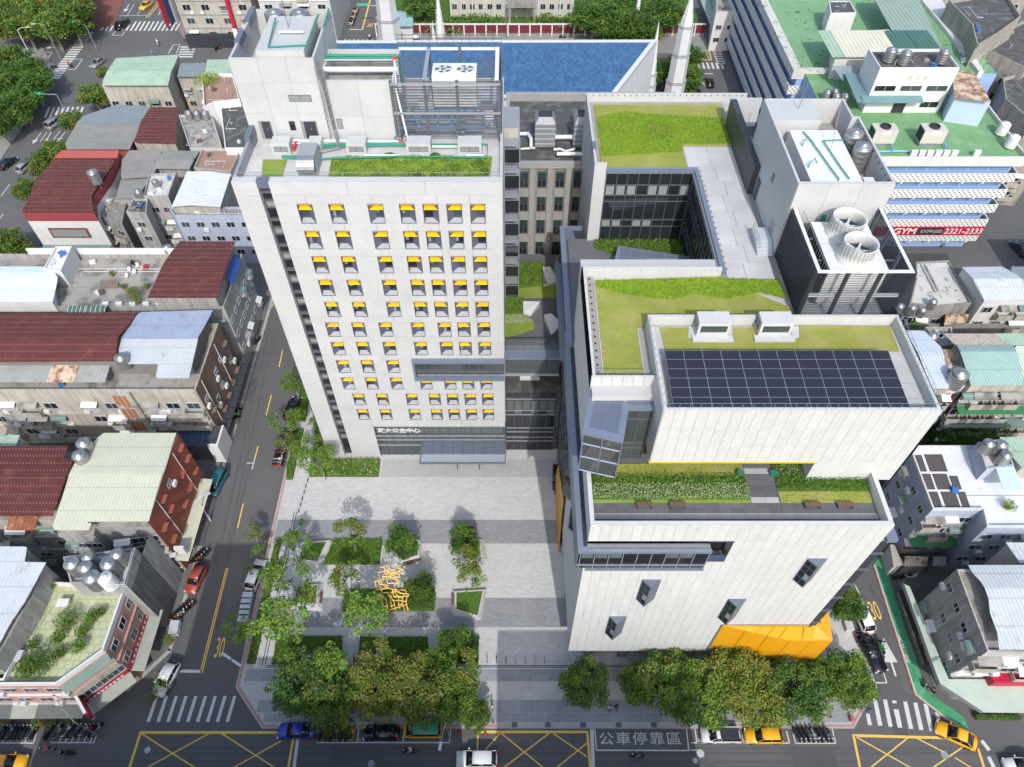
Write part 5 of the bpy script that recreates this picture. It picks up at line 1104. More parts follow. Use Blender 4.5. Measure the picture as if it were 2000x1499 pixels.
for k in range(4): part('step',BX(24.9,57.7 - .35 * (k + 1),44.5,26.5,57.7 - .35 * k,45.15 - .18 * k),lsl,st)
mb = MB()
for k in range(9): mb.box(24.85,56.4 + .4 * k,44.5,24.88,56.43 + .4 * k,46.2)
mb.box(24.85,56.4,46.17,24.88,59.8,46.2); mb.box(24.85,56.4,45.7,24.88,59.8,45.73); part('railing',mb,std,st)
ct = thing('cooling_screen','charcoal louvred screen round the twin white cooling fans','louvre screen',(31,52,44.4))
X0,X1,Y0,Y1,Z0,Z1 = 26.75,35.45,47.4,56.5,44.45,50.3
for x in (X0,X0 + 2.9,X0 + 5.8,X1): part('post',BX(x - .14,Y0 + .1,Z0,x + .14,Y0 + .38,Z1),dkm,ct)
for y in (Y0 + 3,Y0 + 6,Y1): part('post',BX(X0 + .1,y - .14,Z0,X0 + .38,y + .14,Z1),gm1,ct); part('post',BX(X1 - .38,y - .14,Z0,X1 - .1,y + .14,Z1),gm1,ct)
for k in range(27): part('slat',BX(X0,Y0,Z0 + .1 + k * .215,X1,Y0 + .03,Z0 + .15 + k * .215),dkm,ct)
part('beam',BX(X0,Y0 + .4,Z0 + 2.6,X1,Y0 + .6,Z0 + 2.9),lsl,ct)
for k in range(29): part('slat',BX(X0 - .06,Y0,Z0 + .1 + k * .2,X0 + .01,Y1,Z0 + .19 + k * .2),dkm,ct); part('slat',BX(X1 - .01,Y0,Z0 + .1 + k * .2,X1 + .06,Y1,Z0 + .19 + k * .2),dkm,ct)
part('liner',BX(X0 + .4,Y0 + .6,Z0,X0 + .45,Y1,Z1 - .6),dkm,ct); part('floor',BX(X0 + .1,Y0 + .1,44.3,X1 - .1,Y1,44.47),lsl,ct)
part('coping',BX(X0 + .1,Y0 + .06,Z1,X1 - .1,Y0 + .42,Z1 + .06),white,ct); part('coping',BX(X0 + .1,Y0 + .44,Z1,X0 + .42,Y1,Z1 + .06),white,ct); part('coping',BX(X1 - .42,Y0 + .44,Z1,X1 - .1,Y1,Z1 + .06),white,ct)
mb = MB()
for y in (Y0 + 3,Y0 + 6): mb.box(X0 + .4,y - .06,Z1 - 1.2,X0 + 1.5,y + .06,Z1 - 1.1); mb.box(X1 - 1.5,y - .06,Z1 - 1.2,X1 - .4,y + .06,Z1 - 1.1)
for k in range(16): mb.box(X0 + 1.0,Y0 + 1 + .5 * k,Z1 - 1.6,X0 + 1.03,Y0 + 1.03 + .5 * k,Z1 + .1)
mb.box(X0 + 1,Y0 + 1,Z1 + .08,X0 + 1.03,Y1 - .5,Z1 + .11); part('railing',mb,steel,ct,kind='stuff')
ft = thing('cooling_tower','white cooling tower with two round fan stacks inside dark louvres','cooling tower',(31.3,52,45))
part('casing',BX(28.6,48.9,45.2,33.9,55.6,49.4),galv_w,ft); part('lower_casing',BX(29.0,49.2,44.6,33.5,55.3,45.2),lsl,ft); part('seam',BX(28.6,52.2,49.4,33.9,52.26,49.46),lsl,ft)
for k in range(16): part('vent_slat',BX(28.52,49.1 + .4 * k,45.6,28.59,49.34 + .4 * k,49.1),dkm,ft)
part('name_plate',BX(30.2,48.84,48.85,32.6,48.89,49.35),white,ft)
mb = MB(); mb.prism([(31.0,48.82),(31.5,48.82),(31.5,48.835),(31.0,48.835)],48.98,lambda x,y: 49.0)
for a in range(5): mb.cbox(31.25 + .22 * math.cos(R(a * 45)),48.825,49.0 + .22 * math.sin(R(a * 45)),.08,.02,.08)
part('emblem',mb,signred,ft)
for x in (30.4,32.0): part('emblem',BX(x,48.815,49.02,x + .4,48.838,49.16),signred,ft)
for cy in (50.5,54.0):
 pr = [(1.75,49.4),(1.6,49.75),(1.55,49.8),(1.45,50.4),(1.5,50.45),(1.42,51.0),(1.5,51.2),(1.55,51.25),(1.45,51.25),(1.36,51.0),(1.38,50.2),(1.5,49.6)]
 s = part('fan_stack',MB().lathe(31.25,cy,pr,28,cap=False),M_('grp_white',(.55,.55,.53),.45,.1,1,.05,5),ft,True)
 mb = MB()
 for a in range(28): c_,s_ = math.cos(a * 2 * math.pi / 28),math.sin(a * 2 * math.pi / 28); mb.cbox(31.25 + 1.52 * c_,cy + 1.52 * s_,50.4,.05,.05,1.5,a * 2 * math.pi / 28)
 part('rib',mb,M_('grp_white',(.5,.5,.5)),s,kind='stuff'); part('dark_well',MB().lathe(31.25,cy,[(1.35,49.9),(1.35,49.95)],28),dkm,s)
 mb = MB()
 for a in range(6): mb.cbox(31.25 + .68 * math.cos(a * 1.047),cy + .68 * math.sin(a * 1.047),50.2,1.2,.22,.03,a * 1.047)
 mb.lathe(31.25,cy,[(.25,50.1),(.25,50.4)],10); part('fan_blades',mb,lsl,s)
# roof rails with small black clips along the copings
mb = MB()
for k in range(26): mb.cbox(ex + .9 + .78 * k,85.45,45.35,.08,.12,.12)
for k in range(17): mb.cbox(10.2 + .62 * k,53.3,45.3,.06,.1,.1)
for k in range(19): mb.cbox(21.3,54 + .9 * k,44.85,.1,.1,.1)
for k in range(15): mb.cbox(7.6,40.8 + .85 * k,44.7,.14,.08,.14)
for k in range(12): mb.cbox(26.9,57.5 + 1.1 * k,52.7,.1,.08,.12)
for k in range(11): mb.cbox(35.3,57.5 + .95 * k,52.7,.1,.08,.12)
part('coping_clips',mb,black,wb,kind='stuff')
# ================================================================ NEIGHBOURING HOUSES
_wm = {}
def wmesh(kind,w,h):
 k = (kind,w,h)
 if k in _wm: return _wm[k]
 mb = MB()
 if kind == 'frame':
  t = .06
  for (a,b_,c,d) in ((-w / 2,0,w / 2,t),(-w / 2,h - t,w / 2,h),(-w / 2,t,-w / 2 + t,h - t),(w / 2 - t,t,w / 2,h - t),(-t / 2,t,t / 2,h - t)): mb.box(a,-.08,b_,c,0,d)
  me = mb.mesh('window',steel if False else lsl)
 elif kind == 'dframe':
  t = .06
  for (a,b_,c,d) in ((-w / 2,0,w / 2,t),(-w / 2,h - t,w / 2,h),(-w / 2,t,-w / 2 + t,h - t),(w / 2 - t,t,w / 2,h - t),(-t / 2,t,t / 2,h - t)): mb.box(a,-.08,b_,c,0,d)
  me = mb.mesh('window',dkgrey)
 elif kind == 'pane': mb.box(-w / 2 + .06,-.03,.06,w / 2 - .06,-.005,h - .06); me = mb.mesh('pane',gld)
 elif kind == 'pane2': mb.box(-w / 2 + .06,-.03,.06,w / 2 - .06,-.005,h - .06); me = mb.mesh('pane',glg)
 elif kind == 'cage':
  for z in (0,h * .5,h): mb.box(-w / 2,-.45,z - .02,w / 2,-.42,z + .02)
  for i in range(int(w / .22) + 1): mb.box(-w / 2 + i * .22,-.45,0,-w / 2 + i * .22 + .025,-.425,h)
  mb.box(-w / 2,-.45,-.03,w / 2,0,0); mb.box(-w / 2,-.45,h,w / 2,0,h + .04); me = mb.mesh('window_grille',lsl)
 elif kind == 'ac': mb.box(-.42,-.42,0,.42,-.05,.6); mb.lathe(0,0,[(.01,0),(.01,.001)],3); me = mb.mesh('air_conditioner',galv_w)
 elif kind.startswith('awn'):
  mb.slab([(-w / 2,-h,-.25),(w / 2,-h,-.25),(w / 2,0,.12),(-w / 2,0,.12)],.04); me = mb.mesh('awning',{'awng': awng,'awnw': galv_w,'awnr': redwall,'awnb': brownwall,'awny': awngrey,'awnc': wdk}[kind])
 elif kind == 'sill': mb.box(-w / 2 - .08,-.16,-.1,w / 2 + .08,0,0); me = mb.mesh('sill',conc)
 elif kind == 'balc':
  mb.box(-w / 2,-1.0,-.15,w / 2,0,0); mb.box(-w / 2,-1.0,0,w / 2,-.92,.95); mb.box(-w / 2,-.92,0,-w / 2 + .08,0,.95); mb.box(w / 2 - .08,-.92,0,w / 2,0,.95); me = mb.mesh('balcony',crw)
 elif kind == 'cap': mb.box(-w / 2,-.6,-.05,w / 2,0,.05); me = mb.mesh('hood_slab',redwall)
 elif kind == 'capb': mb.box(-w / 2,-.6,-.05,w / 2,0,.05); me = mb.mesh('hood_slab',brownwall)
 _wm[k] = me; return me
def fcd(root,A,B,zs,nb,kinds,seed=1,w=1.5,h=1.3,ledge=None,skip=()):
 rng = random.Random(seed); A,B = Vector(A),Vector(B); d = B - A; Ln = d.length; d.normalize(); rz = math.atan2(d.y,d.x); nrm = Vector((d.y,-d.x))
 for fi,z in enumerate(zs):
  if ledge:
   mb = MB(); m_ = (A + B) / 2 + nrm * .12; mb.cbox(m_.x,m_.y,z - .95,Ln - .1,.26,.16,rz); part('ledge',mb,ledge,root)
  for i in range(nb):
   if (fi,i) in skip: continue
   c = A + d * (Ln * (i + .5) / nb); k = rng.choice(kinds); at = lambda u,o,z_: (c.x + d.x * u + nrm.x * o,c.y + d.y * u + nrm.y * o,z_)
   if k in 'wcaAgorB':
    fr = piece('window',wmesh('dframe' if k in 'or' else 'frame',w,h),root,at(0,.0,z),rz)
    p = bpy.data.objects.new('pane',wmesh(rng.choice(('pane','pane','pane2')),w,h)); col.objects.link(p); p.parent = fr
   if k == 'c': piece('window_grille',wmesh('cage',w,h),root,at(0,.0,z),rz)
   if k in 'ac': piece('air_conditioner',wmesh('ac',1,1),root,at(rng.choice((-.6,.6)) * w * .9,0,z - .75),rz)
   if k in 'cg': piece('awning',wmesh('awng' if k == 'g' else rng.choice(('awnw','awny','awnc')),w + .4,.8),root,at(0,0,z + h + .1),rz)
   if k == 'r': piece('hood_slab',wmesh('cap',w + .2,.6),root,at(0,0,z + h + .1),rz)
   if k == 'o': piece('hood_slab',wmesh('capb',w + .2,.6),root,at(0,0,z + h + .1),rz)
   if k == 'B':
    piece('balcony',wmesh('balc',w + .9,1),root,at(0,0,z - .8),rz)
    if rng.random() < .6: piece('awning',wmesh(rng.choice(('awnw','awny','awnc','awnc')),w + 1,1.0),root,at(0,0,z + h + .2),rz)
def drains(root,pts,z0,z1,m=white):
 for x,y in pts: part('drainpipe',MB().tube([(x,y,z0),(x,y,z1)],.06,5),m,root)
def house(name,label,cat,poly,z,wall,deck=wdk,par=.9,z0=.1,parm=None,base=None):
 cx = sum(p[0] for p in poly) / len(poly); cy = sum(p[1] for p in poly) / len(poly)
 r = thing(name,label,cat,(cx,cy,z0)); part('wall',MB().prism(poly,z0,z),wall,r)
 if deck: part('roof_deck',MB().prism(inset(poly if _ccw(poly) else poly[::-1],.02),z + .003,z + .02),deck,r)
 if par: part('parapet',MB().ring([tuple(p) for p in poly],.2,z,z + par),parm or wall,r)
 if deck and name != 'corner_building' and abs(poly[0][1]) < 400: junk(r,poly,z + .02,int(abs(cx * 31 + cy * 17)))
 return r
def tinroof(root,px,z,m,ridge_px=None,rise=.6,axis='Y',w=.55,rib=.05,world=False):
 pl = px if world else PL(px,z); q = [p[1 if axis == 'Y' else 0] for p in pl]
 if ridge_px is not None:
  rg = P(*ridge_px,z + rise)[1 if axis == 'Y' else 0]; zf = plane_z(z,rg,rise,axis,min(q),max(q))
 else: zf = plane_z(z)
 mb = tin(pl,zf,w,axis,rib); rf = part('roof',mb,m,root); sc = MB(); st = 1.15; xa,xb = min(p[0] for p in pl),max(p[0] for p in pl); ya,yb = min(p[1] for p in pl),max(p[1] for p in pl); n_ = max(1,int((xb - xa) / w)) if axis == 'Y' else 0
 sm = M_('roof_screw_line',(.34,.27,.25),.7) if m in (tin_brown,tin_rust) else m
 if axis == 'Y' and (m in (tin_brown,tin_rust) or w <= .5):
  ww = (xb - xa) / n_; y = ya + .5
  while y < yb:
   for i in range(n_):
    x = xa + (i + .8) * ww
    if inside((x,y),pl) and (sm is not m): z_ = zf(x,y) + rib; sc.box(x - .05,y - .05,z_,x + .05,y + .05,z_ + .03)
   y += st
  if sc.v: part('screw_line',sc,sm,rf,kind='stuff')
 if max(yb - ya,xb - xa) > 5:
  lj = MB(); y = ya + 2.6
  while y < yb - 1 and axis == 'Y':
   cs = sorted(a[0] + (b_[0] - a[0]) * (y - a[1]) / (b_[1] - a[1]) for a,b_ in zip(pl,pl[1:] + pl[:1]) if (a[1] <= y) != (b_[1] <= y))
   for c0,c1 in zip(cs[::2],cs[1::2]): lj.box(c0,y - .02,zf(c0,y) - .01,c1,y + .02,zf(c1,y) + .014)
   y += 3.1
  if lj.v: part('lap_joint',lj,M_('roof_lap_line',(.13,.12,.115),.8),rf,kind='stuff')  # dark strips along the sheet laps
 return rf
def junk(r,poly,z,seed):
 rg = random.Random(seed); xs = [p[0] for p in poly]; ys = [p[1] for p in poly]
 def pt():
  for _ in range(60):
   q = (rg.uniform(min(xs),max(xs)),rg.uniform(min(ys),max(ys)))
   if inside(q,poly) and all(inside((q[0] + a,q[1] + b_),poly) for a in (-.8,.8) for b_ in (-.8,.8)): return q
  return None
 for k in range(rg.randint(4,8)):
  q = pt()
  if not q: continue
  t = rg.random()
  if t < .35: part('roof_box',MB().cbox(q[0],q[1],z + .25,rg.uniform(.4,1.1),rg.uniform(.4,.9),.5,rg.uniform(0,3)),rg.choice((galv_w,wdk,M_('blue_plastic',(.05,.16,.4),.5),wood,std)),r)
  elif t < .6: part('vent_pipe',MB().tube([(q[0],q[1],z),(q[0],q[1],z + .8),(q[0] + .25,q[1],z + .95)],.08,6),lsl,r)
  else:
   p = pt()
   if p: part('roof_pipe',MB().tube([(q[0],q[1],z + .12),(p[0],q[1],z + .12),(p[0],p[1],z + .12)],.05,5),rg.choice((lsl,std,white)),r)
EXW = -44.7
def rect(x0,y0,x1,y1): return [(x0,y0),(x1,y0),(x1,y1),(x0,y1)]
def clutter(parent_lab,px,z,n,seed,kind='pot'): pass
p1 = PL([(-110,1337),(109,1336),(201,1270),(245,1144),(95,1136),(5,1325),(-110,1325)],11)
h1 = house('corner_building','pink-fronted corner building with tiled roof garden and red signs','building',p1,10.2,pinkwall,greentile,.8,parm=white)
sw,ch0,ch1,ne = p1[0],p1[1],p1[2],p1[3]
fcd(h1,sw,ch0,[4.6,8.2],5,'wwa',3,1.7,1.3,white); fcd(h1,ch0,ch1,[4.7,8.2],4,'w',4,1.4,1.5,crw); fcd(h1,ch1,ne,[4.7,8.2],3,'www',5,1.4,1.4,pinkwall)
def slant(root,nm,A,B,z,o0,o1,dz,m,t=.06):
 A,B = Vector(A),Vector(B); d = (B - A).normalized(); n = Vector((d.y,-d.x)); mb = MB(); mb.slab([(A + n * o1).to_3d() + Vector((0,0,z - dz)),(B + n * o1).to_3d() + Vector((0,0,z - dz)),(B + n * o0).to_3d() + Vector((0,0,z)),(A + n * o0).to_3d() + Vector((0,0,z))],t); return part(nm,mb,m,root)
def strip2(root,nm,A,B,z0,z1,o,m,t=.08):
 A,B = Vector(A),Vector(B); d = (B - A); L_ = d.length; d.normalize(); n = Vector((d.y,-d.x)); c = (A + B) / 2 + n * o; mb = MB(); mb.cbox(c.x,c.y,(z0 + z1) / 2,L_ - .1,t,z1 - z0,math.atan2(d.y,d.x)); return part(nm,mb,m,root)
for A,B in ((sw,ch0),(ch0,ch1),(ch1,ne)): slant(h1,'street_canopy',A,B,3.7,.02,1.7,.25,awngrey if False else M_('grey_green_canopy',(.33,.35,.30),.8,.15,1,.06,4))
slant(h1,'awning',ch0,ch1,10.0,.05,1.0,.5,awngrey)
for A,B in ((ch0,ch1),(ch1,ne)):
 s = strip2(h1,'sign_band',A,B,3.9,4.5,.25,signred); A_v,B_v = Vector(A),Vector(B); d = (B_v - A_v).normalized(); n = Vector((d.y,-d.x)); mb = MB()
 for k in range(9): c = A_v.lerp(B_v,.12 + .09 * k) + n * .3; mb.cbox(c.x,c.y,4.2,.32,.03,.3,math.atan2(d.y,d.x)); mb.cbox(c.x,c.y,4.2,.08,.04,.42,math.atan2(d.y,d.x))
 part('lettering',mb,white,s)
dv = (Vector(ch1) - Vector(ch0)).normalized(); nv = Vector((dv.y,-dv.x)); c = Vector(ch0) + nv * 1.2; mb = MB(); mb.cbox(c.x,c.y,5.2,.25,2.6,2.2,math.atan2(nv.y,nv.x) + R(90)); s = part('hanging_sign',mb,signred,h1)
mb = MB(); mb.cbox(c.x,c.y,6.34,.32,2.7,.08,math.atan2(nv.y,nv.x) + R(90)); mb.cbox(c.x,c.y,4.06,.32,2.7,.08,math.atan2(nv.y,nv.x) + R(90)); part('frame',mb,white,s)
for k in range(2): strip2(h1,'panel_stripe',ch0,ch1,5.9 + k * 3.2,7.2 + k * 3.0,.05,pinkwall if k else crw,.06)
# tank block
p1b = PL([(140,1142),(245,1142),(262,1072),(125,1090)],13.6); p1b[2] = (EXW - .3,p1b[2][1])
h1b = house('stair_block','grey concrete stair block carrying round steel tanks on its roof','building',p1b,13.4,greywall,rcn,.5); 
w_ = part('wall',MB().prism([(p1b[1][0],p1b[1][1]),(EXW - .4,35.6),(EXW - .3,42),(p1b[2][0],p1b[2][1])],.1,11.9),greywall,h1b)
for k,(x,y) in enumerate(((137,1098),(168,1085),(163,1105),(208,1098),(225,1080),(175,1125),(201,1125))):
 X,Y = P(x,y,16.2); tank(X,Y,13.5,(.9,.7,.85,.9,.78,.95,.85)[k],2.2,['ribbed steel tank at the west corner of the seven-tank roof','smaller ribbed steel tank at the back of the seven-tank roof','ribbed steel tank just behind the largest on the seven-tank roof','ribbed steel tank in the middle of the right row of the seven-tank roof','ribbed steel tank at the north-east corner of the seven-tank roof','ribbed steel tank at the front left of the seven-tank roof','squat pale cooling drum at the front right of the seven-tank roof'][k],steel if k < 6 else galv_w,'tanks on the stair block',legs=.25 if k < 6 else 0)
mb = MB()
for a,b_ in (((185,1142),(242,1142)),((242,1142),(258,1075))):
 A,B = P(*a,14.6),P(*b_,14.6); mb.tube([(*A,14.6),(*B,14.6)],.04,4); mb.tube([(*A,14.1),(*B,14.1)],.03,4)
part('railing',mb,lsl,h1b)
# roof garden plants in pots (each a thing)
def shrubthing(name,label,cat,x,y,z,r,h,mats,n,seed,pot=None,leaf=.11,group=None):
 t = thing(name,label,cat,(x,y,z),group); rng = random.Random(seed); mb = MB(); z1 = z
 if pot: part('pot',MB().lathe(x,y,[(min(r * .4,.28),z),(min(r * .5,.36),z + .4),(min(r * .45,.32),z + .38)],10),pot,t); z1 = z + .35
 for _ in range(n):
  v = Vector((rng.gauss(0,1),rng.gauss(0,1),rng.gauss(0,1))).normalized() * (rng.random() ** .4); leafquad(mb,(x + v.x * r,y + v.y * r,z1 + h * .5 + v.z * h * .5),leaf,rng,.5,rng.randrange(len(mats)))
 part('foliage',mb,mats,t); return t
pots = M_('clay_pot',(.30,.10,.05),.8)
for k,(x,y,r,h,lab) in enumerate(((130,1215,1.5,1.5,'biggest bushy plant clump in the middle of the tiled roof garden'),(178,1205,1.0,.9,'potted plants near the north-east corner of the tiled roof garden'),(160,1232,.9,.9,'narrow potted plants along the east edge of the tiled roof garden'),(152,1262,1.0,.9,'potted plants near the chamfered corner of the tiled roof garden'),(112,1245,.9,.7,'small potted plants left of the central clump in the roof garden'),(75,1298,1.9,1.6,'large spreading bushes at the south-west of the tiled roof garden'),(50,1305,1.3,1.2,'rounded light green bush at the west end of the tiled roof garden'),(97,1142,.8,.8,'small bright shrub by the tank block on the roof garden'),(115,1275,.8,.6,'low red-tinged potted plant in the roof garden'),(62,1258,.7,.7,'pale climbing plant by the ladder in the roof garden'),(195,1195,.6,.6,'small potted plant nearest the white parapet of the roof garden'))):
 X,Y = P(x,y,11.0); shrubthing('potted_plant',lab,'potted plant',X,Y,10.23,r,h,[lm,lf_lt,ld],int(330 * r * r + 120),k,pots)
X,Y = P(122,1178,11); solo('metal_table',BX(X - .6,Y - .4,10.23,X - .55,Y - .35,11).box(X + .5,Y - .4,10.23,X + .55,Y - .35,11).box(X - .7,Y - .5,11,X + .7,Y + .5,11.06),white,'small white table on the tiled roof garden','table')
mb = MB(); A = P(58,1240,10.3); B = P(70,1210,11.8)
for s in (0,.5): mb.tube([(A[0] + s,A[1],10.3),(B[0] + s,B[1],12)],.04,4)
for k in range(7): t = k / 7; mb.tube([(A[0] + (B[0] - A[0]) * t,A[1] + (B[1] - A[1]) * t,10.3 + 1.7 * t),(A[0] + (B[0] - A[0]) * t + .5,A[1] + (B[1] - A[1]) * t,10.3 + 1.7 * t)],.03,4)
solo('ladder',mb,steel,'metal ladder leaning at the west edge of the roof garden','ladder')
solo('panel_rack',BX(P(20,1290,11)[0],P(20,1290,11)[1],10.3,P(38,1290,11)[0],P(20,1270,11)[1],11.0),lsl,'pale slatted rack at the far west of the roof garden','rack')
h3 = house('shed_building','building under white ribbed tin roof at the photo\'s bottom left','building',PL([(-120,1067),(50,1069),(46,1098),(84,1100),(58,1160),(-20,1296),(-120,1296)],14.2),13.6,greywall,wdk,0)
tinroof(h3,[(-120,1067),(53,1068),(48,1098),(90,1099),(60,1165),(36,1190),(-24,1300),(-120,1300)],14.4,tin_white,w=.5)
X,Y = P(45,1172,13.5); tank(X,Y,11.5,.9,1.8,'round steel tank beside the white tin roof at bottom left')
p2 = PL([(200,847),(347,847),(291,1018),(176,1019),(172,1034),(104,1034),(160,900)],14.1); p2[1] = (EXW,p2[1][1]); p2[2] = (EXW,p2[2][1])
h2 = house('apartment_block','block with pale green tin roof and terracotta painted side wall','apartment block',p2,12.6,greywall,wdk,0)
part('painted_wall',BX(EXW,p2[2][1],.1,EXW + .08,p2[1][1],14.0),redwall,h2); part('upper_wall',MB().prism(inset(p2 if _ccw(p2) else p2[::-1],.7),12.6,14.0),greywall,h2)
tinroof(h2,[(200,846),(347,846),(291,1019),(176,1020),(172,1036),(100,1036),(152,900)],14.2,tin_cream,(314,925),.5,w=.45)
fcd(h2,(EXW + .08,p2[2][1]),(EXW + .08,p2[1][1]),[2.6,5.8,9.0,11.6],5,'rrar',8,1.1,.9,skip=((0,0),(0,3),(1,1),(2,2),(3,0),(3,3)))
fcd(h2,(p2[4][0],p2[4][1]),(EXW,p2[2][1]),[2.2,5.6,9.2],4,'wcab',9,1.6,1.3,conc); fcd(h2,p2[5],p2[4],[2.2,5.6,9.2],3,'wwc',10,1.4,1.2)
slant(h2,'street_canopy',(EXW,p2[2][1] - .5),(EXW,P(389,936,4)[1]),4.2,.05,1.7,.3,tin_cream)
drains(h2,[(EXW + .18,p2[2][1] + 3),(EXW + .18,p2[2][1] + 10)],.2,13.8); part('box_sign',BX(EXW + .3,P(350,1080,5)[1],4.6,EXW + 1.6,P(350,1080,5)[1] + .4,6.2),white,h2)
for k,(x,y) in enumerate(((160,863),(152,887))): X,Y = P(x,y,16); tank(X,Y,13.2,.9,2.6,'pale steel tank beside the pale green roof, %s of the pair' % ('rear','front')[k])
h2b = house('apartment_block','low block under rusty brown tin roof at the left edge','apartment block',PL([(-90,873),(132,872),(122,898),(140,899),(98,1006),(-90,1006)],14.2),12.8,crw,wdk,0)
tinroof(h2b,[(-90,872),(135,871),(124,898),(147,899),(103,1008),(-90,1008)],14.4,tin_brown,(60,933),.5,w=.4)
A = P(20,1012,12.8); B = P(100,1012,12.8); mb = tin(rect(A[0],A[1] - 1.6,B[0] - 1.5,A[1] + .2),lambda x,y: 13 + (y - A[1]) * .25,.5); part('awning',mb,tin_rust,h2b)
fcd(h2b,(-80,P(0,1006,14.2)[1]),P(98,1006,14.2),[2.6,6.0,9.6],6,'wcaB',12,1.6,1.3,conc)
h2c = house('shed_building','building with mint tin roof cut by the photo\'s left edge','building',PL([(-90,851),(40,851),(20,898),(-90,900)],13),12,crw,None,0); tinroof(h2c,[(-90,850),(42,850),(20,900),(-90,915)],13.2,tin_green,w=.45)
Ys = P(381,762,13.4)[1]; Yn = P(416,606,16)[1] - .3
h4 = house('apartment_block','long cream block with brown and blue-white tin roofs and brown side wall','apartment block',rect(-92,Ys,EXW,Yn),12.5,crw,wdk,.9)
part('painted_wall',BX(EXW,Ys,.1,EXW + .08,Yn,13.4),brownwall,h4); part('roof_storey',BX(-92,Ys + 3.6,12.6,EXW - 1.2,Yn - .3,15.8),M_('under_roof_shade',(.16,.155,.15),.9,.2,.5,.1,4),h4)  # set-back wall coloured dark to stand for shade under the open tin roofs
tinroof(h4,[(39,613),(272,610),(237,661),(222,706),(-60,708),(-60,613)],16.0,tin_brown,(100,662),.8,w=.42)
b_ = tinroof(h4,[(272,610),(416,606),(387,661),(237,661)],16.0,tin_blue,None,w=.4); tinroof(h4,[(237,662),(387,662),(369,739),(304,739),(309,711),(246,711),(231,687)],15.9,tin_white,None,w=.35)
A = P(-60,712,14.6); B = P(215,712,14.6); C_y = P(200,747,14)[1]; mb = tin(rect(A[0],C_y,B[0],A[1]),lambda x,y: 14.0 + (y - C_y) * .18,.5); part('verandah_roof',mb,translucent,h4)
A2 = P(102,712,14.6); B2 = P(155,712,14.6); mb = tin(rect(A2[0],C_y - .05,B2[0],A2[1]),lambda x,y: 14.08 + (y - C_y) * .18,.5); part('verandah_roof',mb,tin_patch,h4)
fcd(h4,(-92,Ys),(EXW,Ys),[2.6,5.8,9.0],16,'wcaBBc',14,1.9,1.4,crw,skip=((0,9),(1,9),(2,9),(0,10)))
Xs0,Xs1 = P(222,750,13)[0],P(262,750,13)[0]
sp = part('stair_bay',BX(Xs0,Ys - .5,.1,Xs1,Ys + .01,13.2),crw,h4)
for i in range(4):
 for j in range(3): part('brick_panel',BX(Xs0 + .25 + .7 * j,Ys - .58,1.2 + 3.1 * i,Xs0 + .7 + .7 * j,Ys - .5,3.4 + 3.1 * i),M_('orange_brick',(.36,.13,.06),.8,.15,1,.15,8),sp)
fcd(h4,(EXW + .08,Ys),(EXW + .08,Yn),[2.8,6.0,9.2],5,'ooar',15,1.1,1.0,skip=((0,0),(1,3),(2,1)))
drains(h4,[(EXW + .2,Ys + 2),(EXW + .2,Ys + 9),(-60,Ys - .1),(-75,Ys - .1)],.2,13)
X,Y = P(234,697,17); tank(X,Y,15.0,.9,1.9,'steel water tank at the corner between brown and white tin roofs')
for k in range(7): part('lean_to_pane',BX(EXW + .2,Ys + 2.2 * k + .1,3.4,EXW + 1.7,Ys + 2.2 * k + 2.15,3.46),M_('smoked_glass',(.05,.055,.065),.25,.2,1,0),h4)
an = thing('shop_annex','low annex with blue glass roof and white end frame by the street','annex',(-50,52,.1))
q = PL([(303,837),(420,836),(418,870),(325,870)],4.2); part('wall',MB().prism(inset(q if _ccw(q) else q[::-1],.1),.1,4.05),dkr,an)
x0,y0,x1,y1 = q[3][0],q[3][1],q[1][0],q[0][1]
for k in range(7): w = (x1 - x0) / 7; part('roof_pane',BX(x0 + w * k + .04,y0,4.1,x0 + w * (k + 1) - .04,y1,4.18),glb,an)
part('end_frame',BX(x1 - .1,y0 - .4,.2,x1 + 1.4,y0,4.6),white,an); part('end_frame',BX(x1 + 1.1,y0,.2,x1 + 1.4,y1 + .3,4.6),white,an); part('end_frame',BX(x1 - .1,y0,4.3,x1 + 1.1,y1 + .3,4.6),glg,an)
Y5s = P(300,600,13.5)[1]; Y5n = P(300,496,13.5)[1]; X5w = P(110,560,13.5)[0] - 1
h5 = house('apartment_block','flat-roofed block with dark red tin roof and cluttered concrete deck','apartment block',rect(-92,Y5s,EXW,Y5n),12.6,greywall,wdk,.9)
part('roof_storey',MB().prism(PL([(355,480),(455,480),(418,575),(298,575)],16.2),12.7,16.3),greywall,h5)
tinroof(h5,[(331,500),(351,472),(461,472),(425,582),(288,582)],16.5,tin_brown,(370,515),.4,w=.4)
fcd(h5,(EXW,Y5s),(EXW,Y5n),[2.8,6.0,9.2],6,'wwcw',17,1.2,1.1); fcd(h5,(-92,Y5s),(EXW,Y5s),[9.6],16,'waac',18,1.8,1.2)
tarp = M_('blue_tarpaulin',(.04,.10,.35),.5,.2,1,.1,5); mb = MB(); X,Y = P(450,520,15); mb.slab([(X,Y - 3,15),(X + .7,Y - 3,13.6),(X + .8,Y + 2.6,13.6),(X,Y + 2.6,15.4)],.05); part('tarpaulin',mb,tarp,h5)
strip2(h5,'rear_parapet',(EXW - 8,Y5n),(-80,Y5n),13.4,14.6,0,white,.3)
for k in range(5): part('air_conditioner',BX(-64 + 2.1 * k,Y5s + .9,12.65,-63.1 + 2.1 * k,Y5s + 1.4,13.3),galv_w,h5)
s5 = house('stair_block','white stair head rising from the grey deck at left','stair head',PL([(108,480),(140,480),(118,528),(84,524)],16),15.6,wwl,white,.3,z0=12.6)
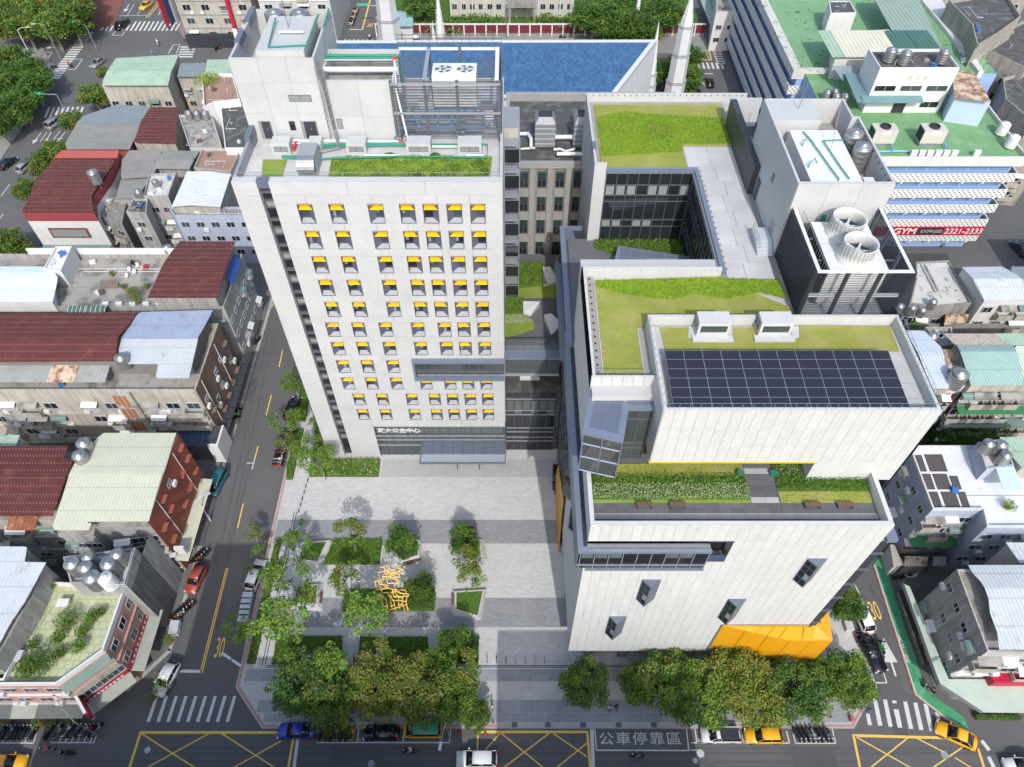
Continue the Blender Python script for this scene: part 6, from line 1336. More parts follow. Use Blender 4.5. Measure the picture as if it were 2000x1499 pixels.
w5 = house('shed_building','roof shed with pale blue and white tin roof at the left edge','shed',PL([(-80,522),(92,522),(100,588),(-80,588)],15),14.6,wwl,None,0,z0=12.65); tinroof(w5,[(-80,521),(97,521),(115,545),(103,590),(-80,590)],15.0,M_('pale_blue_tin',(.60,.68,.74),.5,.06,.5,.03,4),(50,533),.3,w=.4)
mb = tin(rect(-84,Y5s + 1.0,P(70,590,13.5)[0],Y5s + 2.8),lambda x,y: 14.0 + (y - Y5s) * .1,.6); part('verandah_roof',mb,M_('yellowed_sheet',(.45,.43,.33),.5,.12),w5)
X,Y = P(98,510,15); tank(X,Y,13.0,.6,1.6,'thin steel tank beside the white stair head on the grey deck'); X,Y = P(325,482,14.5); tank(X,Y,12.7,.8,1.7,'steel tank at the north corner of the dark red roof')
for k,(x,y) in enumerate(((252,528),(268,520),(262,533),(247,540),(276,526),(285,523),(258,515))):
 X,Y = P(x,y,13); t = thing('plastic_chair',['white plastic chair alone at the left of the deck\'s chair pile','white plastic chair at the back of the deck\'s chair pile','white plastic chair in the middle of the deck\'s chair pile','white plastic chair at the front left of the deck\'s pile','pinkish plastic chair in the deck\'s pile','red plastic chair at the right of the deck\'s pile','dark plastic chair at the rear of the deck\'s pile'][k],'chair',(X,Y,12.63),'chairs on the concrete deck'); m = (white,white,white,white,M_('pink_plastic',(.6,.35,.33)),signred,black)[k]
 part('seat',BX(X - .25,Y - .25,13.0,X + .25,Y + .25,13.05),m,t); part('backrest',BX(X - .25,Y + .22,13.05,X + .25,Y + .27,13.5),m,t)
 for a in (-.22,.18):
  for c_ in (-.22,.18): part('leg',BX(X + a,Y + c_,12.63,X + a + .04,Y + c_ + .04,13.0),m,t)
for k,(x,y,r) in enumerate(((262,575,1.1),(268,588,1.0),(255,570,.7),(240,560,.5),(285,560,.5),(218,535,.5))):
 X,Y = P(x,y,13.2); shrubthing('potted_plant',['tallest leafy potted plant at the deck\'s south edge beside the dark red roof','lower leafy potted plant touching the deck\'s south parapet','light green potted plant behind the tallest one on the deck','small potted plant left of the deck\'s big plants','small potted plant close to the dark red roof\'s west side','straggly potted plant by the old timber pile on the deck'][k],'potted plant',X,Y,12.63,r,1.4 * r,[lm,lf_lt],int(200 * r + 60),70 + k,pots)
mb = MB()
for k in range(8): mb.slab([(P(195,560,12.7)[0] + .25 * k,P(195,560,12.7)[1] - .1 * k,12.9 + .02 * k),(P(215,565,12.7)[0] + .2 * k,P(215,565,12.7)[1],13.0),(P(215,555,12.7)[0] + .2 * k,P(215,555,12.7)[1],13.02),(P(197,550,12.7)[0] + .25 * k,P(197,550,12.7)[1],12.95)],.05)
solo('timber_pile',mb,M_('old_timber',(.20,.15,.11),.9,.2,1),'heap of old boards in the middle of the concrete deck','timber pile')
g5 = thing('curved_awning','dark green ribbed curved canopy between deck and brown roof','awning',(P(180,605,14)[0],P(180,605,14)[1],12.6))
for j in range(2):
 xa,xb = P(132 + 35 * j,612,14)[0],P(164 + 40 * j,612,14)[0]; yc = P(180,612,14)[1]
 for k in range(5): mb = MB(); a0,a1 = R(18 * k),R(18 * (k + 1)); mb.quad((xa,yc - 2 * math.sin(a0) + 1.2,12.4 + 2 * math.cos(a0)),(xb,yc - 2 * math.sin(a0) + 1.2,12.4 + 2 * math.cos(a0)),(xb,yc - 2 * math.sin(a1) + 1.2,12.4 + 2 * math.cos(a1)),(xa,yc - 2 * math.sin(a1) + 1.2,12.4 + 2 * math.cos(a1))); part('roof_panel',mb,M_('dark_green_sheet',(.07,.13,.10),.4,.1),g5)
 for i in range(5): part('rib',MB().tube([(xa + (xb - xa) * i / 4,yc - 2.04 * math.sin(R(18 * k)) + 1.2,12.4 + 2.04 * math.cos(R(18 * k))) for k in range(6)],.05,4),white,g5)
p6 = PL([(115,296),(233,295),(213,340),(180,385),(183,415),(43,415),(75,350)],12)
h6 = house('red_roof_house','house with dark maroon tin roof, crimson gable band and white wall','house',p6,10,wwl,None,0); part('crimson_band',MB().prism([(x,y) for x,y in p6],10,11.9),crimson,h6)
tinroof(h6,[(105,308),(228,308),(213,340),(180,385),(183,415),(43,415),(75,352)],12.1,tin_brown,(150,353),.4,w=.45); tinroof(h6,[(118,294),(236,294),(229,309),(106,309)],12.3,M_('bright_red_tin',(.42,.10,.08),.6,.1),w=.5)
fcd(h6,p6[5],p6[4],[6.6],1,'w',20,6.5,1.6); part('window_frame',MB().cbox((p6[5][0] + p6[4][0]) / 2,p6[5][1] - .1,7.4,7.1,.12,2.2),M_('red_brown_frame',(.16,.05,.04)),h6); slant(h6,'street_canopy',p6[5],p6[4],4.5,0,1.2,.3,awngrey); part('window_pane',MB().cbox((p6[5][0] + p6[4][0]) / 2,p6[5][1] - .17,7.4,6.4,.05,1.6),blind,h6)
X,Y = P(183,343,14.5); tank(X,Y,12.0,.95,2.4,'tall steel water tank on a stand by the maroon roof',legs=.9)
def hs(label,px,z,wall,roofm,ridge=None,rise=.6,fac=(),name='house',cat='house',w=.5,axis='Y',deck=None,par=0,drop=.5,seed=1,z0=.1,flo=None,kinds='wca',nb=3):
 pw = PL(px,z - drop); r = house(name,label,cat,inset(pw if _ccw(pw) else pw[::-1],.15) if roofm else pw,z - drop,wall,deck,par,z0)
 if roofm: tinroof(r,px,z,roofm,ridge,rise,axis,w)
 for (i,j) in fac: fcd(r,pw[i],pw[j],flo or [zz for zz in (2.4,5.6,8.8,12.0,15.2,18.4) if zz < z - 2.6],nb,kinds,seed + i,1.5,1.2)
 return r
hs('small house under dark grey tin roof behind the maroon-roofed one',[(252,294),(318,294),(300,345),(236,350),(238,312)],11,greywall,tin_grey,seed=21,fac=((3,2),),nb=2)
hs('grey-roofed house between the tin-roofed rows at upper left',[(320,294),(391,296),(371,331),(298,330)],11,greywall,tin_grey,(345,312),.4,seed=22,fac=((3,2),),nb=3)
hs('brown-roofed lean-to with small steel tank left of the grey gravel roof',[(236,351),(292,350),(268,388),(226,388)],10.4,greywall,tin_grey,seed=23,fac=((3,2),),nb=2)
hs('flat grey gravel-roofed block left of the white tin roof',[(292,344),(346,342),(330,388),(282,388)],12.4,greywall,None,deck=mossy,par=.5,seed=24,fac=((3,2),),nb=2,name='apartment_block',cat='apartment block')
hs('narrow grey block with tall side wall and small grid windows',[(262,392),(290,392),(287,420),(248,418)],12.2,greywall,None,deck=dkr,par=.4,seed=25,fac=((3,2),),nb=1,name='apartment_block',cat='apartment block')
hs('concrete house with rusty balconies right of the maroon roof',[(205,388),(250,388),(240,440),(190,425)],9.0,concd,None,deck=concd,par=.4,seed=26,fac=((3,2),),nb=2,kinds='Bc')
q_ = hs('house with white gabled tin roof beside the tower',[(365,336),(451,341),(430,405),(335,405)],13,crw,tin_white,(400,338),.4,seed=27,w=.4,axis='X')
hs('blue-grey block with white window hoods, tucked beside the tower',[(330,408),(490,408),(490,425),(342,425)],11.5,bluewall,None,deck=concd,par=.4,seed=28,fac=((3,2),),nb=5,kinds='waw',name='apartment_block',cat='apartment block')
hs('terracotta-decked roof with pale sheet cover beside the tower parapet',[(397,294),(472,294),(452,340),(380,332)],11.2,crw,None,deck=M_('terracotta_deck',(.30,.19,.14),.85,.15),par=.5,seed=29)
X,Y = P(300,350,14); tank(X,Y,12.45,.6,1.2,'small steel tank on the grey gravel roof'); X,Y = P(268,372,13.5); tank(X,Y,11.9,.75,1.5,'steel tank standing over the brown lean-to roof')
q_ = hs('long house under faded grey and slate tin roofs at upper left',[(127,278),(152,238),(278,240),(253,292),(130,292)],10,redwall,tin_grey,None,seed=30,w=.4,fac=((4,3),),nb=3)
tinroof(q_,[(150,240),(160,228),(230,204),(293,210),(276,241)],10.1,tin_slate,None,w=.4)
hs('house with brown tiled roof framed in cream beside the slate roof',[(293,210),(352,210),(343,280),(260,278)],10.4,crw,tin_rust if False else tin_brown,(300,236),.5,seed=31,w=.4,fac=((3,2),),nb=2)
t7 = hs('grey concrete block with three steel tanks next to white house',[(350,228),(415,228),(435,293),(372,293)],11.5,M_('pale_concrete_wall',(.40,.41,.41),.85,.1),None,deck=wdk,par=.4,seed=32,fac=((3,2),),nb=1,name='apartment_block',cat='apartment block')
for k in range(3): X,Y = P(367 + 16 * k,219,12.6); tank(X,Y,11.1,.75,1.5,'ribbed steel tank, %s of three in a row on the grey block' % ('left','middle','right')[k])
w7 = hs('white house with curved terrace wall and round window',[(395,148),(455,150),(470,200),(420,205),(400,215)],13.5,white,None,deck=M_('terracotta_deck',(.30,.19,.14)),par=.7,seed=33); part('round_window',MB().tube([(P(450,205,12)[0],P(450,205,12)[1] - .2,11.5),(P(450,205,12)[0],P(450,205,12)[1] + .2,11.5)],.7,16),dkgrey,w7)
hs('white blank-walled house pressed against the tower',[(430,200),(480,200),(500,292),(440,292)],12.5,white,None,deck=dkr,par=.3,seed=34)
X,Y = P(402,152,14); shrubthing('roof_shrub','yellow-green shrubs on the curved white terrace','shrub',X,Y,13.1,3.0,1.3,[lf_yel,lf_lt,lf_lime],900,80,leaf=.16)
hs('house with broad mint tin roof near the crossroads',[(227,115),(350,107),(328,167),(197,167)],11,crw,tin_green,(268,140),.5,seed=35,w=.5,fac=((3,2),),nb=5,kinds='wB')
hs('low grey-roofed annex right of the mint roof',[(352,124),(417,123),(400,150),(345,150)],10,crw,tin_slate,seed=36,w=.5,fac=((3,2),),nb=2); hs('pale green tin roof strip behind the white terrace house',[(405,117),(470,116),(455,143),(400,143)],11,crw,tin_green,seed=37,w=.5)
# garden trees' ground etc; far street buildings
def farblock(label,x0,x1,y,d,z,wall,nb,floors,kinds='w',seed=1,deck=wdk,extra=None,w=2.0,led=None,fz=3.4):
 r = house('apartment_block',label,'apartment block',rect(x0,y,x1,y + d),z,wall,deck,.9); fcd(r,(x0,y),(x1,y),[2.2 + fz * k for k in range(floors)],nb,kinds,seed,w,1.5,led); return r
fb = farblock('dirty cream corner block with hanging signs at the far crossroads',-85,-66,190,25,28,crw,4,8,'wwac',40,led=greywall)
for k in range(3): part('hanging_sign',BX(-86.3,189 - 3 * k,6 + k,-86,191.5 - 3 * k,15 + k),(white,M_('dark_blue_sign',(.03,.05,.15)),signred)[k],fb)
part('arcade',BX(-85,188.6,.1,-66,190,3.2),dkm,fb); part('vertical_sign',BX(-72,188.7,4,-71.2,189.9,16),signred,fb); part('vertical_sign',BX(-72.2,188.5,1.5,-71.0,188.69,5),white,fb)
farblock('pale grey-tiled block behind the tower plant room',-64,-46,190,25,26,M_('pale_tile_wall',(.45,.45,.44),.7,.12,.5,.06),4,7,'wB',41,led=white)
b2 = farblock('block with crimson and dark steel frontage by the north street',-50,-47.5,172,45,8,M_('dark_red_front',(.20,.05,.05),.8,.2),1,3,'w',42)
# ================================================================ NORTH SIDE: TEMPLE,OLD BLOCK,SCHOOL
ob = thing('office_block','old grey office block with vertical piers and rooftop cooling towers','office block',(8,95,.1))
OY = 83.2; OZ = 36.7
part('wall',MB().prism([(.2,OY + .4),(24,OY + .4),(24,88),(24,100),(-.9,100),(-.9,OY + .4)],.1,OZ - .4),M_('dull_stone',(.22,.22,.22),.85,.12,.4,.08),ob); part('roof_deck',BX(-.7,OY + .6,OZ - .4,24,99.8,OZ - .35),dkr,ob); part('cornice',BX(-.9,OY - .2,OZ - .4,24,OY + .6,OZ + .3),M_('dull_stone_trim',(.29,.288,.283),.85,.1),ob); part('rear_parapet',BX(-.9,99.6,OZ - .4,24,100.2,OZ + .8),M_('dull_stone_trim',(.33,.32,.31)),ob); part('cornice',BX(-.9,OY + .61,OZ - .4,-.3,99.6,OZ + .5),M_('dull_stone_trim',(.33,.32,.31)),ob)
for k in range(6):
 x = 1.0 + 2.45 * k; part('pier',BX(x + 1.35,OY - .1,21,x + 2.1,OY + .4,OZ - .5),M_('pale_stone_pier',(.29,.285,.275),.85,.1,.4,.05,streak=.15),ob)
 for f_ in range(4):
  z1 = OZ - 1.2 - 4.0 * f_; w = part('window',BX(x,OY + .28,z1 - 2.6,x + 1.25,OY + .4,z1),dkgrey,ob); part('pane',BX(x + .1,OY + .22,z1 - 1.25,x + 1.15,OY + .28,z1 - .15),M_('green_glass',(.03,.05,.045),.2,.2,1,0),w); part('pane',BX(x + .1,OY + .22,z1 - 2.4,x + .56,OY + .28,z1 - 1.35),gld,w); part('pane',BX(x + .66,OY + .22,z1 - 2.4,x + 1.15,OY + .28,z1 - 1.35),gld,w)
  part('spandrel',BX(x - .1,OY + .1,z1 - 4.0,x + 1.35,OY + .4,z1 - 2.75),M_('pale_stone_pier',(.36,.345,.32)),ob)
part('side_tower',BX(-.95,81.3,23,.6,84.4,41),M_('dull_stone_trim',(.33,.32,.31)),ob); part('side_tower_roof',BX(-.6,81.8,41.0,.3,84.2,41.03),wdk,ob)
for k,x in enumerate((3.1,8.3)):
 t = thing('cooling_tower','grey metal cooling tower on the old office roof, %s of two' % ('left','right')[k],'cooling tower',(x + 1.2,88,OZ)); part('casing',MB().prism(rect(x,87,x + 2.7,89.6),OZ + .2,OZ + 3.6),std,t)
 mb = MB(); a = rect(x,87,x + 2.7,89.6); i2 = rect(x + .45,87.4,x + 2.25,89.2); mb.v = [(p[0],p[1],OZ + 3.6) for p in a] + [(p[0],p[1],OZ + 4.5) for p in i2]; mb.f = [(i,(i + 1) % 4,4 + (i + 1) % 4,4 + i) for i in range(4)]; mb.m = [0] * 4; part('cowl',mb,mgr,t); part('opening',BX(x + .5,87.45,OZ + 4.3,x + 2.2,89.15,OZ + 4.4),dkm,t)
 for j in range(4): part('rib',BX(x - .04,86.95,OZ + .7 + .75 * j,x + 2.74,87,OZ + .78 + .75 * j),lsl,t)
pn = thing('pipework','thick white lagged pipes across the old office roof','pipework',(6,86,OZ))
for pts,r in (([(1,89.5,37.4),(2.2,89.5,37.4),(2.6,88,37.6),(2.6,86.4,37.2)],.25),([(5.9,88.4,37.6),(8.3,88.4,37.6)],.3),([(5.6,86.0,37.2),(6.5,86.2,37.2),(7.2,85.6,37.2),(8.5,86.2,37.2)],.18),([(6,84.9,37.3),(12,84.9,37.3)],.26),([(1.2,86.5,37.0),(3.1,86.7,37)],.15),([(8.0,84.5,37.6),(9,84.3,37.6),(12,84.3,37.6)],.14)): pipe('',pts,r,white,px=False,parent=pn)
# temple with glazed blue roof
TZz = 22.0
tw = PL([(620,82),(1283,80),(1197,192),(640,192)],TZz)
tm = thing('temple','pale granite temple building with broad flat blue tiled roof','temple',(0,135,.1)); part('wall',MB().prism(tw,.1,TZz - .1),temple_w,tm)
def tilemat():
 m = bpy.data.materials.new('blue_glazed_roof_tiles'); m.use_nodes = True; N = m.node_tree.nodes; L = m.node_tree.links; b_ = N['Principled BSDF']; g_ = N.new('ShaderNodeNewGeometry'); br = N.new('ShaderNodeTexBrick'); br.inputs['Scale'].default_value = 1; br.inputs['Brick Width'].default_value = .4; br.inputs['Row Height'].default_value = .9; br.inputs['Mortar Size'].default_value = .03; br.inputs['Color1'].default_value = (.03,.09,.20,1); br.inputs['Color2'].default_value = (.06,.165,.31,1); br.inputs['Mortar'].default_value = (.02,.06,.15,1); br.offset = .5; br.inputs['Bias'].default_value = -.1
 n = N.new('ShaderNodeTexNoise'); n.inputs['Scale'].default_value = .35; n.inputs['Detail'].default_value = 5; L.new(g_.outputs['Position'],n.inputs[0]); mr = N.new('ShaderNodeMapRange'); L.new(n.outputs[0],mr.inputs[0]); mr.inputs[1].default_value = .3; mr.inputs[2].default_value = .7; mr.inputs[3].default_value = .9; mr.inputs[4].default_value = 1.1
 vm = N.new('ShaderNodeVectorMath'); vm.operation = 'SCALE'; L.new(g_.outputs['Position'],br.inputs[0]); L.new(br.outputs[0],vm.inputs[0]); L.new(mr.outputs[0],vm.inputs['Scale']); L.new(vm.outputs[0],b_.inputs['Base Color']); b_.inputs['Roughness'].default_value = .4; return m
part('tiled_roof',MB().prism(inset(tw if _ccw(tw) else tw[::-1],.9),TZz - .1,TZz + .12),tilemat(),tm)
part('cornice',MB().ring(tw,.85,TZz - .4,TZz + .25),M_('pale_cornice',(.55,.56,.57),.7,.06),tm)
part('low_wing',MB().prism(PL([(640,192),(1197,192),(1199,210),(640,212)],TZz - 1),.1,TZz - 2),concd,tm)
def spire(px,y0,ytip,yg,w,label):
 X,Y = P(px,y0,0); t = thing('spire',label,'spire',(X,Y,.1),'white spires round the temple'); h = atY(px,ytip,Y)[1]; zg = atY(px,yg,Y)[1]
 def octo(r0,z0,r1,z1,m,nm): mb = MB(); mb.lathe(X,Y,[(r0 * .6,z0),(r1 * .6,z1)],6); part(nm,mb,m,t)
 bd = M_('grey_stone_band',(.30,.31,.32),.7)
 for k in range(3):
  z0,z1 = .1 + zg * k / 3,zg * (k + 1) / 3; f = 1 - .13 * k; octo(w * f,z0,w * (f - .05),z1 - .35,temple_w,'shaft'); octo(w * (f + .02),z1 - .349,w * (f + .02),z1,bd,'band')
 n = 4
 for k in range(n):
  z0,z1 = zg + (h - zg) * k / n,zg + (h - zg) * (k + 1) / n; f0 = .56 * (1 - k / n) ** 1.0; octo(w * f0 + .02,z0 + .002,max(.04,w * (.56 * (1 - (k + 1) / n)) * 1.12),z1,white,'needle' if k == n - 1 else 'pinnacle')
 return t
for a in ((1312,205,-22,48,4.0,'tall stepped white spire right of the blue roof'),(1262,205,42,142,3.2,'slim stepped white spire against the temple\'s slanted side'),(1238,80,-25,62,3.6,'white spire at the far right corner of the blue roof'),(768,120,-75,-12,5.6,'thick pale stepped spire left of the blue roof'),(861,80,-28,68,3.7,'white spire rising behind the blue roof\'s left part'),(851,120,40,106,2.6,'thin white needle spire nearest the cooling enclosure')): spire(*a)
# garden wall with maroon panels
gw_ = thing('garden_wall','long white garden wall with maroon panels behind the temple','wall',(20,187,.1)); YW = P(1000,72)[1]
xw0,xw1 = P(735,72)[0],P(1375,72)[0]; n = 30; st_ = (xw1 - xw0) / n
part('plinth',BX(xw0,YW,.1,xw1,YW + .4,.9),concd,gw_); part('coping',BX(xw0,YW - .05,3.1,xw1,YW + .45,3.35),wwl,gw_)
for k in range(n): part('panel',BX(xw0 + st_ * k + .35,YW + .1,.9,xw0 + st_ * (k + 1),YW + .3,3.1),maroon,gw_); part('pier',BX(xw0 + st_ * k,YW - .03,.1,xw0 + st_ * k + .34,YW + .43,3.4),wwl,gw_)
nf = MB(); nf.prism(rect(xw0,YW - 9,xw1,YW),-.1,.12); struct('north_pavement',nf,M_('grey_brick_paving',(.24,.235,.225),.9,.1,.5,.1)); nf = MB(); nf.prism(rect(xw0,YW + .5,xw1,YW + 60),-.1,.12); struct('garden_ground',nf,turfd)
sc = farblock('pale institutional building with tall fins and porch behind the garden wall',P(880,40)[0],P(1120,40)[0],YW + 11,25,22,M_('pale_render',(.42,.41,.37),.85,.12,.4,.06),14,5,'w',44,w=1.4)
for k in range(14): x = P(880,40)[0] + 3.0 * k; part('fin',BX(x,YW + 10.4,.2,x + .25,YW + 11,21),wwl,sc)
part('porch',BX(P(990,40)[0],YW + 5.5,5.0,P(1046,40)[0],YW + 11,6.2),concd,sc)
for x in (P(993,40)[0],P(1040,40)[0]): part('porch_column',BX(x,YW + 5.7,.1,x + .7,YW + 6.4,5),concd,sc)
ho = hs('small house with white and turquoise tin roof by the thick spire',[(766,22),(808,22),(806,52),(770,52)],5,wwl,M_('turquoise_tin',(.30,.45,.48),.6,.15),seed=45)
# north-east shops
sh = hs('white corner shop house with green street canopy by the north-east crossroads',[(1400,-20),(1470,-20),(1465,28),(1398,28)],10,wwl,None,deck=wdk,par=.6,seed=46,fac=((3,2),),nb=3,kinds='wa'); q = PL([(1368,0),(1385,0),(1402,42),(1462,42),(1462,56),(1390,56)],4); part('street_canopy',MB().prism(q,3.8,4.0),M_('sage_canopy',(.30,.42,.36),.7),sh); part('shopfront',MB().prism(PL([(1392,42),(1460,42),(1460,52),(1396,52)],3.7),.1,3.75),dkm,sh)
# ================================================================ BLUE AND WHITE LATTICE BUILDING,NORTH-EAST
def latticemat():
 m = bpy.data.materials.new('pierced_white_blocks'); m.use_nodes = True; N = m.node_tree.nodes; L = m.node_tree.links; b_ = N['Principled BSDF']; g_ = N.new('ShaderNodeNewGeometry'); mp = N.new('ShaderNodeMapping'); L.new(g_.outputs['Position'],mp.inputs[0]); mp.inputs['Rotation'].default_value = (R(90),0,0)
 sx = N.new('ShaderNodeSeparateXYZ'); L.new(g_.outputs['Position'],sx.inputs[0]); ad = N.new('ShaderNodeMath'); ad.operation = 'ADD'; L.new(sx.outputs[0],ad.inputs[0]); L.new(sx.outputs[1],ad.inputs[1])
 def wv(src,f,ph=0):
  a = N.new('ShaderNodeMath'); a.operation = 'MULTIPLY_ADD'; L.new(src,a.inputs[0]); a.inputs[1].default_value = f; a.inputs[2].default_value = ph; s_ = N.new('ShaderNodeMath'); s_.operation = 'SINE'; L.new(a.outputs[0],s_.inputs[0]); return s_.outputs[0]
 p = N.new('ShaderNodeMath'); p.operation = 'MULTIPLY'; L.new(wv(ad.outputs[0],7.0),p.inputs[0]); L.new(wv(sx.outputs[2],7.5),p.inputs[1]); c = N.new('ShaderNodeMath'); c.operation = 'GREATER_THAN'; L.new(p.outputs[0],c.inputs[0]); c.inputs[1].default_value = .42
 mx = N.new('ShaderNodeMix'); mx.data_type = 'RGBA'; L.new(c.outputs[0],mx.inputs[0]); mx.inputs[6].default_value = (.60,.60,.585,1); mx.inputs[7].default_value = (.16,.16,.17,1); L.new(mx.outputs[2],b_.inputs['Base Color']); b_.inputs['Roughness'].default_value = .8; return m
lat = latticemat(); skyb = M_('pale_blue_recess_wall',(.24,.36,.58),.7,.08,.4,.04)  # flat pale blue for the walls behind the pierced bands
lb = thing('office_block','blue and white office block with pierced balcony bands and red gym sign','office block',(75,150,.1))
BX0,BX1,BY,BZ = 58,88.8,108.4,20.0
part('wall',BX(BX0,BY + 1.2,.1,BX1 - 1,137.7,BZ),skyb,lb); part('wall',BX(56.7,137.8,.1,96,215,BZ),skyb,lb); part('roof_deck',BX(BX0,BY + .3,BZ,BX1 - .2,137.7,BZ + .15),greenroof,lb); part('roof_deck',BX(56.2,138.2,BZ,96,215,BZ + .15),greenmold,lb)
part('parapet',BX(BX0,BY,BZ - .9,BX1,BY + .35,BZ + .9),wwl,lb); part('parapet',BX(BX1 - .35,BY + .36,BZ - .9,BX1,137.7,BZ + .9),mossy,lb); part('parapet',BX(55.5,137.7,BZ - .9,57.2,215,BZ + .9),mossy,lb); part('parapet',BX(57.21,137.7,BZ - .9,66,138.8,BZ + .88),mossy,lb)
for k in range(5):
 zt_ = 17.6 - 3.35 * k; e = .0
 part('pierced_band',BX(BX0,BY,zt_ - 1.75,BX1,BY + .2,zt_),lat,lb); part('pierced_band',BX(BX1 - .2,BY + .21,zt_ - 1.75,BX1,137,zt_),lat,lb); part('pierced_band',BX(55.5,137.7,zt_ - 1.75,55.7,215,zt_),lat,lb); part('pierced_band',BX(55.71,137.7,zt_ - 1.75,66,137.9,zt_),lat,lb)
 part('floor_slab',BX(BX0,BY + .21,zt_ - 1.9,BX1 - .21,137,zt_ - 1.7),wwl,lb); part('floor_slab',BX(55.72,138,zt_ - 1.9,57,215,zt_ - 1.7),wwl,lb)
 for j in range(8): part('pane',BX(BX0 + 1 + 3.6 * j,BY + 1.1,zt_ - .0,BX0 + 4.2 + 3.6 * j,BY + 1.2,zt_ + 1.2),M_('blue_window_glass',(.16,.26,.42),.2,.15),lb)
 for j in range(9): part('bracket',BX(BX0 + 3.6 * j,BY - .1,zt_ - 2.0,BX0 + .35 + 3.6 * j,BY + .2,zt_ - 1.75),wwl,lb)
sgn = part('gym_sign',BX(65,BY - .35,1.0 + 3.15,88.7,BY - .2,6.1),signred,lb)
part('sign_panel',BX(76.4,BY - .4,4.35,81.2,BY - .36,5.9),M_('near_black_panel',(.015,.015,.015)),lb)
rtext('lettering','GYM',None,1.9,parent=lb,m=white,extr=.02,bold=.04,rot=(R(90),0,0),loc=(73.9,BY - .42,5.12),sx=1.1); rtext('lettering','EXPRESS',None,1.0,parent=lb,m=mgr,extr=.02,bold=.03,rot=(R(90),0,0),loc=(78.9,BY - .45,5.12),sx=1.1); rtext('lettering','2321-2333',None,1.75,parent=lb,m=white,extr=.02,bold=.02,rot=(R(90),0,0),loc=(85.0,BY - .42,5.12),sx=.95)
wh = house('roof_house','white flat-roofed rooftop house with glass canopy on the green deck','roof house',rect(65,123.7,79,130.5),28.3,white,dkr,.5,z0=BZ)
fcd(wh,(65,123.7),(79,123.7),[24.4],3,'w',50,3.8,1.1); fcd(wh,(65,123.7),(79,123.7),[21.2],3,'w',50,3.4,1.2,skip=((0,0),(0,1))); part('door',BX(70.2,123.6,BZ + .2,72.4,123.7,BZ + 2.6),dkm,wh)
mb = MB(); mb.slab([(63.5,121.8,23.2),(74.5,121.8,23.2),(74.5,123.6,23.6),(63.5,123.6,23.6)],.06); mb.slab([(62.5,122,23.2),(64.9,122,23.2),(64.9,131,23.9),(62.5,131,23.9)],.06); part('glass_canopy',mb,M_('teal_glass_sheet',(.14,.24,.26),.3,.1),wh)
for k,ch in enumerate('樓忠高'): rtext('wall_lettering',ch,None,.9,parent=wh,m=M_('faded_gold',(.55,.5,.38)),extr=.01,rot=(R(90),0,0),loc=(71 + 1.4 * k,123.66,26.9))
for k,(x,y) in enumerate(((67.3,126.5),(69.6,125.5),(76.5,126))): tank(x,y,28.3,.95,2.2,'steel tank on the white rooftop house, %s' % ('leftmost of three','second of three','rightmost of three')[k],legs=.2)
bs = hs('pale blue roof shed with glazed front and rust-blotched tin roof',[(1865,190),(1858,142),(1900,140),(1938,200)],25.5,M_('pale_blue_sheet_wall',(.40,.50,.62),.6,.08),tin_patch,z0=BZ,seed=51,name='roof_shed',cat='roof shed')
for k,(x0,y0) in enumerate(((1700,282),(1795,282))):
 X,Y = P(x0,y0,BZ + .8); t = thing('air_conditioner','big beige fan-topped air conditioning unit on the green deck, %s of two' % ('left','right')[k],'air conditioner',(X + 2,Y + 1,BZ)); part('casing',BX(X,Y,BZ + .9,X + 4.0,Y + 2.4,BZ + 3.4),M_('beige_casing',(.50,.48,.43),.6,.05),t); part('stand',BX(X + .3,Y + .3,BZ + .15,X + 3.7,Y + 2.1,BZ + .9),std,t); part('fan',MB().lathe(X + 2,Y + 1.2,[(.9,BZ + 3.4),(.9,BZ + 3.7),(.8,BZ + 3.7),(.8,BZ + 3.45)],16),dkm,t)
 for j in range(10): part('vent_slat',BX(X - .05,Y + .15 + .21 * j,BZ + 1.1,X,Y + .3 + .21 * j,BZ + 3.2),dkm,t)
 part('label_plate',BX(X + 1.2,Y - .03,BZ + 2.6,X + 2.8,Y,BZ + 3.1),white,t)
pipe('pale blue pipe run along the green deck to the fan units',[(59,110.6,20.5),(66,110.8,20.5),(66.2,113,20.8),(66.2,110.8,20.5),(76,111,20.5),(76,113,20.8)],.16,bluepipe,px=False)
for k in range(7): part('air_conditioner',BX(69 + 1.4 * k + (2.5 if k > 5 else 0),BY + 1.2,BZ + .15,70.1 + 1.4 * k + (2.5 if k > 5 else 0),BY + 1.7,BZ + 1.3),galv_w,lb)
for k,(x,y) in enumerate(((1960,250),(1978,275))): X,Y = P(x,y,BZ + 1.6); tank(X,Y,BZ + .1,.95,2.0,'white ribbed tank at the green deck\'s east edge, %s' % ('farther','nearer')[k],galv_w,legs=.3)
for k,(x,y) in enumerate(((1616,183),(1631,181),(1634,190),(1652,190))): X,Y = P(x,y,BZ + 1.6); tank(X,Y,BZ + .1,.7,1.8,'steel tank in the small cluster behind the plant tower, %s' % ('far left','far right','near left','near right')[k],legs=.2)
rs = hs('long roof shed with cream and dark green ribbed sheets',[(1635,62),(1735,58),(1850,118),(1632,114)],25,wwl,None,z0=BZ,drop=.6,seed=52,name='roof_shed',cat='roof shed')
q = PL([(1625,60),(1735,60),(1850,112),(1632,112)],25); ya,yb = q[3][1],q[0][1]
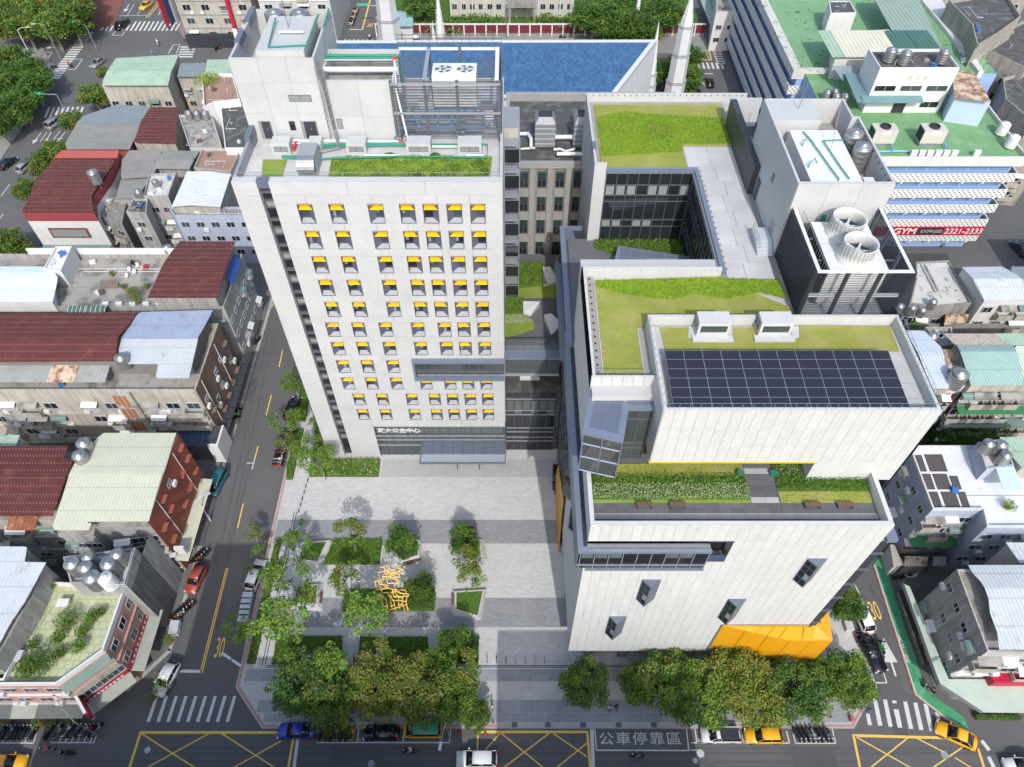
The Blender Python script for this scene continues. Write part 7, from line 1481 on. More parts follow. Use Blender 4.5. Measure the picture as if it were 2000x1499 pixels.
for k,(a,b_) in enumerate(((1626,1652),(1652,1760),(1762,1805),(1806,1850))):
 x0 = P(a,112,25)[0]; x1 = P(b_,112,25)[0]; mb = tin(rect(x0,ya,x1 - .05,yb),lambda x,y: 25 + .6 * (1 - abs((y - ya) / (yb - ya) - .5) * 2),.8,rib=.1); part('roof',mb,(tin_green if k == 0 else M_('cream_tin',(.60,.58,.46),.6,.06) if k == 1 else M_('bottle_green_tin',(.06,.15,.12),.6,.1)),rs)
mb = tin(PL([(1700,-20),(1790,-20),(1850,110),(1800,100),(1745,58)],25),plane_z(24.6),.8,rib=.1); part('roof',mb,M_('sage_tin',(.26,.34,.29),.6,.08),rs); mb = MB(); mb.slab([(*P(1625,130,24),24),(*P(1670,128,24),24),(*P(1690,155,22.8),22.8),(*P(1645,158,22.8),22.8)],.1); part('roof',mb,tin_slate,rs)
hs('white stair head with dark roof on the mottled green roof',[(1618,4),(1660,4),(1672,27),(1622,28)],25,wwl,None,deck=dkr,par=.2,z0=BZ,seed=53,name='stair_block',cat='stair head')
eb = thing('railed_ledge','long white railed roof edge right of the ribbed sheds','roof edge',(88,165,BZ)); mb = MB(); A = P(1800,0,20.8); B = P(1912,140,20.8); C2 = P(1840,0,20.8)
mb.prism([A,B,(B[0] + 1,B[1]),C2],BZ - .6,BZ + .85); part('coping',mb,wwl,eb)
for k in range(16): p = Vector(C2).lerp(Vector((B[0] + 1,B[1])),k / 15); part('post',BX(p.x,p.y,BZ + .85,p.x + .08,p.y + .08,BZ + 2),lsl,eb)
# far grey flats,north-east
M_gf = M_('mildewed_render',(.33,.31,.275),.88,.2,.4,.1,4,streak=.4)
for k,(px_,z,lab,nb) in enumerate((([(1850,8),(1960,-10),(1990,40),(1905,95),(1895,55)],24,'mildewed grey flats with stepped roofs behind the blue office',4),([(1905,95),(2010,40),(2100,60),(2000,140)],20,'lower mildewed flats at the right photo edge',4),([(1955,160),(2060,130),(2080,250),(2012,245),(1960,200)],18,'grey corner flats below the mildewed ones on the right edge',3))):
 q = PL(px_,z); r = house('apartment_block',lab,'apartment block',q,z,M_gf,dkr,.8)
 if not _ccw(q): q = q[::-1]
 for i in range(len(q)):
  a,b_ = q[i],q[(i + 1) % len(q)]
  if (b_[1] - a[1]) * .6 - (b_[0] - a[0]) < 0: fcd(r,a,b_,[2.6 + 3.3 * f_ for f_ in range(int((z - 3) / 3.3))],max(1,int(math.dist(a,b_) / 4)),'wcaB',60 + k + i,1.8,1.4)
farblock('far block behind the blue office, seen past its east roof edge',98,130,190,30,24,M_gf,6,6,'wB',64)
# ================================================================ EAST SIDE HOUSES
r6q = PL([(1869,1112),(1929,1273),(2080,1276),(2080,1112)],12.6)
r6 = house('apartment_block','grey-walled block with pale ribbed roof and green street canopy, bottom right','apartment block',r6q,12.2,M_('grey_render',(.40,.39,.38),.88,.16,.4,.08,4,streak=.35),wdk,.4)
tinroof(r6,[(1889,1104),(2080,1104),(2080,1270),(1952,1269),(1918,1155)],13.6,tin_white,(1920,1150),.5,w=.45); fcd(r6,r6q[0],r6q[1],[2.8,6.0,9.4],4,'caw',70,1.2,1.1,skip=((0,2),(1,0))); fcd(r6,r6q[1],r6q[2],[6.0,9.4],4,'caB',71,1.8,1.3,white)
cq = [Z8(1045,300),Z8(1090,320),Z8(1345,925),Z8(1600,925),Z8(1836 + 90,945),Z8(1926,1145),Z8(1560,1140),Z8(1285,960),Z8(1260,900)]
part('street_canopy',MB().prism(PL(cq,3.9),3.8,3.92),M_('pale_green_canopy',(.42,.50,.43),.7,.12,.6,.08),r6); part('canopy_edge',MB().tube([(*P(*q,3.8),3.8) for q in (cq[0],cq[8],cq[7],cq[6])],.22,4),dkgrey,r6); part('ground_floor',MB().prism([r6q[1],(r6q[2][0],r6q[2][1]),(r6q[2][0],r6q[2][1] - 1.6),(r6q[1][0] + 1.2,r6q[1][1] - 1.6)],.1,3.7),concd,r6); part('red_panel',BX(r6q[1][0] + 4,r6q[1][1] - 1.2,4,r6q[1][0] + 12,r6q[1][1] - .05,5.4),signred,r6); drains(r6,[(r6q[0][0] - .1,r6q[0][1] - 4),(r6q[0][0] - .1,r6q[0][1] - 8)],.2,12)
r6b = hs('narrow roof with ribbed white sheet and white parapet at bottom right edge',[(1965,1060),(2080,1060),(2080,1105),(1990,1100)],12.5,wwl,tin_white,seed=72)
gr_ = thing('garden_fence','dark hedge-backed boundary strip along the green walkway','boundary wall',(51,35,.1)); A = P(*Z8(1010,370)); B = P(*Z8(1175,830)); mb = MB(); mb.prism([A,B,(B[0] + .9,B[1]),(A[0] + .9,A[1])],.1,1.3); part('wall',mb,M_('dark_mossy_wall',(.06,.05,.04),.95,.2),gr_); mb = MB(); mb.prism([(A[0] - .3,A[1]),(B[0] - .3,B[1]),(B[0] - .05,B[1]),(A[0] - .05,A[1])],.1,.7); part('kerb',mb,concd,gr_)
Zq = lambda x,y: (1700 + x * .2,850 + y * .2)
r5q = PL([Zq(400,200),Zq(600,735),Zq(1090,735),Zq(1130,905),Zq(1900,905),Zq(1900,115),Zq(460,115)],12)
r5 = house('apartment_block','white-decked flat roof block with dark tiled squares and blue side wall','apartment block',r5q,11.9,bluewall,M_('whitewashed_deck',(.62,.64,.67),.85,.08,.5,.04,c2=(.36,.35,.32),c2s=.5,c2w=(.62,.72)),.45,parm=wwl)
for (x0,y0,x1,y1) in ((400,195,500,355),(525,190,700,355),(475,380,585,530),(605,380,745,530),(770,400,850,530),(545,555,655,715),(685,555,830,715),(850,555,925,715)):
 sk = .36; mb = MB(); mb.prism(PL([Zq(x0,y0),Zq(x1,y0),Zq(x1 + (y1 - y0) * .34,y1),Zq(x0 + (y1 - y0) * .37,y1)],12.0),11.92,12.0); part('dark_tile_panel',mb,M_('dark_deck_tiles',(.085,.075,.07),.85,.15,1,.2,5),r5)
fcd(r5,r5q[0],r5q[1],[2.8,6.2,9.2],3,'wca',74,1.2,1.1); fcd(r5,r5q[1],r5q[2],[2.6,6.0,8.9],3,'wBc',75,1.6,1.3,concd); fcd(r5,r5q[3],r5q[4],[2.6,6.0,8.9],4,'wac',76,1.6,1.3)
slant(r5,'awning',r5q[1],r5q[2],5.2,.1,1.6,.3,awng)
s5b = house('stair_block','blue-walled stair head with three tanks on the white deck','stair head',PL([Zq(1045,75),Zq(1300,40),Zq(1400,300),Zq(1130,340)],14.5),14.3,bluewall,mossy,.3,z0=12)
for k,(x,y) in enumerate(((1170,75),(1290,85),(1335,190))): X,Y = P(*Zq(x,y),16.4); tank(X,Y,14.35,.75,2.0,'steel tank above the white deck, %s' % ('left of the rear pair','right of the rear pair','nearest of three')[k])
mb = MB(); mb.slab([(*P(*Zq(1300,540),14.2),14.2),(*P(*Zq(1500,530),14.2),14.2),(*P(*Zq(1400,305),14.6),14.6),(*P(*Zq(1225,320),14.6),14.6)],.05); part('glass_canopy',mb,M_('pale_aqua_sheet',(.45,.56,.58),.4,.08),s5b)
t5 = hs('pale green ribbed roof right of the white deck',[Zq(1260,20),Zq(1900,20),Zq(1900,330),Zq(1470,330)],15,crw,tin_green,w=.45,seed=77)
X,Y = P(*Zq(1395,660),13.5); shrubthing('potted_plant','leafy potted plants on the grey terrace right of the white deck','potted plant',X,Y,12,.9,1.0,[lm,lf_lt],250,78,pots)
Zm = lambda x,y: (1700 + x * .2,600 + y * .2)
r4q = PL([Zm(340,230),Zm(600,795),Zm(780,795),Zm(680,410),Zm(525,230)],15)
r4 = house('apartment_block','block with pale blue-white tin roof close beside the solar roof','apartment block',r4q,14.6,crw,None,0); tinroof(r4,[Zm(340,230),Zm(525,230),Zm(680,410),Zm(785,795),Zm(600,795)],15.2,M_('bluish_white_tin',(.50,.56,.62),.5,.06),(1800,690),.5,w=.45); fcd(r4,r4q[1],r4q[2],[2.6,5.8,9,12],2,'Bc',80,1.6,1.3)
r4b = hs('tall block with mint ribbed roof and green awnings on the east side',[Zm(860,430),Zm(985,765),Zm(1900,765),Zm(1900,270),Zm(1260,262),Zm(1380,400),Zm(820,375)],16,crw,None,drop=.4,seed=81,name='apartment_block',cat='apartment block')
tinroof(r4b,[Zm(825,375),Zm(985,765),Zm(1510,765),Zm(1390,375)],16.2,tin_mint,(1900,686),.5,w=.4); tinroof(r4b,[Zm(720,260),Zm(825,374),Zm(1340,374),Zm(1210,260)],16.0,tin_pink,w=.45); tinroof(r4b,[Zm(1210,258),Zm(1345,374),Zm(1900,374),Zm(1900,258)],16.0,tin_green,w=.45); tinroof(r4b,[Zm(1400,380),Zm(1515,765),Zm(1900,765),Zm(1900,380)],16.0,M_('pale_cream_green_tin',(.55,.62,.48),.6,.06),w=.45)
q4 = PL([Zm(860,430),Zm(985,765),Zm(1900,765)],16); fcd(r4b,q4[1],q4[2],[2.4,5.8,9.2,12.6],7,'BwBc',82,2.2,1.5,concd); slant(r4b,'awning',q4[1],(q4[1][0] + 13,q4[1][1]),11.6,.1,1.5,.3,awng); slant(r4b,'awning',(q4[1][0] - .5,q4[1][1]),(q4[1][0] + 14,q4[1][1]),8.3,.1,1.4,.3,awngrey)
sb = house('stair_block','narrow stair bay with white and maroon stripes under a big tank','stair bay',PL([Zm(700,580),Zm(780,790),Zm(960,770),Zm(880,575)],14.5),14.4,wwl,mossy,.2)
X0,Y0 = P(*Zm(780,790),14.5); 
for i in range(4):
 for j in range(3): part('maroon_panel',BX(X0 + .2 + .9 * j,Y0 - .08,1.4 + 3.2 * i,X0 + .65 + .9 * j,Y0,3.6 + 3.2 * i),M_('plum_panel',(.09,.025,.04),.7),sb)
X,Y = P(*Zm(880,650),17); tank(X,Y,14.5,1.15,2.6,'big ribbed steel tank between pale blue and mint roofs'); X,Y = P(*Zm(625,265),15.5); tank(X,Y,13.5,.8,1.8,'steel tank with white top behind the pale blue roof')
hs('rust-spotted pale tin roof between the tank and the mint roof',[Zm(690,415),Zm(835,412),Zm(885,570),Zm(735,575)],14.6,crw,tin_patch,seed=83,w=.5); hs('small cream roof house behind the pale blue tin roof',[Zm(520,215),Zm(780,215),Zm(800,380),Zm(690,400)],13,crw,None,deck=wdk,par=.5,seed=84)
Zn = lambda x,y: (1400 + x * .30015,380 + y * .30015)
r3q = [Zn(1290,450),Zn(1505,440),Zn(1560,540),Zn(1650,720),Zn(1420,740),Zn(1250,720),Zn(1290,560)]
r3 = hs('block with lichen-white flat roof and crossing pipe, east of the fan screen',r3q,13,concd,None,deck=mossy,par=.4,seed=85,fac=((5,4),(4,3)),nb=2,kinds='wca',name='apartment_block',cat='apartment block')
part('roof_pipe',MB().tube([(*P(*Zn(1350,460),13.1),13.2),(*P(*Zn(1440,635),13.1),13.2)],.2,6),wdk,r3)
for k,(x,y) in enumerate(((1280,730),(1345,745),(1415,690),(1200,720))): X,Y = P(*Zn(x,y),14); tank(X,Y,12.2,.6,1.4,'small steel tank on the lichen-white roof, %s from the left' % ('second','third','fourth','first')[k],legs=.3)
hs('house with white gabled tin roof and rusty window, east side',[Zn(1595,475),Zn(1860,470),Zn(2100,690),Zn(1740,695)],15,wwl,tin_white,(1900,545),.8,seed=86,w=.5,fac=((3,2),),nb=3,kinds='wB'); hs('house with sage framed roof at the far right edge',[Zn(1905,470),Zn(2100,470),Zn(2100,640),Zn(1960,600)],13,crw,tin_slate,seed=87)
hs('low dark back building with green awnings between the tin roofs',[Zn(1200,760),Zn(1480,770),Zn(1800,790),Zn(2050,790),Zn(2050,860),Zn(1230,860)],9.5,concd,None,deck=dkr,par=.5,seed=88,fac=((5,4),),nb=7,kinds='cwcB',name='apartment_block',cat='apartment block')
hs('white patched low roof among the dark east backyards',[Zn(1490,775),Zn(1640,780),Zn(1630,830),Zn(1480,850)],11,concd,tin_patch,seed=89)
hs('low white lean-to roof at the foot of the big tin roofs',[Zm(640,1230),Zm(860,1235),Zm(860,1300),Zm(635,1310)],5,wwl,tin_white,seed=90,name='shed',cat='shed')
lr = hs('small cream ribbed shed beside the green walkway',[Zq(170,1080),Zq(245,1060),Zq(330,1270),Zq(230,1290)],3.6,wwl,M_('dirty_cream_tin',(.40,.37,.30),.7,.2),seed=91,name='shed',cat='shed',w=.4)
hs('long rust-stained low roof behind the cream shed',[Zq(310,1180),Zq(560,1190),Zq(570,1280),Zq(335,1280)],3.4,concd,tin_patch,seed=92,name='shed',cat='shed'); hs('dark stained low roof right of the rusty one',[Zq(600,1185),Zq(740,1190),Zq(750,1280),Zq(610,1280)],3.3,concd,tin_grey,seed=93,name='shed',cat='shed')
sr = thing('street_rail','thin white pipe frame over the dark yard behind the fan screen','frame',(60,82,.1)); mb = MB()
for k in range(5): x = 60 + 4.5 * k; mb.tube([(x,79,4),(x + 2,83,4)],.07,4); mb.tube([(x,79,0.1),(x,79,4)],.06,4)
mb.tube([(58,79,4),(80,79,4)],.07,4); mb.tube([(60,83,4),(82,83,4)],.07,4); part('bars',mb,lsl,sr)
# ================================================================ ACROSS THE FRONT ROAD (they shade the plaza)
for k,(x0,x1,y1,z,lab) in enumerate(((-37.5,-30,8.5,34.6,'slim tall apartment block across the front road'),(-29.8,-4.5,8.5,20.0,'long mid-rise block across the front road, west of the gap'),(1.0,23,8.5,23.2,'mid-rise block across the front road, east of the gap'),(-54,-37.6,9,17,'lower block across the front road at the west'),(-95,-57,9,17,'westernmost block across the front road'),(25,60,8,8.5,'low shop row across the front road at the east'))):
 farblock(lab,x0,x1,-10,y1 + 10,z,crw,max(3,int((x1 - x0) / 4)),int(z / 3.4),'wa',95 + k)

for k,(x0,y0,z) in enumerate(((92,30,13),(90,55,15),(95,80,12))): farblock('block east of the tin-roofed rows, %s from the front road' % ('first','second','third')[k],x0,x0 + 28,y0,18,z,crw,6,3,'wac',130 + k)
# ================================================================ TREES
def crown(seed,R0,H0,nb,per,leaf,mats,flat=.75,hole=0.0,r_blob=.32,low=0.0):
 # leaf-sized faces gathered in clumps through an uneven crown volume; unit radius scaled by R0,H0
 rng = random.Random(seed); mb = MB(); nm = len(mats); blobs = []
 for i in range(nb):
  while True:
   v = Vector((rng.uniform(-1,1),rng.uniform(-1,1),rng.uniform(-.55 - low,1)))
   if .25 < v.length < 1: break
  v = v.normalized() * (v.length ** .5) * rng.uniform(.6,1.16); br = r_blob * rng.uniform(.65,1.35); blobs.append((Vector((v.x * R0,v.y * R0,v.z * H0)),br * R0,rng.randrange(nm)))
 for c,br,mi in blobs:
  for k in range(int(per * (br / R0 / r_blob) ** 2)):
   d = Vector((rng.gauss(0,1),rng.gauss(0,1),rng.gauss(0,1) + .25)).normalized() * (rng.random() ** .33)
   leafquad(mb,c + Vector((d.x * br,d.y * br,d.z * br * flat)),leaf,rng,.7,mi if rng.random() < .8 else rng.randrange(nm))
 return mb,blobs
def limb_mesh(seed,trunk_h,trunk_r,blobs,zc,n=9,split=1):
 rng = random.Random(seed); mb = MB(); top = Vector((rng.uniform(-.1,.1),rng.uniform(-.1,.1),trunk_h))
 mb.tube([(0,0,-.15),(0,0,.1),(top.x * .5,top.y * .5,trunk_h * .5),tuple(top)],[trunk_r * 1.5,trunk_r * 1.15,trunk_r,trunk_r * .8],8)
 for c,br,_ in rng.sample(blobs,min(n,len(blobs))):
  e = Vector((c.x,c.y,c.z + zc)); m = top.lerp(e,.5) + Vector((0,0,.15 * (e - top).length)); mb.tube([tuple(top - Vector((0,0,.15))),tuple(m),tuple(e)],[trunk_r * .55,trunk_r * .3,trunk_r * .1],5)
 return mb
PROTO = {}
barkw = M_('pale_bark',(.30,.28,.24),.9,.15,3,.1,9,vec='O')
def proto(key,seed,R0,H0,zc,nb,per,leaf,mats,tr,bm=bark,**k):
 mb,bl = crown(seed,R0,H0,nb,per,leaf,mats,**k); mb2 = MB(); mb2.v = [(x,y,z + zc) for x,y,z in mb.v]; mb2.f = mb.f; mb2.m = mb.m
 PROTO[key] = (mb2.mesh('crown',mats),limb_mesh(seed,max(.8,zc - H0 * .75),tr,bl,zc).mesh('trunk',bm,smooth=True),zc)
proto('bigA',1,4.2,3.0,6.0,95,105,.19,[ld,lm,lf_olive,lm],.3,r_blob=.25); proto('bigB',2,4.2,3.0,6.0,90,105,.19,[lm,lf_olive,lf_olive,lf_yel,lm],.3,r_blob=.25); proto('bigC',3,4.2,2.8,5.8,90,105,.19,[lf_blue,lm,ld,lf_blue],.3,r_blob=.25); proto('bigD',4,4.2,3.0,6.0,85,105,.19,[lm,lf_lt,lm,ld],.3,r_blob=.25)
proto('round',5,2.4,2.2,4.2,55,120,.15,[ld,ld,lm],.16,r_blob=.36); proto('youngA',6,2.1,1.7,5.4,15,75,.15,[lf_young,lf_lt,lm],.09,barkw,r_blob=.34); proto('youngB',7,2.0,1.7,5.2,13,70,.15,[lf_lt,lm,lf_olive],.09,barkw,r_blob=.34); proto('youngC',8,1.5,1.5,4.6,13,60,.14,[lf_young,lm],.08,barkw,r_blob=.38); proto('youngD',11,2.2,1.8,5.2,20,80,.15,[lf_young,lf_young,lf_lt],.1,barkw,r_blob=.33)
proto('farA',9,4.0,3.4,6.5,70,60,.30,[ld,ld,lm],.3); proto('farB',10,4.0,3.2,6.2,70,60,.30,[lm,lf_olive,ld],.3)
def tree(key,px,py,r,label,zc=None,cat='tree',group=None,z0=.12,name='tree'):
 cm_,tm_,zc0 = PROTO[key]; base_r = {'b': 4.2,'r': 2.4,'y': 2.0,'f': 4.0}[key[0]]; s = r / base_r; zz = (zc or zc0 * s)
 X,Y = P(px,py,zz); t = thing(name,label,cat,(X,Y,z0),group); rz = (px * 7 + py * 3) % 628 / 100
 for nm,me in (('crown',cm_),('trunk',tm_)):
  o = bpy.data.objects.new(nm,me); col.objects.link(o); o.parent = t
 t.rotation_euler = (0,0,rz); t.scale = (s,s,zz / zc0); return t
G1 = 'large street trees along the front pavement'
for a in (('bigC',588,1334,3.54,'dark bluish street tree at the west end of the front row'),('bigA',655,1361,3.38,'dense dark street tree above the parked scooters, second from the west'),('youngD',640,1292,2.3,'smaller tree leaning over the south-west hedge bed'),('bigB',732,1341,3.54,'yellow-green street tree above the black parked car'),('youngB',740,1282,2.0,'open olive tree close to the southern concrete planter'),('bigB',812,1346,3.54,'olive street tree above the green-topped van'),('bigD',852,1300,2.24,'branchy tree over the bed near the plaza\'s south side'),('bigD',884,1358,2.94,'green street tree at the east end of the western row'),('youngB',905,1305,2.1,'open branchy tree over the small pale planter'),('bigD',928,1398,1.73,'small cut tree leaning over the kerb by the orange cones'),
          ('bigD',1143,1336,2.73,'lone round dense tree on the front pavement'),('bigD',1250,1336,2.35,'small tree at the west end of the eastern row'),('bigA',1302,1323,3.48,'dense dark green tree left of the eastern row\'s biggest'),('bigD',1365,1356,3.67,'dark green street tree above the white pickup'),('bigB',1432,1323,3.76,'yellowing street tree in front of the yellow wedge'),('bigB',1482,1369,3.38,'olive street tree above the yellow wagon'),('bigC',1545,1349,3.76,'cool green street tree above the eastern scooter bays'),('bigB',1500,1313,2.63,'reddish-tipped tree nearest the yellow wedge'),('bigD',1600,1323,2.63,'sparse tree near the south-east corner of the pavement'),('bigD',1655,1329,3.10,'branchy green tree at the south-east corner by the crossing')):
 tree(*a,group=G1)
tree('round',1652,1185,2.1,'small dense tree beside the white estate car on the east street')
G2 = 'trees planted on the plaza'
for a in (('round',783,1058,2.0,'dark round tree in the planter behind the sculpture'),('round',905,1056,1.9,'dark round tree in the north-east planter'),('youngB',683,1040,2.2,'pale-trunked tree with spread crown on the north-west bed'),('youngB',672,1128,2.1,'yellowish young tree left of the sculpture'),('youngB',912,1095,1.9,'thin olive young tree north of the five-sided planter'),('youngB',922,1128,1.7,'thin olive young tree in the five-sided planter'),('youngA',583,1062,1.5,'bright young tree by the north-west planter'),('youngC',588,1022,.8,'tiny light tree at the edge of the dark paving band'),('youngA',562,1125,2.4,'fresh green young tree at the plaza\'s west edge, middle of three'),('youngD',565,1205,3.0,'widest fresh green young tree at the plaza\'s west edge'),('youngD',708,1210,2.5,'bright green young tree over the southern planter'),('round',822,1150,1.9,'bushy tree right of the sculpture in the dark bed'),('round',890,1255,2.0,'dense tree over the square bed on the south side')):
 tree(*a,group=G2)
G3 = 'young kerbside trees along the west street'
for a in (('youngB',493,1040,1.2,'thin kerbside tree north of the white parked car'),('youngC',505,1078,1.3,'second thin kerbside tree just north of the white parked car'),('youngC',487,1115,.9,'sparse kerbside tree over the white parked car'),('youngA',468,1228,1.7,'kerbside tree by the row of white boxes'),('youngA',572,748,1.8,'kerbside tree by the tower, farthest up the west street'),('youngA',560,822,2.0,'kerbside tree between the two dark cars'),('youngB',556,862,1.5,'kerbside tree nearest the red parked scooters'),('youngC',612,825,1.0,'small tree against the tower\'s side path'),('youngA',600,875,1.8,'light tree by the tower path'),('youngA',622,900,2.0,'light tree at the corner of the tower hedge bed'),('youngC',583,895,1.0,'little tree over the side path')):
 tree(*a,group=G3)
# north-west park and street trees
G4 = 'park trees at the north-west'
rng = random.Random(99); k = 0
descr = [(30,20),(85,25),(140,30),(170,12),(60,60),(120,60),(165,50),(10,60),(178,32),(160,-8),(105,5),(50,-10),(150,-15)]
words = ['at the photo\'s top left corner','in the upper left park, second from the corner','in the middle of the park\'s near edge','over the red brick park corner','above the dark cars by the park','just behind the blue truck','right of the blue truck','cut by the left edge over the dark cars','nearest the far crossroads','deep in the park behind the brick path','along the photo\'s top edge','half out of frame at the top left','half out of frame above the park']
for (x,y),w_ in zip(descr,words): tree('farA' if (x + y) % 2 else 'farB',x * .88 - 6,y - 9,4.4,'big leafy park tree ' + w_,zc=6.5,group=G4)
for (x,y,r,w_) in ((25,120,6,'north-west of the avenue, at the left edge below the side road'),(60,140,5,'by the street lamp on the avenue\'s west pavement'),(20,170,6,'at the left edge beside the avenue, upper of two'),(70,165,5,'leaning over the avenue pavement by the zebra crossing'),(20,215,6,'at the left edge beside the avenue, lower of two'),(45,200,4.5,'over the pavement parking left of the silver van'),(0,240,4,'cut by the left edge above the black car')): tree('farA',x - 6,y,r * .82,'dark street tree ' + w_,zc=5.5,group='street trees west of the avenue')
for (x,y,r,w_) in ((185,190,3.4,'left of the mint-roofed house'),(142,240,2.6,'between the slate roof and the avenue'),(205,145,1.6,'beside the mint roof\'s west corner'),(110,300,3.0,'behind the maroon roof'),(78,330,2.4,'left of the maroon roof'),(50,375,2.4,'yellow-green, at the maroon house\'s front corner'),(243,305,1.8,'bright, between maroon and grey roofs'),(12,480,3.2,'at the left edge by the parked yellow scooter'),(50,490,1.6,'small, beside the terracotta yard'),(82,318,2.0,'low, over the white car on the avenue')): tree('farB',x,y,r,'garden tree ' + w_,zc=2 + r * .8)
for i,(x,y,r) in enumerate(((1190,25,8),(1230,15,8),(1265,30,7),(1290,20,6),(1160,35,6),(1215,50,5),(1250,55,5),(820,10,5))): tree('farA',x,y,r * .95,'dark garden tree behind the maroon-panelled wall, %s' % ('west of the big clump','at the top of the clump','east side of the clump','easternmost of the clump','farthest west of the clump','front middle of the clump','front east of the clump','beside the turquoise-roofed house')[i],zc=6)
for i,(x,y) in enumerate(((830,50),(860,58),(905,48),(935,45),(965,50),(1065,45),(1090,50),(1120,50),(885,52))): 
 X,Y = P(x,y,1.5); shrubthing('garden_shrub','leafy shrub along the garden wall, %s from the west' % ('first','second','fourth','fifth','sixth','seventh','eighth','ninth','third')[i],'shrub',X,Y,.1,4.0,3.5,[lm,ld,lf_lt],400,300 + i,leaf=.4)
for i,(x,y,r) in enumerate(((1300,140,4.5),(1345,110,3.5),(1345,150,3.5),(1210,68,3.5),(1320,175,2.6))): tree('farA',x,y,r,'dark temple garden tree %s' % ('between the two right spires','below the yellow box junction','beside the parked scooters','trimmed low at the foot of the far spire','with palm-like crown by the nearest right spire')[i],zc=r)
hq = thing('hedge','clipped hedge beside the temple corner scooters','hedge',(0,0,0)); hq.location = (*P(1352,150),.1); bed('foliage',PL([(1340,95),(1352,95),(1360,185),(1345,185)]),.1,1.6,.5,.3,[ld,lm],9,2,hq)
for i,(x,y,r) in enumerate(((1870,852,3.5),(1905,845,3.5),(1935,850,2.5),(1845,862,2.5))): tree('farA',x,y,r,'dark courtyard tree in the east backyards, %s' % ('second from the left','third from the left','rightmost','leftmost')[i],zc=4)
for i,(x,y,r,z) in enumerate(((1960,622,1.5,9),(1785,640,.9,9),(1400 + 0,1395,.0,0))):
 if r: X,Y = P(x,y,z); shrubthing('balcony_plants',('leafy balcony plants at the right edge among the tin roofs','small balcony plants under the lichen-white roof')[i],'plants',X,Y,z,r,1.2,[lm,lf_lt],260,400 + i)
q = PL([Z8(1500,1155),Z8(1815,1160),Z8(1815,1195),Z8(1520,1190)],.3); tt = thing('hedge','low green hedge under the pale street canopy, bottom right','hedge',(q[0][0],q[0][1],.1)); bed('foliage',q,.1,.8,.15,.1,[ld,lm,lf_lt],77,2,tt)
for i,(x,y,r) in enumerate(((320,1338,1.2),(312,1325,.8),(330,1250,1.0),(295,1360,.8),(100,1410,.9),(75,1412,.9),(140,1407,.8),(10,1405,.9))):
 X,Y = P(x,y,1); shrubthing('street_plant','potted greenery on the pavement by the pink building, %s' % ('beside the white hatchback','behind the white hatchback','near the parked scooters','at the chamfered corner','third along the south front','second along the south front','fourth along the south front','first along the south front')[i],'plant',X,Y,.12,r,r * 1.5,[lm,lf_lt],int(180 * r),500 + i,pots)
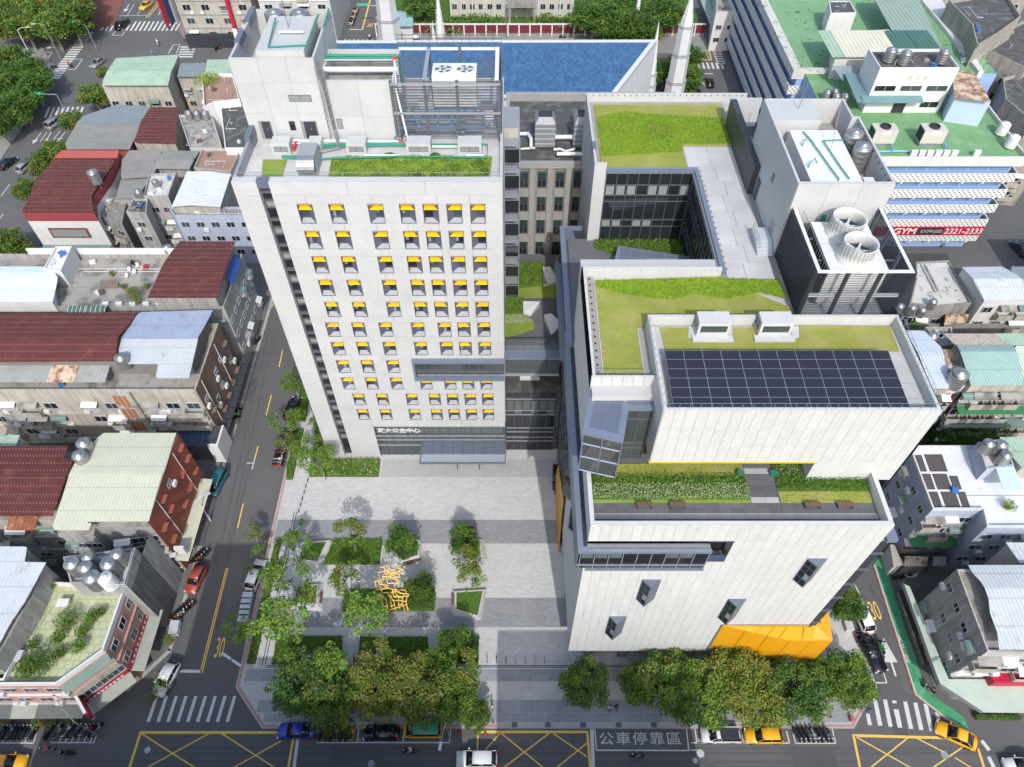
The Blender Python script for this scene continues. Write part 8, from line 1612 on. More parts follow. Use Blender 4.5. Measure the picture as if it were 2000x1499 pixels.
# ================================================================ VEHICLES
def loft(mb,secs,m=0,capm=None):
 n = len(secs[0]); o = len(mb.v)
 for s_ in secs: mb.v += [tuple(p) for p in s_]
 for i in range(len(secs) - 1):
  for k in range(n - 1): mb.f.append((o + i * n + k,o + (i + 1) * n + k,o + (i + 1) * n + k + 1,o + i * n + k + 1)); mb.m.append(m)
 mb.f.append(tuple(o + k for k in range(n))); mb.m.append(m); mb.f.append(tuple(o + (len(secs) - 1) * n + k for k in range(n))[::-1]); mb.m.append(m)
def car(name,label,cat,pos,rz,paint,L=4.5,Wd=1.78,Hh=1.48,kind='sedan',roofm=None,group=None):
 t = thing(name,label,cat,(0,0,0),group); w = Wd / 2; sh = {'sedan': .92,'suv': 1.05,'van': 1.1,'pickup': 1.0}[kind]; zb = .22
 # body shell: stations from nose (+x) to tail
 if kind == 'van': st = [(L / 2,.80,.55),(L / 2 - .12,.93,.9),(L / 2 - .9,1,1.08),(0,1,sh + .02),(-L / 2 + .2,1,sh + .02),(-L / 2,.94,.95)]
 elif kind == 'pickup': st = [(L / 2,.82,.6),(L / 2 - .15,.94,.9),(L / 2 - .9,1,1.02),(.2,1,1.02),(.1,1,.82),(-L / 2 + .05,1,.82),(-L / 2,.98,.8)]
 else: st = [(L / 2,.70,.52),(L / 2 - .08,.84,.66),(L / 2 - .3,.94,.78),(L / 2 - 1.1,1,sh - .03),(0,1,sh),(-L / 2 + .9,1,sh + .03),(-L / 2 + .25,.95,sh),(-L / 2 + .05,.86,.82),(-L / 2,.78,.6)]
 secs = []
 for x,f_,zt in st: ww = w * f_; secs.append([(x,-ww * .9,zb),(x,-ww,zb + .15),(x,-ww,zt - .16),(x,-ww * .9,zt),(x,0,zt + .03),(x,ww * .9,zt),(x,ww,zt - .16),(x,ww,zb + .15),(x,ww * .9,zb)])
 mb = MB(); loft(mb,secs); body = part('body',mb,paint,t,True)
 cb = {'sedan': [(L * .22,sh - .02),(L * .06,Hh - .05),(-.1,Hh),(-L * .22,Hh - .04),(-L * .40,sh + .02)],'suv': [(L * .24,sh - .02),(L * .11,Hh - .06),(-.1,Hh),(-L * .38,Hh - .06),(-L * .47,sh)],'van': [(L * .40,sh),(L * .24,Hh - .08),(0,Hh),(-L * .44,Hh - .03),(-L * .485,sh)],'pickup': [(L * .3,sh),(L * .17,Hh - .04),(L * .08,Hh),(L * .04,Hh - .02),(L * .03,.9)]}[kind]
 rr = .80 if kind != 'van' else .88; mb = MB(); secs = []
 for x,z in cb: f_ = .9 if z < sh + .1 else rr; secs.append([(x,-w * .93,min(z,sh) - .02),(x,-w * f_,z),(x,0,z + (.03 if z > sh + .1 else .0)),(x,w * f_,z),(x,w * .93,min(z,sh) - .02)])
 loft(mb,secs); part('window',mb,carglass,t,True)
 mb = MB(); top = cb[1:-1]; v = []
 for i,(x,z) in enumerate(top):
  x2 = x - .06 if i == 0 else x + (.08 if i == len(top) - 1 else 0); v.append((x2,z))
 secs = [[(x,-w * rr * .97,z - .01),(x,-w * rr * .9,z + .03),(x,0,z + .06),(x,w * rr * .9,z + .03),(x,w * rr * .97,z - .01)] for x,z in v]; loft(mb,secs); part('roof',mb,roofm or paint,t,True)
 mb = MB()
 for s_ in (-1,1):
  a,b_ = cb[0],cb[1]; mb.tube([(a[0] - .02,s_ * w * .9,a[1] + .02),(b_[0],s_ * w * rr * .97,b_[1] + .01)],.035,4); a,b_ = cb[-1],cb[-2]; mb.tube([(a[0] + .02,s_ * w * .9,a[1]),(b_[0],s_ * w * rr * .97,b_[1] + .01)],.045,4); xm = (cb[1][0] + cb[-2][0]) / 2; mb.tube([(xm,s_ * w * .94,sh - .02),(xm,s_ * w * (rr + .01),Hh - .04)],.03,4)
 part('pillar',mb,paint,t)
 for i,(x,s_) in enumerate(((L * .31,-1),(L * .31,1),(-L * .30,-1),(-L * .30,1))):
  mb = MB(); mb.tube([(x,s_ * (w - .2),.33),(x,s_ * (w + .01),.33)],.33,14); wh_ = part('tyre',mb,tyre,t); part('rim',MB().tube([(x,s_ * (w - .1),.33),(x,s_ * (w + .02),.33)],.2,10),rim,wh_)
 for s_ in (-1,1):
  z_ = .62 if kind in ('sedan','suv') else .72; part('headlight',BX(L / 2 - .28,s_ * w * .74 - .18,z_ - .07,L / 2 - .05,s_ * w * .74 + .18,z_ + .07),lamp_w,t); part('taillight',BX(-L / 2 - .01,s_ * w * .74 - .16,.72,-L / 2 + .14,s_ * w * .74 + .16,.9),lamp_r,t); part('mirror',BX(L * .17,s_ * (w + .1) - .09,sh - .02,L * .17 + .14,s_ * (w + .1) + .09,sh + .13),paint,t)
 part('windscreen_base',BX(cb[0][0] - .05,-w * .85,sh - .03,cb[0][0] + .06,w * .85,sh + .045),black,t)
 if kind == 'pickup':
  part('cargo_bed',BX(-L / 2 + .1,-w * .9,.84,.05,w * .9,.87),dkm,t)
  for s_ in (-1,1): part('bed_side',BX(-L / 2,s_ * w - .06 * (s_ > 0) ,.83,.1,s_ * w + .06 * (s_ < 0),1.05),paint,t)
 t.location = pos; t.rotation_euler = (0,0,rz); return t
def paint(n,c,r=.25,m=0.0): return M_(n,c,r,0,1,0,metal=m,spec=.6)
taxi = paint('taxi_yellow_paint',(.80,.40,.015)); blue = paint('blue_car_paint',(.015,.06,.38),.2); whitec = paint('white_car_paint',(.66,.67,.68)); blackc = blackpaint; silver = paint('silver_car_paint',(.36,.37,.39),.3,.5); redc = paint('faded_red_paint',(.32,.06,.035),.35); teal = paint('teal_truck_paint',(.02,.16,.19),.3); navy = paint('dark_blue_paint',(.02,.035,.07),.2)
def PC(x,y,z=.7): X,Y = P(x,y,z); return (X,Y,.006)
D = R
car('parked_car','bright blue hatchback parked at the front kerb facing left','car',PC(578,1427),D(181),blue,4.4,1.8,1.5)
car('parked_car','glossy black hatchback parked under the trees on the front road','car',PC(745,1431),D(180),blackc,4.3,1.78,1.5)
car('taxi_van','yellow van with faded green roof parked on the front road','van',PC(825,1426),D(180),taxi,4.6,1.8,1.7,'van',M_('faded_green_roof_paint',(.05,.30,.20),.5,.1))
car('moving_car','white estate car driving on the front road at the bottom edge','car',PC(931,1483),D(180),whitec,4.8,1.85,1.55,'suv')
car('pickup_truck','small white pickup parked under the eastern trees','pickup',PC(1407,1436),D(180),whitec,4.6,1.7,1.75,'pickup')
car('parked_car','yellow wagon parked under the eastern trees, right of the pickup','car',PC(1492,1437),D(180),taxi,4.5,1.75,1.55,'suv')
car('parked_car','long black car parked on the east street by the yellow wedge','car',PC(1703,1275),D(-76),blackc,5.0,1.9,1.5)
car('parked_car','white estate car with dark rear glass behind the small east-street tree','car',PC(1684,1203),D(98),whitec,4.6,1.8,1.6,'suv')
car('taxi','yellow taxi turning over the box junction at bottom right','taxi',PC(1868,1436),D(153),taxi,4.6,1.8,1.5)
car('parked_car','white hatchback parked outside the pink corner building','car',PC(325,1325),D(-105),whitec,4.3,1.8,1.6,'suv')
car('parked_car','dull red estate car at the end of the terracotta wall\'s canopy','car',PC(383,1130),D(-101),redc,4.2,1.7,1.55,'suv')
car('parked_car','teal covered truck parked near the pale green-roofed block','truck',PC(424,942),D(-101),teal,4.6,1.75,1.8,'van')
car('parked_car','white car with glass roof parked along the plaza hedge','car',PC(499,1122),D(80),whitec,4.5,1.8,1.5,'suv')
car('parked_car','black car parked beside the tower, farther of two','car',PC(572,797),D(81),blackc,4.6,1.8,1.5,'suv'); car('parked_car','dark blue car parked beside the tower, nearer of two','car',PC(557,856),D(81),navy,4.5,1.8,1.5,'suv')
car('taxi','yellow taxi cut by the left bottom corner of the photo','taxi',PC(12,1490),D(0),taxi,4.6,1.8,1.5); car('parked_car','black car with open door at the entrance under the white building','car',PC(1091,935),D(-92),blackc,4.8,1.8,1.5)
car('moving_car','silver saloon crossing the big junction','car',PC(190,122),D(-108),silver,4.6,1.8,1.45); car('moving_van','silver people carrier on the avenue by the traffic signals','van',PC(107,240),D(68),silver,4.9,1.85,1.85,'van'); car('moving_car','small silver hatchback on the avenue left of the maroon roof','car',PC(48,326),D(72),silver,4.2,1.75,1.6,'suv'); car('moving_car','white hatchback on the avenue behind kerbside trees','car',PC(84,307),D(70),whitec,4.2,1.75,1.5); car('parked_car','black car on the avenue at the left photo edge','car',PC(14,318),D(70),blackc,4.6,1.8,1.5); car('moving_car','black people carrier on the far zebra crossing','car',PC(238,49),D(-110),blackc,4.9,1.9,1.8,'van'); car('taxi','yellow taxi waiting on the far arm of the junction','taxi',PC(285,10),D(-108),taxi,4.6,1.8,1.5)
car('parked_car','black car cut by the left edge beside the park','car',PC(10,62),D(180),blackc,4.6,1.8,1.5); car('parked_car','second black car beside the park hedge','car',PC(45,62),D(180),blackc,4.6,1.8,1.5); car('cargo_truck','small blue and white flatbed truck turning by the park','truck',PC(88,65),D(180),paint('blue_truck_paint',(.03,.12,.45)),5.0,1.8,2.0,'van',whitec)
car('moving_car','black car waiting on the street by the temple hedge','car',PC(1385,160),D(95),blackc,4.5,1.8,1.45); car('parked_car','dark car at the right edge beyond the gym building','car',PC(1993,485),D(100),navy,4.5,1.8,1.5); car('parked_car','white car nose at the bottom right corner','car',PC(2000,1496),D(180),whitec,4.5,1.8,1.5)
def scooter_proto(m,seatm=black):
 t = thing('scooter','parked scooter','scooter',(0,0,0))
 mb = MB(); loft(mb,[[(x,-w_,z0),(x,-w_,z1),(x,w_,z1),(x,w_,z0)] for x,w_,z0,z1 in ((-.75,.1,.5,.62),(-.6,.19,.36,.72),(-.1,.2,.3,.70),(.05,.16,.25,.38),(.4,.17,.24,.36),(.5,.2,.3,.8),(.62,.12,.5,.95))]); part('body',mb,m,t)
 part('seat',BX(-.68,-.15,.73,.0,.15,.82),seatm,t); part('front_shield',MB().cbox(.56,0,.72,.1,.38,.6),m,t)
 for x in (-.6,.72): part('wheel',MB().tube([(x,-.05,.25),(x,.05,.25)],.25,12),tyre,t)
 part('handlebar',MB().tube([(.48,-.34,1.02),(.55,0,1.0),(.48,.34,1.02)],.03,5),black,t); part('headlight',BX(.6,-.08,.9,.7,.08,1.02),lamp_w,t); part('fork',MB().tube([(.55,0,.95),(.72,0,.25)],.04,5),dkm,t)
 for s_ in (-.3,.3): part('mirror',BX(.46,s_ - .05,1.15,.49,s_ + .05,1.22),black,t)
 return t
SC = {'black': scooter_proto(black),'white': scooter_proto(whitec),'red': scooter_proto(redc),'grey': scooter_proto(silver),'navy': scooter_proto(navy),'green': scooter_proto(paint('lime_scooter_paint',(.16,.45,.10))),'yellow': scooter_proto(taxi)}
used_sc = set(); ORD = ['first','second','third','fourth','fifth','sixth','seventh','eighth','ninth','tenth','eleventh','twelfth','thirteenth','fourteenth','fifteenth','sixteenth']
def scoot(c,x,y,rz,label,group=None):
 X,Y = P(x,y,.5); pr = SC[c]
 if c not in used_sc: used_sc.add(c); o = pr; o.location = (X,Y,.006); o.rotation_euler = (0,0,rz); o['label'] = label
 else: o = dup(pr,(X,Y,.006),rz,label)
 if group: o['group'] = group
 return o
def row(cs,a,b_,rz,where,group,frm='from the left'):
 n = len(cs)
 for i,c in enumerate(cs):
  t = i / max(1,n - 1); scoot(c,a[0] + (b_[0] - a[0]) * t,a[1] + (b_[1] - a[1]) * t,rz + random.uniform(-.08,.08),'%s scooter, %s %s in row %s' % (c,ORD[i],frm,where),group)
row(['black','black','grey','black','navy','black','black','grey','black'],(3,1430),(66,1430),D(75),'at the bottom left corner','scooters by the pink building'); row(['black','grey'],(94,1432),(112,1431),D(75),'between the two long rows at bottom left','scooters by the pink building'); row(['white','black','grey','black','white','red','black','grey'],(130,1427),(188,1426),D(65),'below the crimson hanging sign','scooters by the pink building')
row(['black','red','black','grey','navy','black','yellow'],(624,1434),(688,1434),D(83),'under the western street trees','scooters under the western street trees'); row(['navy','black','black','grey','white','black','black','grey'],(1557,1434),(1618,1434),D(-70),'under the eastern street trees','scooters under the eastern street trees')
row(['red','grey','white','black','black','red'],(340,1207),(368,1180),D(15),'on the west street outside the pink building','scooters on the west street','from the front'); row(['black','red','black','navy'],(381,1095),(397,1078),D(20),'behind the dull red estate car','scooters on the west street','from the front'); row(['red','grey','white','black','red'],(541,908),(547,882),D(8),'at the kerb below the tower trees','scooters at the tower kerb','from the front')
row(['black','green','black'],(458,815),(462,800),D(20),'by the brown-walled block','scooters by the brown wall','from the front'); scoot('black',503,665,D(70),'lone black scooter at the kerb beyond the brown-walled block')
row(['grey','white','black','red','black','white','grey','black','yellow','white','black'],(684,48),(695,18),D(5),'along the red frontage','scooters on the north street','from the front'); row(['black','grey','black','black','white','black'],(1358,165),(1368,195),D(8),'beside the temple hedge','scooters by the temple hedge','from the back')
row(['black','black','grey','black','black','grey','black'],(412,66),(450,72),D(80),'in the arcade of the far corner block','scooters at the far corner'); row(['black','red','black','grey'],(423,95),(450,84),D(75),'in the bay beside the far crossroads','scooters in the far bay'); row(['black','white'],(1755,1128),(1780,1125),D(10),'in the yard right of the green walkway','scooters in the east yard')
scoot('black',30,467,D(30),'white-wrapped scooter with yellow crate beside the left edge trees'); scoot('grey',1845,478,D(15),'grey scooter parked under the gym building corner'); scoot('white',365,70,D(100),'white scooter standing on the far brick corner')
for k_ in SC:
 if k_ not in used_sc: bpy.data.objects.remove(SC[k_])
# row of white boxes (bike lockers) and containers
for i in range(5):
 x,y = 483 - 2.2 * i,1163 + 10.3 * i + i * 0.6; X,Y = P(x,y,1.0); t = thing('white_crate','pale metal box in the kerbside row by the hedge, %s from the north' % ORD[i],'box',(X,Y,.12),'pale boxes along the hedge'); part('body',BX(X - .62,Y - .45,.14,X + .62,Y + .42,1.0),lsl,t); part('lid',BX(X - .66,Y - .48,1.0,X + .66,Y + .45,1.06),M_('pale_blue_lid',(.42,.48,.54),.4,.08),t)
for i in range(2):
 X,Y = P(341 - 2 * i,1219 + 13 * i,1.0); t = thing('white_crate','white fridge-like box outside the pink building, %s of two' % ('farther','nearer')[i],'box',(X,Y,.12)); part('body',BX(X - .55,Y - .42,.12,X + .55,Y + .42,1.1),white,t); part('lid',BX(X - .57,Y - .44,1.1,X + .57,Y + .44,1.16),lsl,t)
# ================================================================ SCULPTURE
sc_ = thing('line_sculpture','tangled yellow steel line sculpture standing in the dark plaza bed','sculpture',(*P(772,1170,.3),.15)); rng = random.Random(12)
bx0,by0 = P(772,1178,.3)
def bar(pts,r=.08):
 q = [(bx0 + a * 1.15,by0 + b_,c * 1.22) for a,b_,c in pts]; mb = MB(); [mb.tube([a,b_],r,4) for a,b_ in zip(q[:-1],q[1:])]; part('bar',mb,sculpt_y,sc_)
for k in range(7):
 x = -1.2 + .45 * k; bar([(x,-1.0 + .15 * (k % 3),.15),(x + .1,-.9 + .15 * (k % 3),2.6),(x + .35 * (-1) ** k,-.7,3.6 + .3 * (k % 2))])
for k in range(3): x = -1.2 + .9 * k; bar([(x,-1.0,1.1 + .3 * k),(x + .5,-.9,1.4 + .2 * k)])
for k in range(13):
 w_,h_ = rng.uniform(.9,1.8),rng.uniform(.7,1.3); x,y,z = rng.uniform(-1.5,.7),rng.uniform(-.9,1.2),2.2 + 4.6 * k / 12; a = rng.uniform(-.35,.35)
 def rt(u,v,q=0): return (x + u * math.cos(a),y + v * .3 + q,z + v + u * math.sin(a) * .5)
 pts = [rt(0,0),rt(w_,.1),rt(w_,h_ * .6),rt(w_ * .45,h_ * .8),rt(w_ * .4,h_ * 1.3),rt(0,h_ * 1.2)]; bar(pts + ([pts[0]] if k % 3 else []),.07)
bar([(-1.3,-.6,2.3),(-2.0,-.5,2.1),(-2.1,-.5,1.4),(-2.7,-.4,1.2),(-2.6,-.4,.4)],.07); bar([(1.3,-.2,4.2),(1.7,-.1,3.6),(1.5,-.1,2.9)],.07); bar([(-.6,.6,5.8),(.3,.8,6.3),(1.2,1.0,6.6),(1.1,1.0,6.0)],.08); bar([(-1.0,-1.1,.2),(1.6,-1.0,1.9),(1.65,-1.0,.2)],.08); bar([(1.2,-1.1,.2),(1.2,-1.0,2.8),(1.7,-1.0,2.6)],.08)
# ================================================================ PEOPLE
def person(label,x,y,rz,shirt,pants,pose='walk',hair=None,z0=.12,cat='person',pos=None,hat=None):
 X,Y = P(x,y,z0 + .9) if pos is None else pos[:2]
 t = thing('person',label,cat,(0,0,0))
 if pose == 'ride': J = [(0,0,.85),(0.02,0,1.1),(.08,0,1.33),(.1,0,1.43),(.12,0,1.6),(.05,.19,1.33),(.2,.27,1.1),(.46,.26,1.05),(.05,-.19,1.33),(.2,-.27,1.1),(.46,-.26,1.05),(.02,.1,.84),(.4,.15,.78),(.36,.14,.38),(.46,.14,.35),(.02,-.1,.84),(.4,-.15,.78),(.36,-.14,.38),(.46,-.14,.35)]
 elif pose == 'stand': J = [(0,0,.95),(0,0,1.15),(0,0,1.38),(0,0,1.48),(.02,0,1.62),(0,.19,1.38),(.03,.23,1.1),(.12,.22,.86),(0,-.19,1.38),(.03,-.23,1.1),(.12,-.22,.86),(0,.1,.92),(.02,.11,.5),(0,.11,.08),(.12,.11,.04),(0,-.1,.92),(.0,-.11,.5),(-.03,-.11,.08),(.09,-.11,.04)]
 else: J = [(0,0,.95),(0.02,0,1.15),(.03,0,1.38),(.04,0,1.48),(.07,0,1.62),(.03,.19,1.38),(-.08,.23,1.12),(.02,.22,.88),(.03,-.19,1.38),(.12,-.23,1.12),(.3,-.2,.95),(0,.1,.92),(.22,.1,.52),(.26,.1,.1),(.38,.1,.07),(0,-.1,.92),(-.05,-.1,.5),(-.32,-.1,.14),(-.24,-.1,.05)]
 Ed = [(0,1),(1,2),(2,3),(3,4),(2,5),(5,6),(6,7),(2,8),(8,9),(9,10),(0,11),(11,12),(12,13),(13,14),(0,15),(15,16),(16,17),(17,18)]
 rad = [.13,.12,.14,.055,.1,.065,.048,.036,.065,.048,.036,.095,.07,.048,.04,.095,.07,.048,.04]
 me = bpy.data.meshes.new('body'); me.from_pydata(J,Ed,[]); o = bpy.data.objects.new('body_tmp',me); col.objects.link(o); md = o.modifiers.new('s','SKIN')
 for i,r_ in enumerate(rad): me.skin_vertices[0].data[i].radius = (r_ * (.8 if i < 3 else 1),r_ * (1.25 if i < 3 else 1))
 me.skin_vertices[0].data[0].use_root = True; sb_ = o.modifiers.new('u','SUBSURF'); sb_.levels = 1; sb_.render_levels = 1
 bpy.context.view_layer.update(); ev = bpy.data.meshes.new_from_object(o.evaluated_get(bpy.context.evaluated_depsgraph_get())); col.objects.unlink(o); bpy.data.objects.remove(o)
 ev.materials.clear(); [ev.materials.append(m) for m in (skin_m,shirt,pants)]
 hip = J[0][2]
 for p in ev.polygons:
  c = p.center; arm = abs(c.y) > .21 and c.z < J[5][2] - .22
  p.material_index = 0 if (c.z > J[3][2] - .03 or arm) else (1 if c.z > hip - .02 and not (pose == 'ride' and c.x > .15 and c.z < hip + .1) else 2); p.use_smooth = True
 part('body',ev,None,t)
 hx,hz = J[4][0],J[4][2]; part('helmet' if pose == 'ride' or hat else 'hair',MB().lathe(hx - .02,0,[(.125,hz - .02),(.13,hz + .05),(.1,hz + .13),(.02,hz + .165)],10),hat or hair or black,t,True)
 for s_ in (-1,1):
  h_ = J[7] if s_ > 0 else J[10]; mb = MB(); mb.cbox(h_[0] + .03,h_[1],h_[2] - .03,.04,.08,.1)
  for f_ in range(4): mb.tube([(h_[0] + .03,h_[1] - .03 + .02 * f_,h_[2] - .07),(h_[0] + .05,h_[1] - .03 + .02 * f_,h_[2] - .12 - .005 * (f_ % 3)),(h_[0] + .035,h_[1] - .03 + .02 * f_,h_[2] - .15)],.009,4)
  mb.tube([(h_[0] + .05,h_[1] - s_ * .03,h_[2] - .02),(h_[0] + .09,h_[1] - s_ * .05,h_[2] - .07)],.011,4); part('hand',mb,skin_m,t)
 mb = MB(); mb.box(hx + .09,-.012,hz - .01,hx + .125,.012,hz + .03); mb.box(hx + .09,-.04,hz + .035,hx + .103,-.015,hz + .048); mb.box(hx + .09,.015,hz + .035,hx + .103,.04,hz + .048); mb.box(hx + .08,-.025,hz - .05,hx + .1,.025,hz - .042); part('face',mb,M_('facial_features',(.25,.12,.09),.6,0),t)
 t.location = (X,Y,z0 if pos is None else pos[2]); t.rotation_euler = (0,0,rz); return t
cl = lambda n,c: M_(n,c,.85,.06,4,0,vec='O')
c_pink,c_white,c_black,c_blue,c_red,c_org,c_grey,c_green = cl('pink_cloth',(.55,.14,.30)),cl('white_cloth',(.6,.6,.6)),cl('black_cloth',(.03,.03,.035)),cl('blue_cloth',(.06,.12,.3)),cl('red_cloth',(.4,.04,.04)),cl('orange_vest',(.7,.2,.03)),cl('grey_cloth',(.2,.2,.21)),cl('mint_vest',(.15,.4,.28))
person('person in a pink top walking along the plaza\'s west edge',561,1051,D(100),c_pink,c_grey)
person('person in pale clothes beside the lone round pavement tree',1191,1383,D(80),c_white,c_black); person('person in black beside the lone round pavement tree',1204,1381,D(100),c_black,c_black)
person('worker in an orange vest and white helmet by the fallen branches',962,1384,D(200),c_org,c_blue,'stand',hat=white); 
person('person with blue backpack at the south-east corner crossing',1695,1388,D(0),c_blue,c_grey)
for (x,y,rz,sh_,lab) in ((227,48,90,c_white,'in white at the park corner kerb'),(147,57,60,c_grey,'in grey waiting at the park kerb, left'),(166,55,120,c_white,'in white waiting at the park kerb, middle'),(168,47,100,c_pink,'in pale pink waiting at the park kerb, right'),(370,94,90,c_black,'in black on the far east zebra crossing'),(330,24,90,c_black,'in dark clothes near the far kerb')): person('person ' + lab,x,y,D(rz),sh_,c_black)
person('person in white with a round parasol on the temple pavement',811,74,D(0),c_white,c_grey,'stand'); X,Y = P(811,70,2.2); solo('parasol',MB().lathe(X,Y,[(1.0,2.0),(.8,2.25),(.4,2.4),(.02,2.45)],12).tube([(X,Y,1.2),(X,Y,2.4)],.02,4),white,'white round parasol on the temple pavement','parasol')
def rider(c,x,y,rz,shirt,label,hat=black):
 o = dup(SC[c],(*P(x,y,.5),.006),D(rz),'scooter under the ' + label,None); X,Y = P(x,y,.5); person(label,0,0,D(rz),shirt,c_grey,'ride',pos=(X - .25 * math.cos(D(rz)),Y - .25 * math.sin(D(rz)),.0),hat=hat)
for a in (('navy',800,1467,180,c_white,'rider in white and blue passing the green-topped van',whitec),('black',1245,1475,180,c_grey,'rider in grey on the front road below the bus bay',black),('grey',92,1463,180,c_pink,'rider with red helmet at bottom left',redc),('black',132,1471,180,c_black,'rider in black at bottom left',blackc),('black',136,127,-40,c_org,'rider in orange on the near zebra crossing',black),('white',308,85,110,c_white,'rider in white in the middle of the junction',whitec),('black',329,53,110,c_white,'rider in white on the far zebra crossing',whitec),('green',351,15,-70,c_green,'rider in mint vest near the far kerb',black),('black',339,39,110,c_black,'rider in black behind the far zebra crossing',black),('black',722,74,100,c_white,'rider in white on the north zebra crossing',black),('navy',300,110,-60,c_blue,'rider in blue by the mint-roofed house',whitec),('black',105,130,0,c_grey,'rider in grey beside the near zebra crossing',black),('black',1098 + 0,72,0,c_grey,'rider in grey passing the maroon garden wall',black),('green',1722,1262,-75,c_green,'rider in green vest squeezing past the long black car',black),('grey',1815,1348,130,c_black,'rider in black at the green walkway corner',black)): rider(*a)
# ================================================================ STREET FURNITURE
def lamp(x,y,h_,label,rz=0,m=std,arm=2.2):
 X,Y = P(x,y); t = thing('street_lamp',label,'street lamp',(X,Y,.1)); part('pole',MB().tube([(X,Y,.1),(X,Y,h_)],[.12,.07],8),m,t); c,s_ = math.cos(rz),math.sin(rz); part('arm',MB().tube([(X,Y,h_ - .02),(X + c * arm * .5,Y + s_ * arm * .5,h_ + .35),(X + c * arm,Y + s_ * arm,h_ + .3)],.05,6),m,t); part('lamp_head',MB().cbox(X + c * (arm + .3),Y + s_ * (arm + .3),h_ + .27,.9,.3,.12,rz),lsl,t); return t
def signal(x,y,h_,label,rz,arm=5,m=M_('signal_green_paint',(.06,.42,.28),.5)):
 X,Y = P(x,y); t = thing('traffic_signal',label,'traffic signal',(X,Y,.1)); c,s_ = math.cos(rz),math.sin(rz); part('pole',MB().tube([(X,Y,.1),(X,Y,h_)],.1,8),std,t); part('arm',MB().tube([(X,Y,h_),(X + c * arm,Y + s_ * arm,h_ + .3)],.07,6),std,t)
 for k in range(2):
  d_ = arm - .2 - 1.7 * k; hd = part('signal_head',MB().cbox(X + c * d_,Y + s_ * d_,h_ + .3,1.5,.3,.45,rz),m,t)
  for j in range(3): part('lens',MB().cbox(X + c * (d_ - .45 + .45 * j) + s_ * .18,Y + s_ * (d_ - .45 + .45 * j) - c * .18,h_ + .3,.3,.04,.3,rz),(M_('red_lens',(.25,.02,.02),.3),M_('amber_lens',(.3,.15,.02),.3),M_('green_lens',(.02,.3,.1),.3))[j],hd)
 return t
lamp(120,108 + 10,9,'grey street lamp at the west side of the big junction',D(180)); lamp(70,128,9,'white curved street lamp beside the avenue trees',D(20),white); lamp(165,60,9,'slim street lamp standing at the park corner',D(160)); signal(190,100,6.5,'signal pole with green heads over the avenue junction',D(150),6); signal(135,232,6,'signal arm with green heads over the avenue by the silver van',D(180),6); signal(360,66,6,'signal pole on the far brick corner',D(200),3); signal(742,60,6.5,'green signal heads reaching over the north street',D(180),4.5); lamp(1218,60,8,'thin street lamp behind the far right spire',D(0)); lamp(990,77,8,'thin street lamp in front of the garden wall',D(90)); lamp(198,1440,7,'grey lamp column leaning over the bottom left scooters',D(140),std,3.5)
lamp(878,1440,6.5,'lamp column among the western street trees by the van',D(-100)); lamp(1846,1335,6,'white lamp arm over the green walkway corner',D(200),white,2); signal(462,1300,2.0,'small lamp-like signal cluster at the plaza\'s south-west kerb',D(150),.9,lsl); lamp(412,1010 + 8,6,'white curved lamp over the cream street canopy',D(30),white,1.2)
for i,(x,y) in enumerate(((897,1433),(948,1434),(963,1412))): X,Y = P(x,y,.3); t = thing('traffic_cone','orange traffic cone by the cut branches, %s' % ('left on the road','right on the road','on the kerb')[i],'traffic cone',(X,Y,.01)); part('cone',MB().lathe(X,Y,[(.17,.04),(.03,.7)],12),M_('cone_orange',(.75,.10,.03),.5),t); part('base',BX(X - .2,Y - .2,.006,X + .2,Y + .2,.04),black,t)
X,Y = P(950,1379,1.0); t = thing('round_mirror','white round traffic mirror above the cut branches','mirror',(X,Y,.12)); part('mirror',MB().lathe(X,Y,[(.0,2.1),(.42,2.12),(.5,2.06),(.42,2.0)],18),white,t); part('glass',MB().lathe(X,Y,[(.32,2.125),(.30,2.15),(0.01,2.16)],16),mgr,t); part('pole',MB().tube([(X,Y,.12),(X,Y,2.0)],.05,6),std,t)
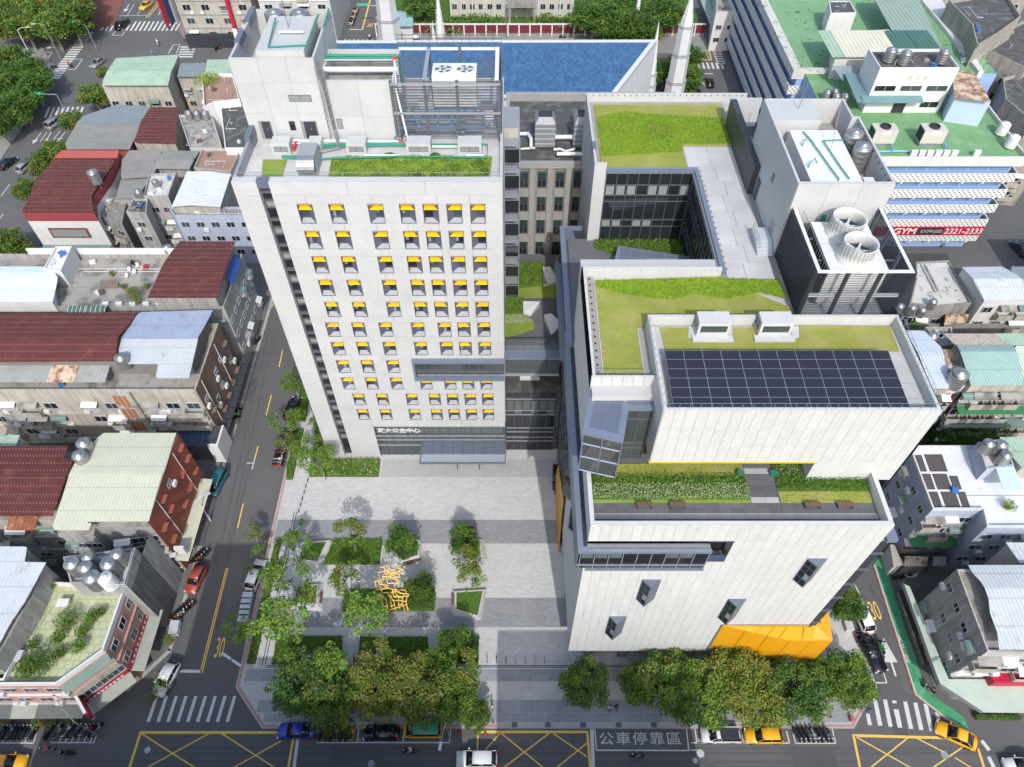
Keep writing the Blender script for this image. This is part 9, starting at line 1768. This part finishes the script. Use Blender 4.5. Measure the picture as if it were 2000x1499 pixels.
X,Y = P(549,1376,.6); t = thing('trellis','small white ladder-like frame on the pavement at the west end','frame',(X,Y,.14)); mb = MB(); [mb.box(X - .25,Y - .9 + .55 * k,.14,X + .25,Y - .84 + .55 * k,.7) for k in range(4)]; mb.box(X - .28,Y - .9,.66,X - .22,Y + .9,.72); mb.box(X + .22,Y - .9,.66,X + .28,Y + .9,.72); part('bar_set',mb,white,t)
X,Y = P(1389,1288,.3); solo('red_box',BX(X - .25,Y - .25,.12,X + .25,Y + .25,.6),signred,'small red box on the pavement below the yellow wedge','box'); X,Y = P(1663,1405,.4); solo('red_box',BX(X - .2,Y - .2,.12,X + .2,Y + .2,.7),M_('dull_orange',(.45,.10,.05),.6),'orange-red street box at the south-east pavement corner','box')
X,Y = P(1682,1214 + 10,.4); solo('stone_block',BX(X - 2.2,Y - .6,.12,X - 1.2,Y + .6,.9),pave_light,'pale block at the foot of the east-street tree','block')
# parked bicycles-like rails on the tower path
for k in range(6): X,Y = P(601 - 3.5 * k,938 + 12 * k,.3); solo('path_light',BX(X - .03,Y - .3,.12,X + .03,Y + .3,.5),dkgrey,'small dark path marker by the drain line, %s from the north' % ORD[k],'path marker','path markers')
# overhead: wall lamps on roof-top and park ground
pk = MB(); pk.prism(PL([(-200,-60),(262,-60),(225,50),(150,62),(-200,52)]),-.1,.14); struct('park_ground',pk,M_('red_brick_paving',(.20,.075,.055),.9,.2,.6,.15)); pk = MB(); pk.prism(PL([(-260,92),(85,95),(105,135),(80,200),(10,300),(-40,380),(-400,420)]),-.1,.13); struct('avenue_pavement',pk,M_('grey_brick_paving',(.24,.235,.225))); pk = MB(); pk.prism(PL([(372,32),(352,48),(350,62),(362,78),(395,88),(520,86),(520,40)]),-.1,.13); struct('corner_pavement',pk,M_('red_grey_paving',(.27,.20,.18),.9,.15,.5,.1))
for i in range(1):
 pk = MB(); pk.prism([(P(1390,60)[0],P(1390,60)[1]),(P(1475,60)[0],P(1475,60)[1]),(P(1475,-40)[0],P(1475,-40)[1]),(P(1375,-40)[0],P(1375,-40)[1])],-.1,.11); struct('shop_pavement',pk,M_('grey_brick_paving',(.24,.235,.225)))
pk = MB(); pk.prism(PL([(1296,140),(1352,95),(1358,190),(1290,195)]),-.1,.12); struct('temple_garden_ground',pk,turfd)
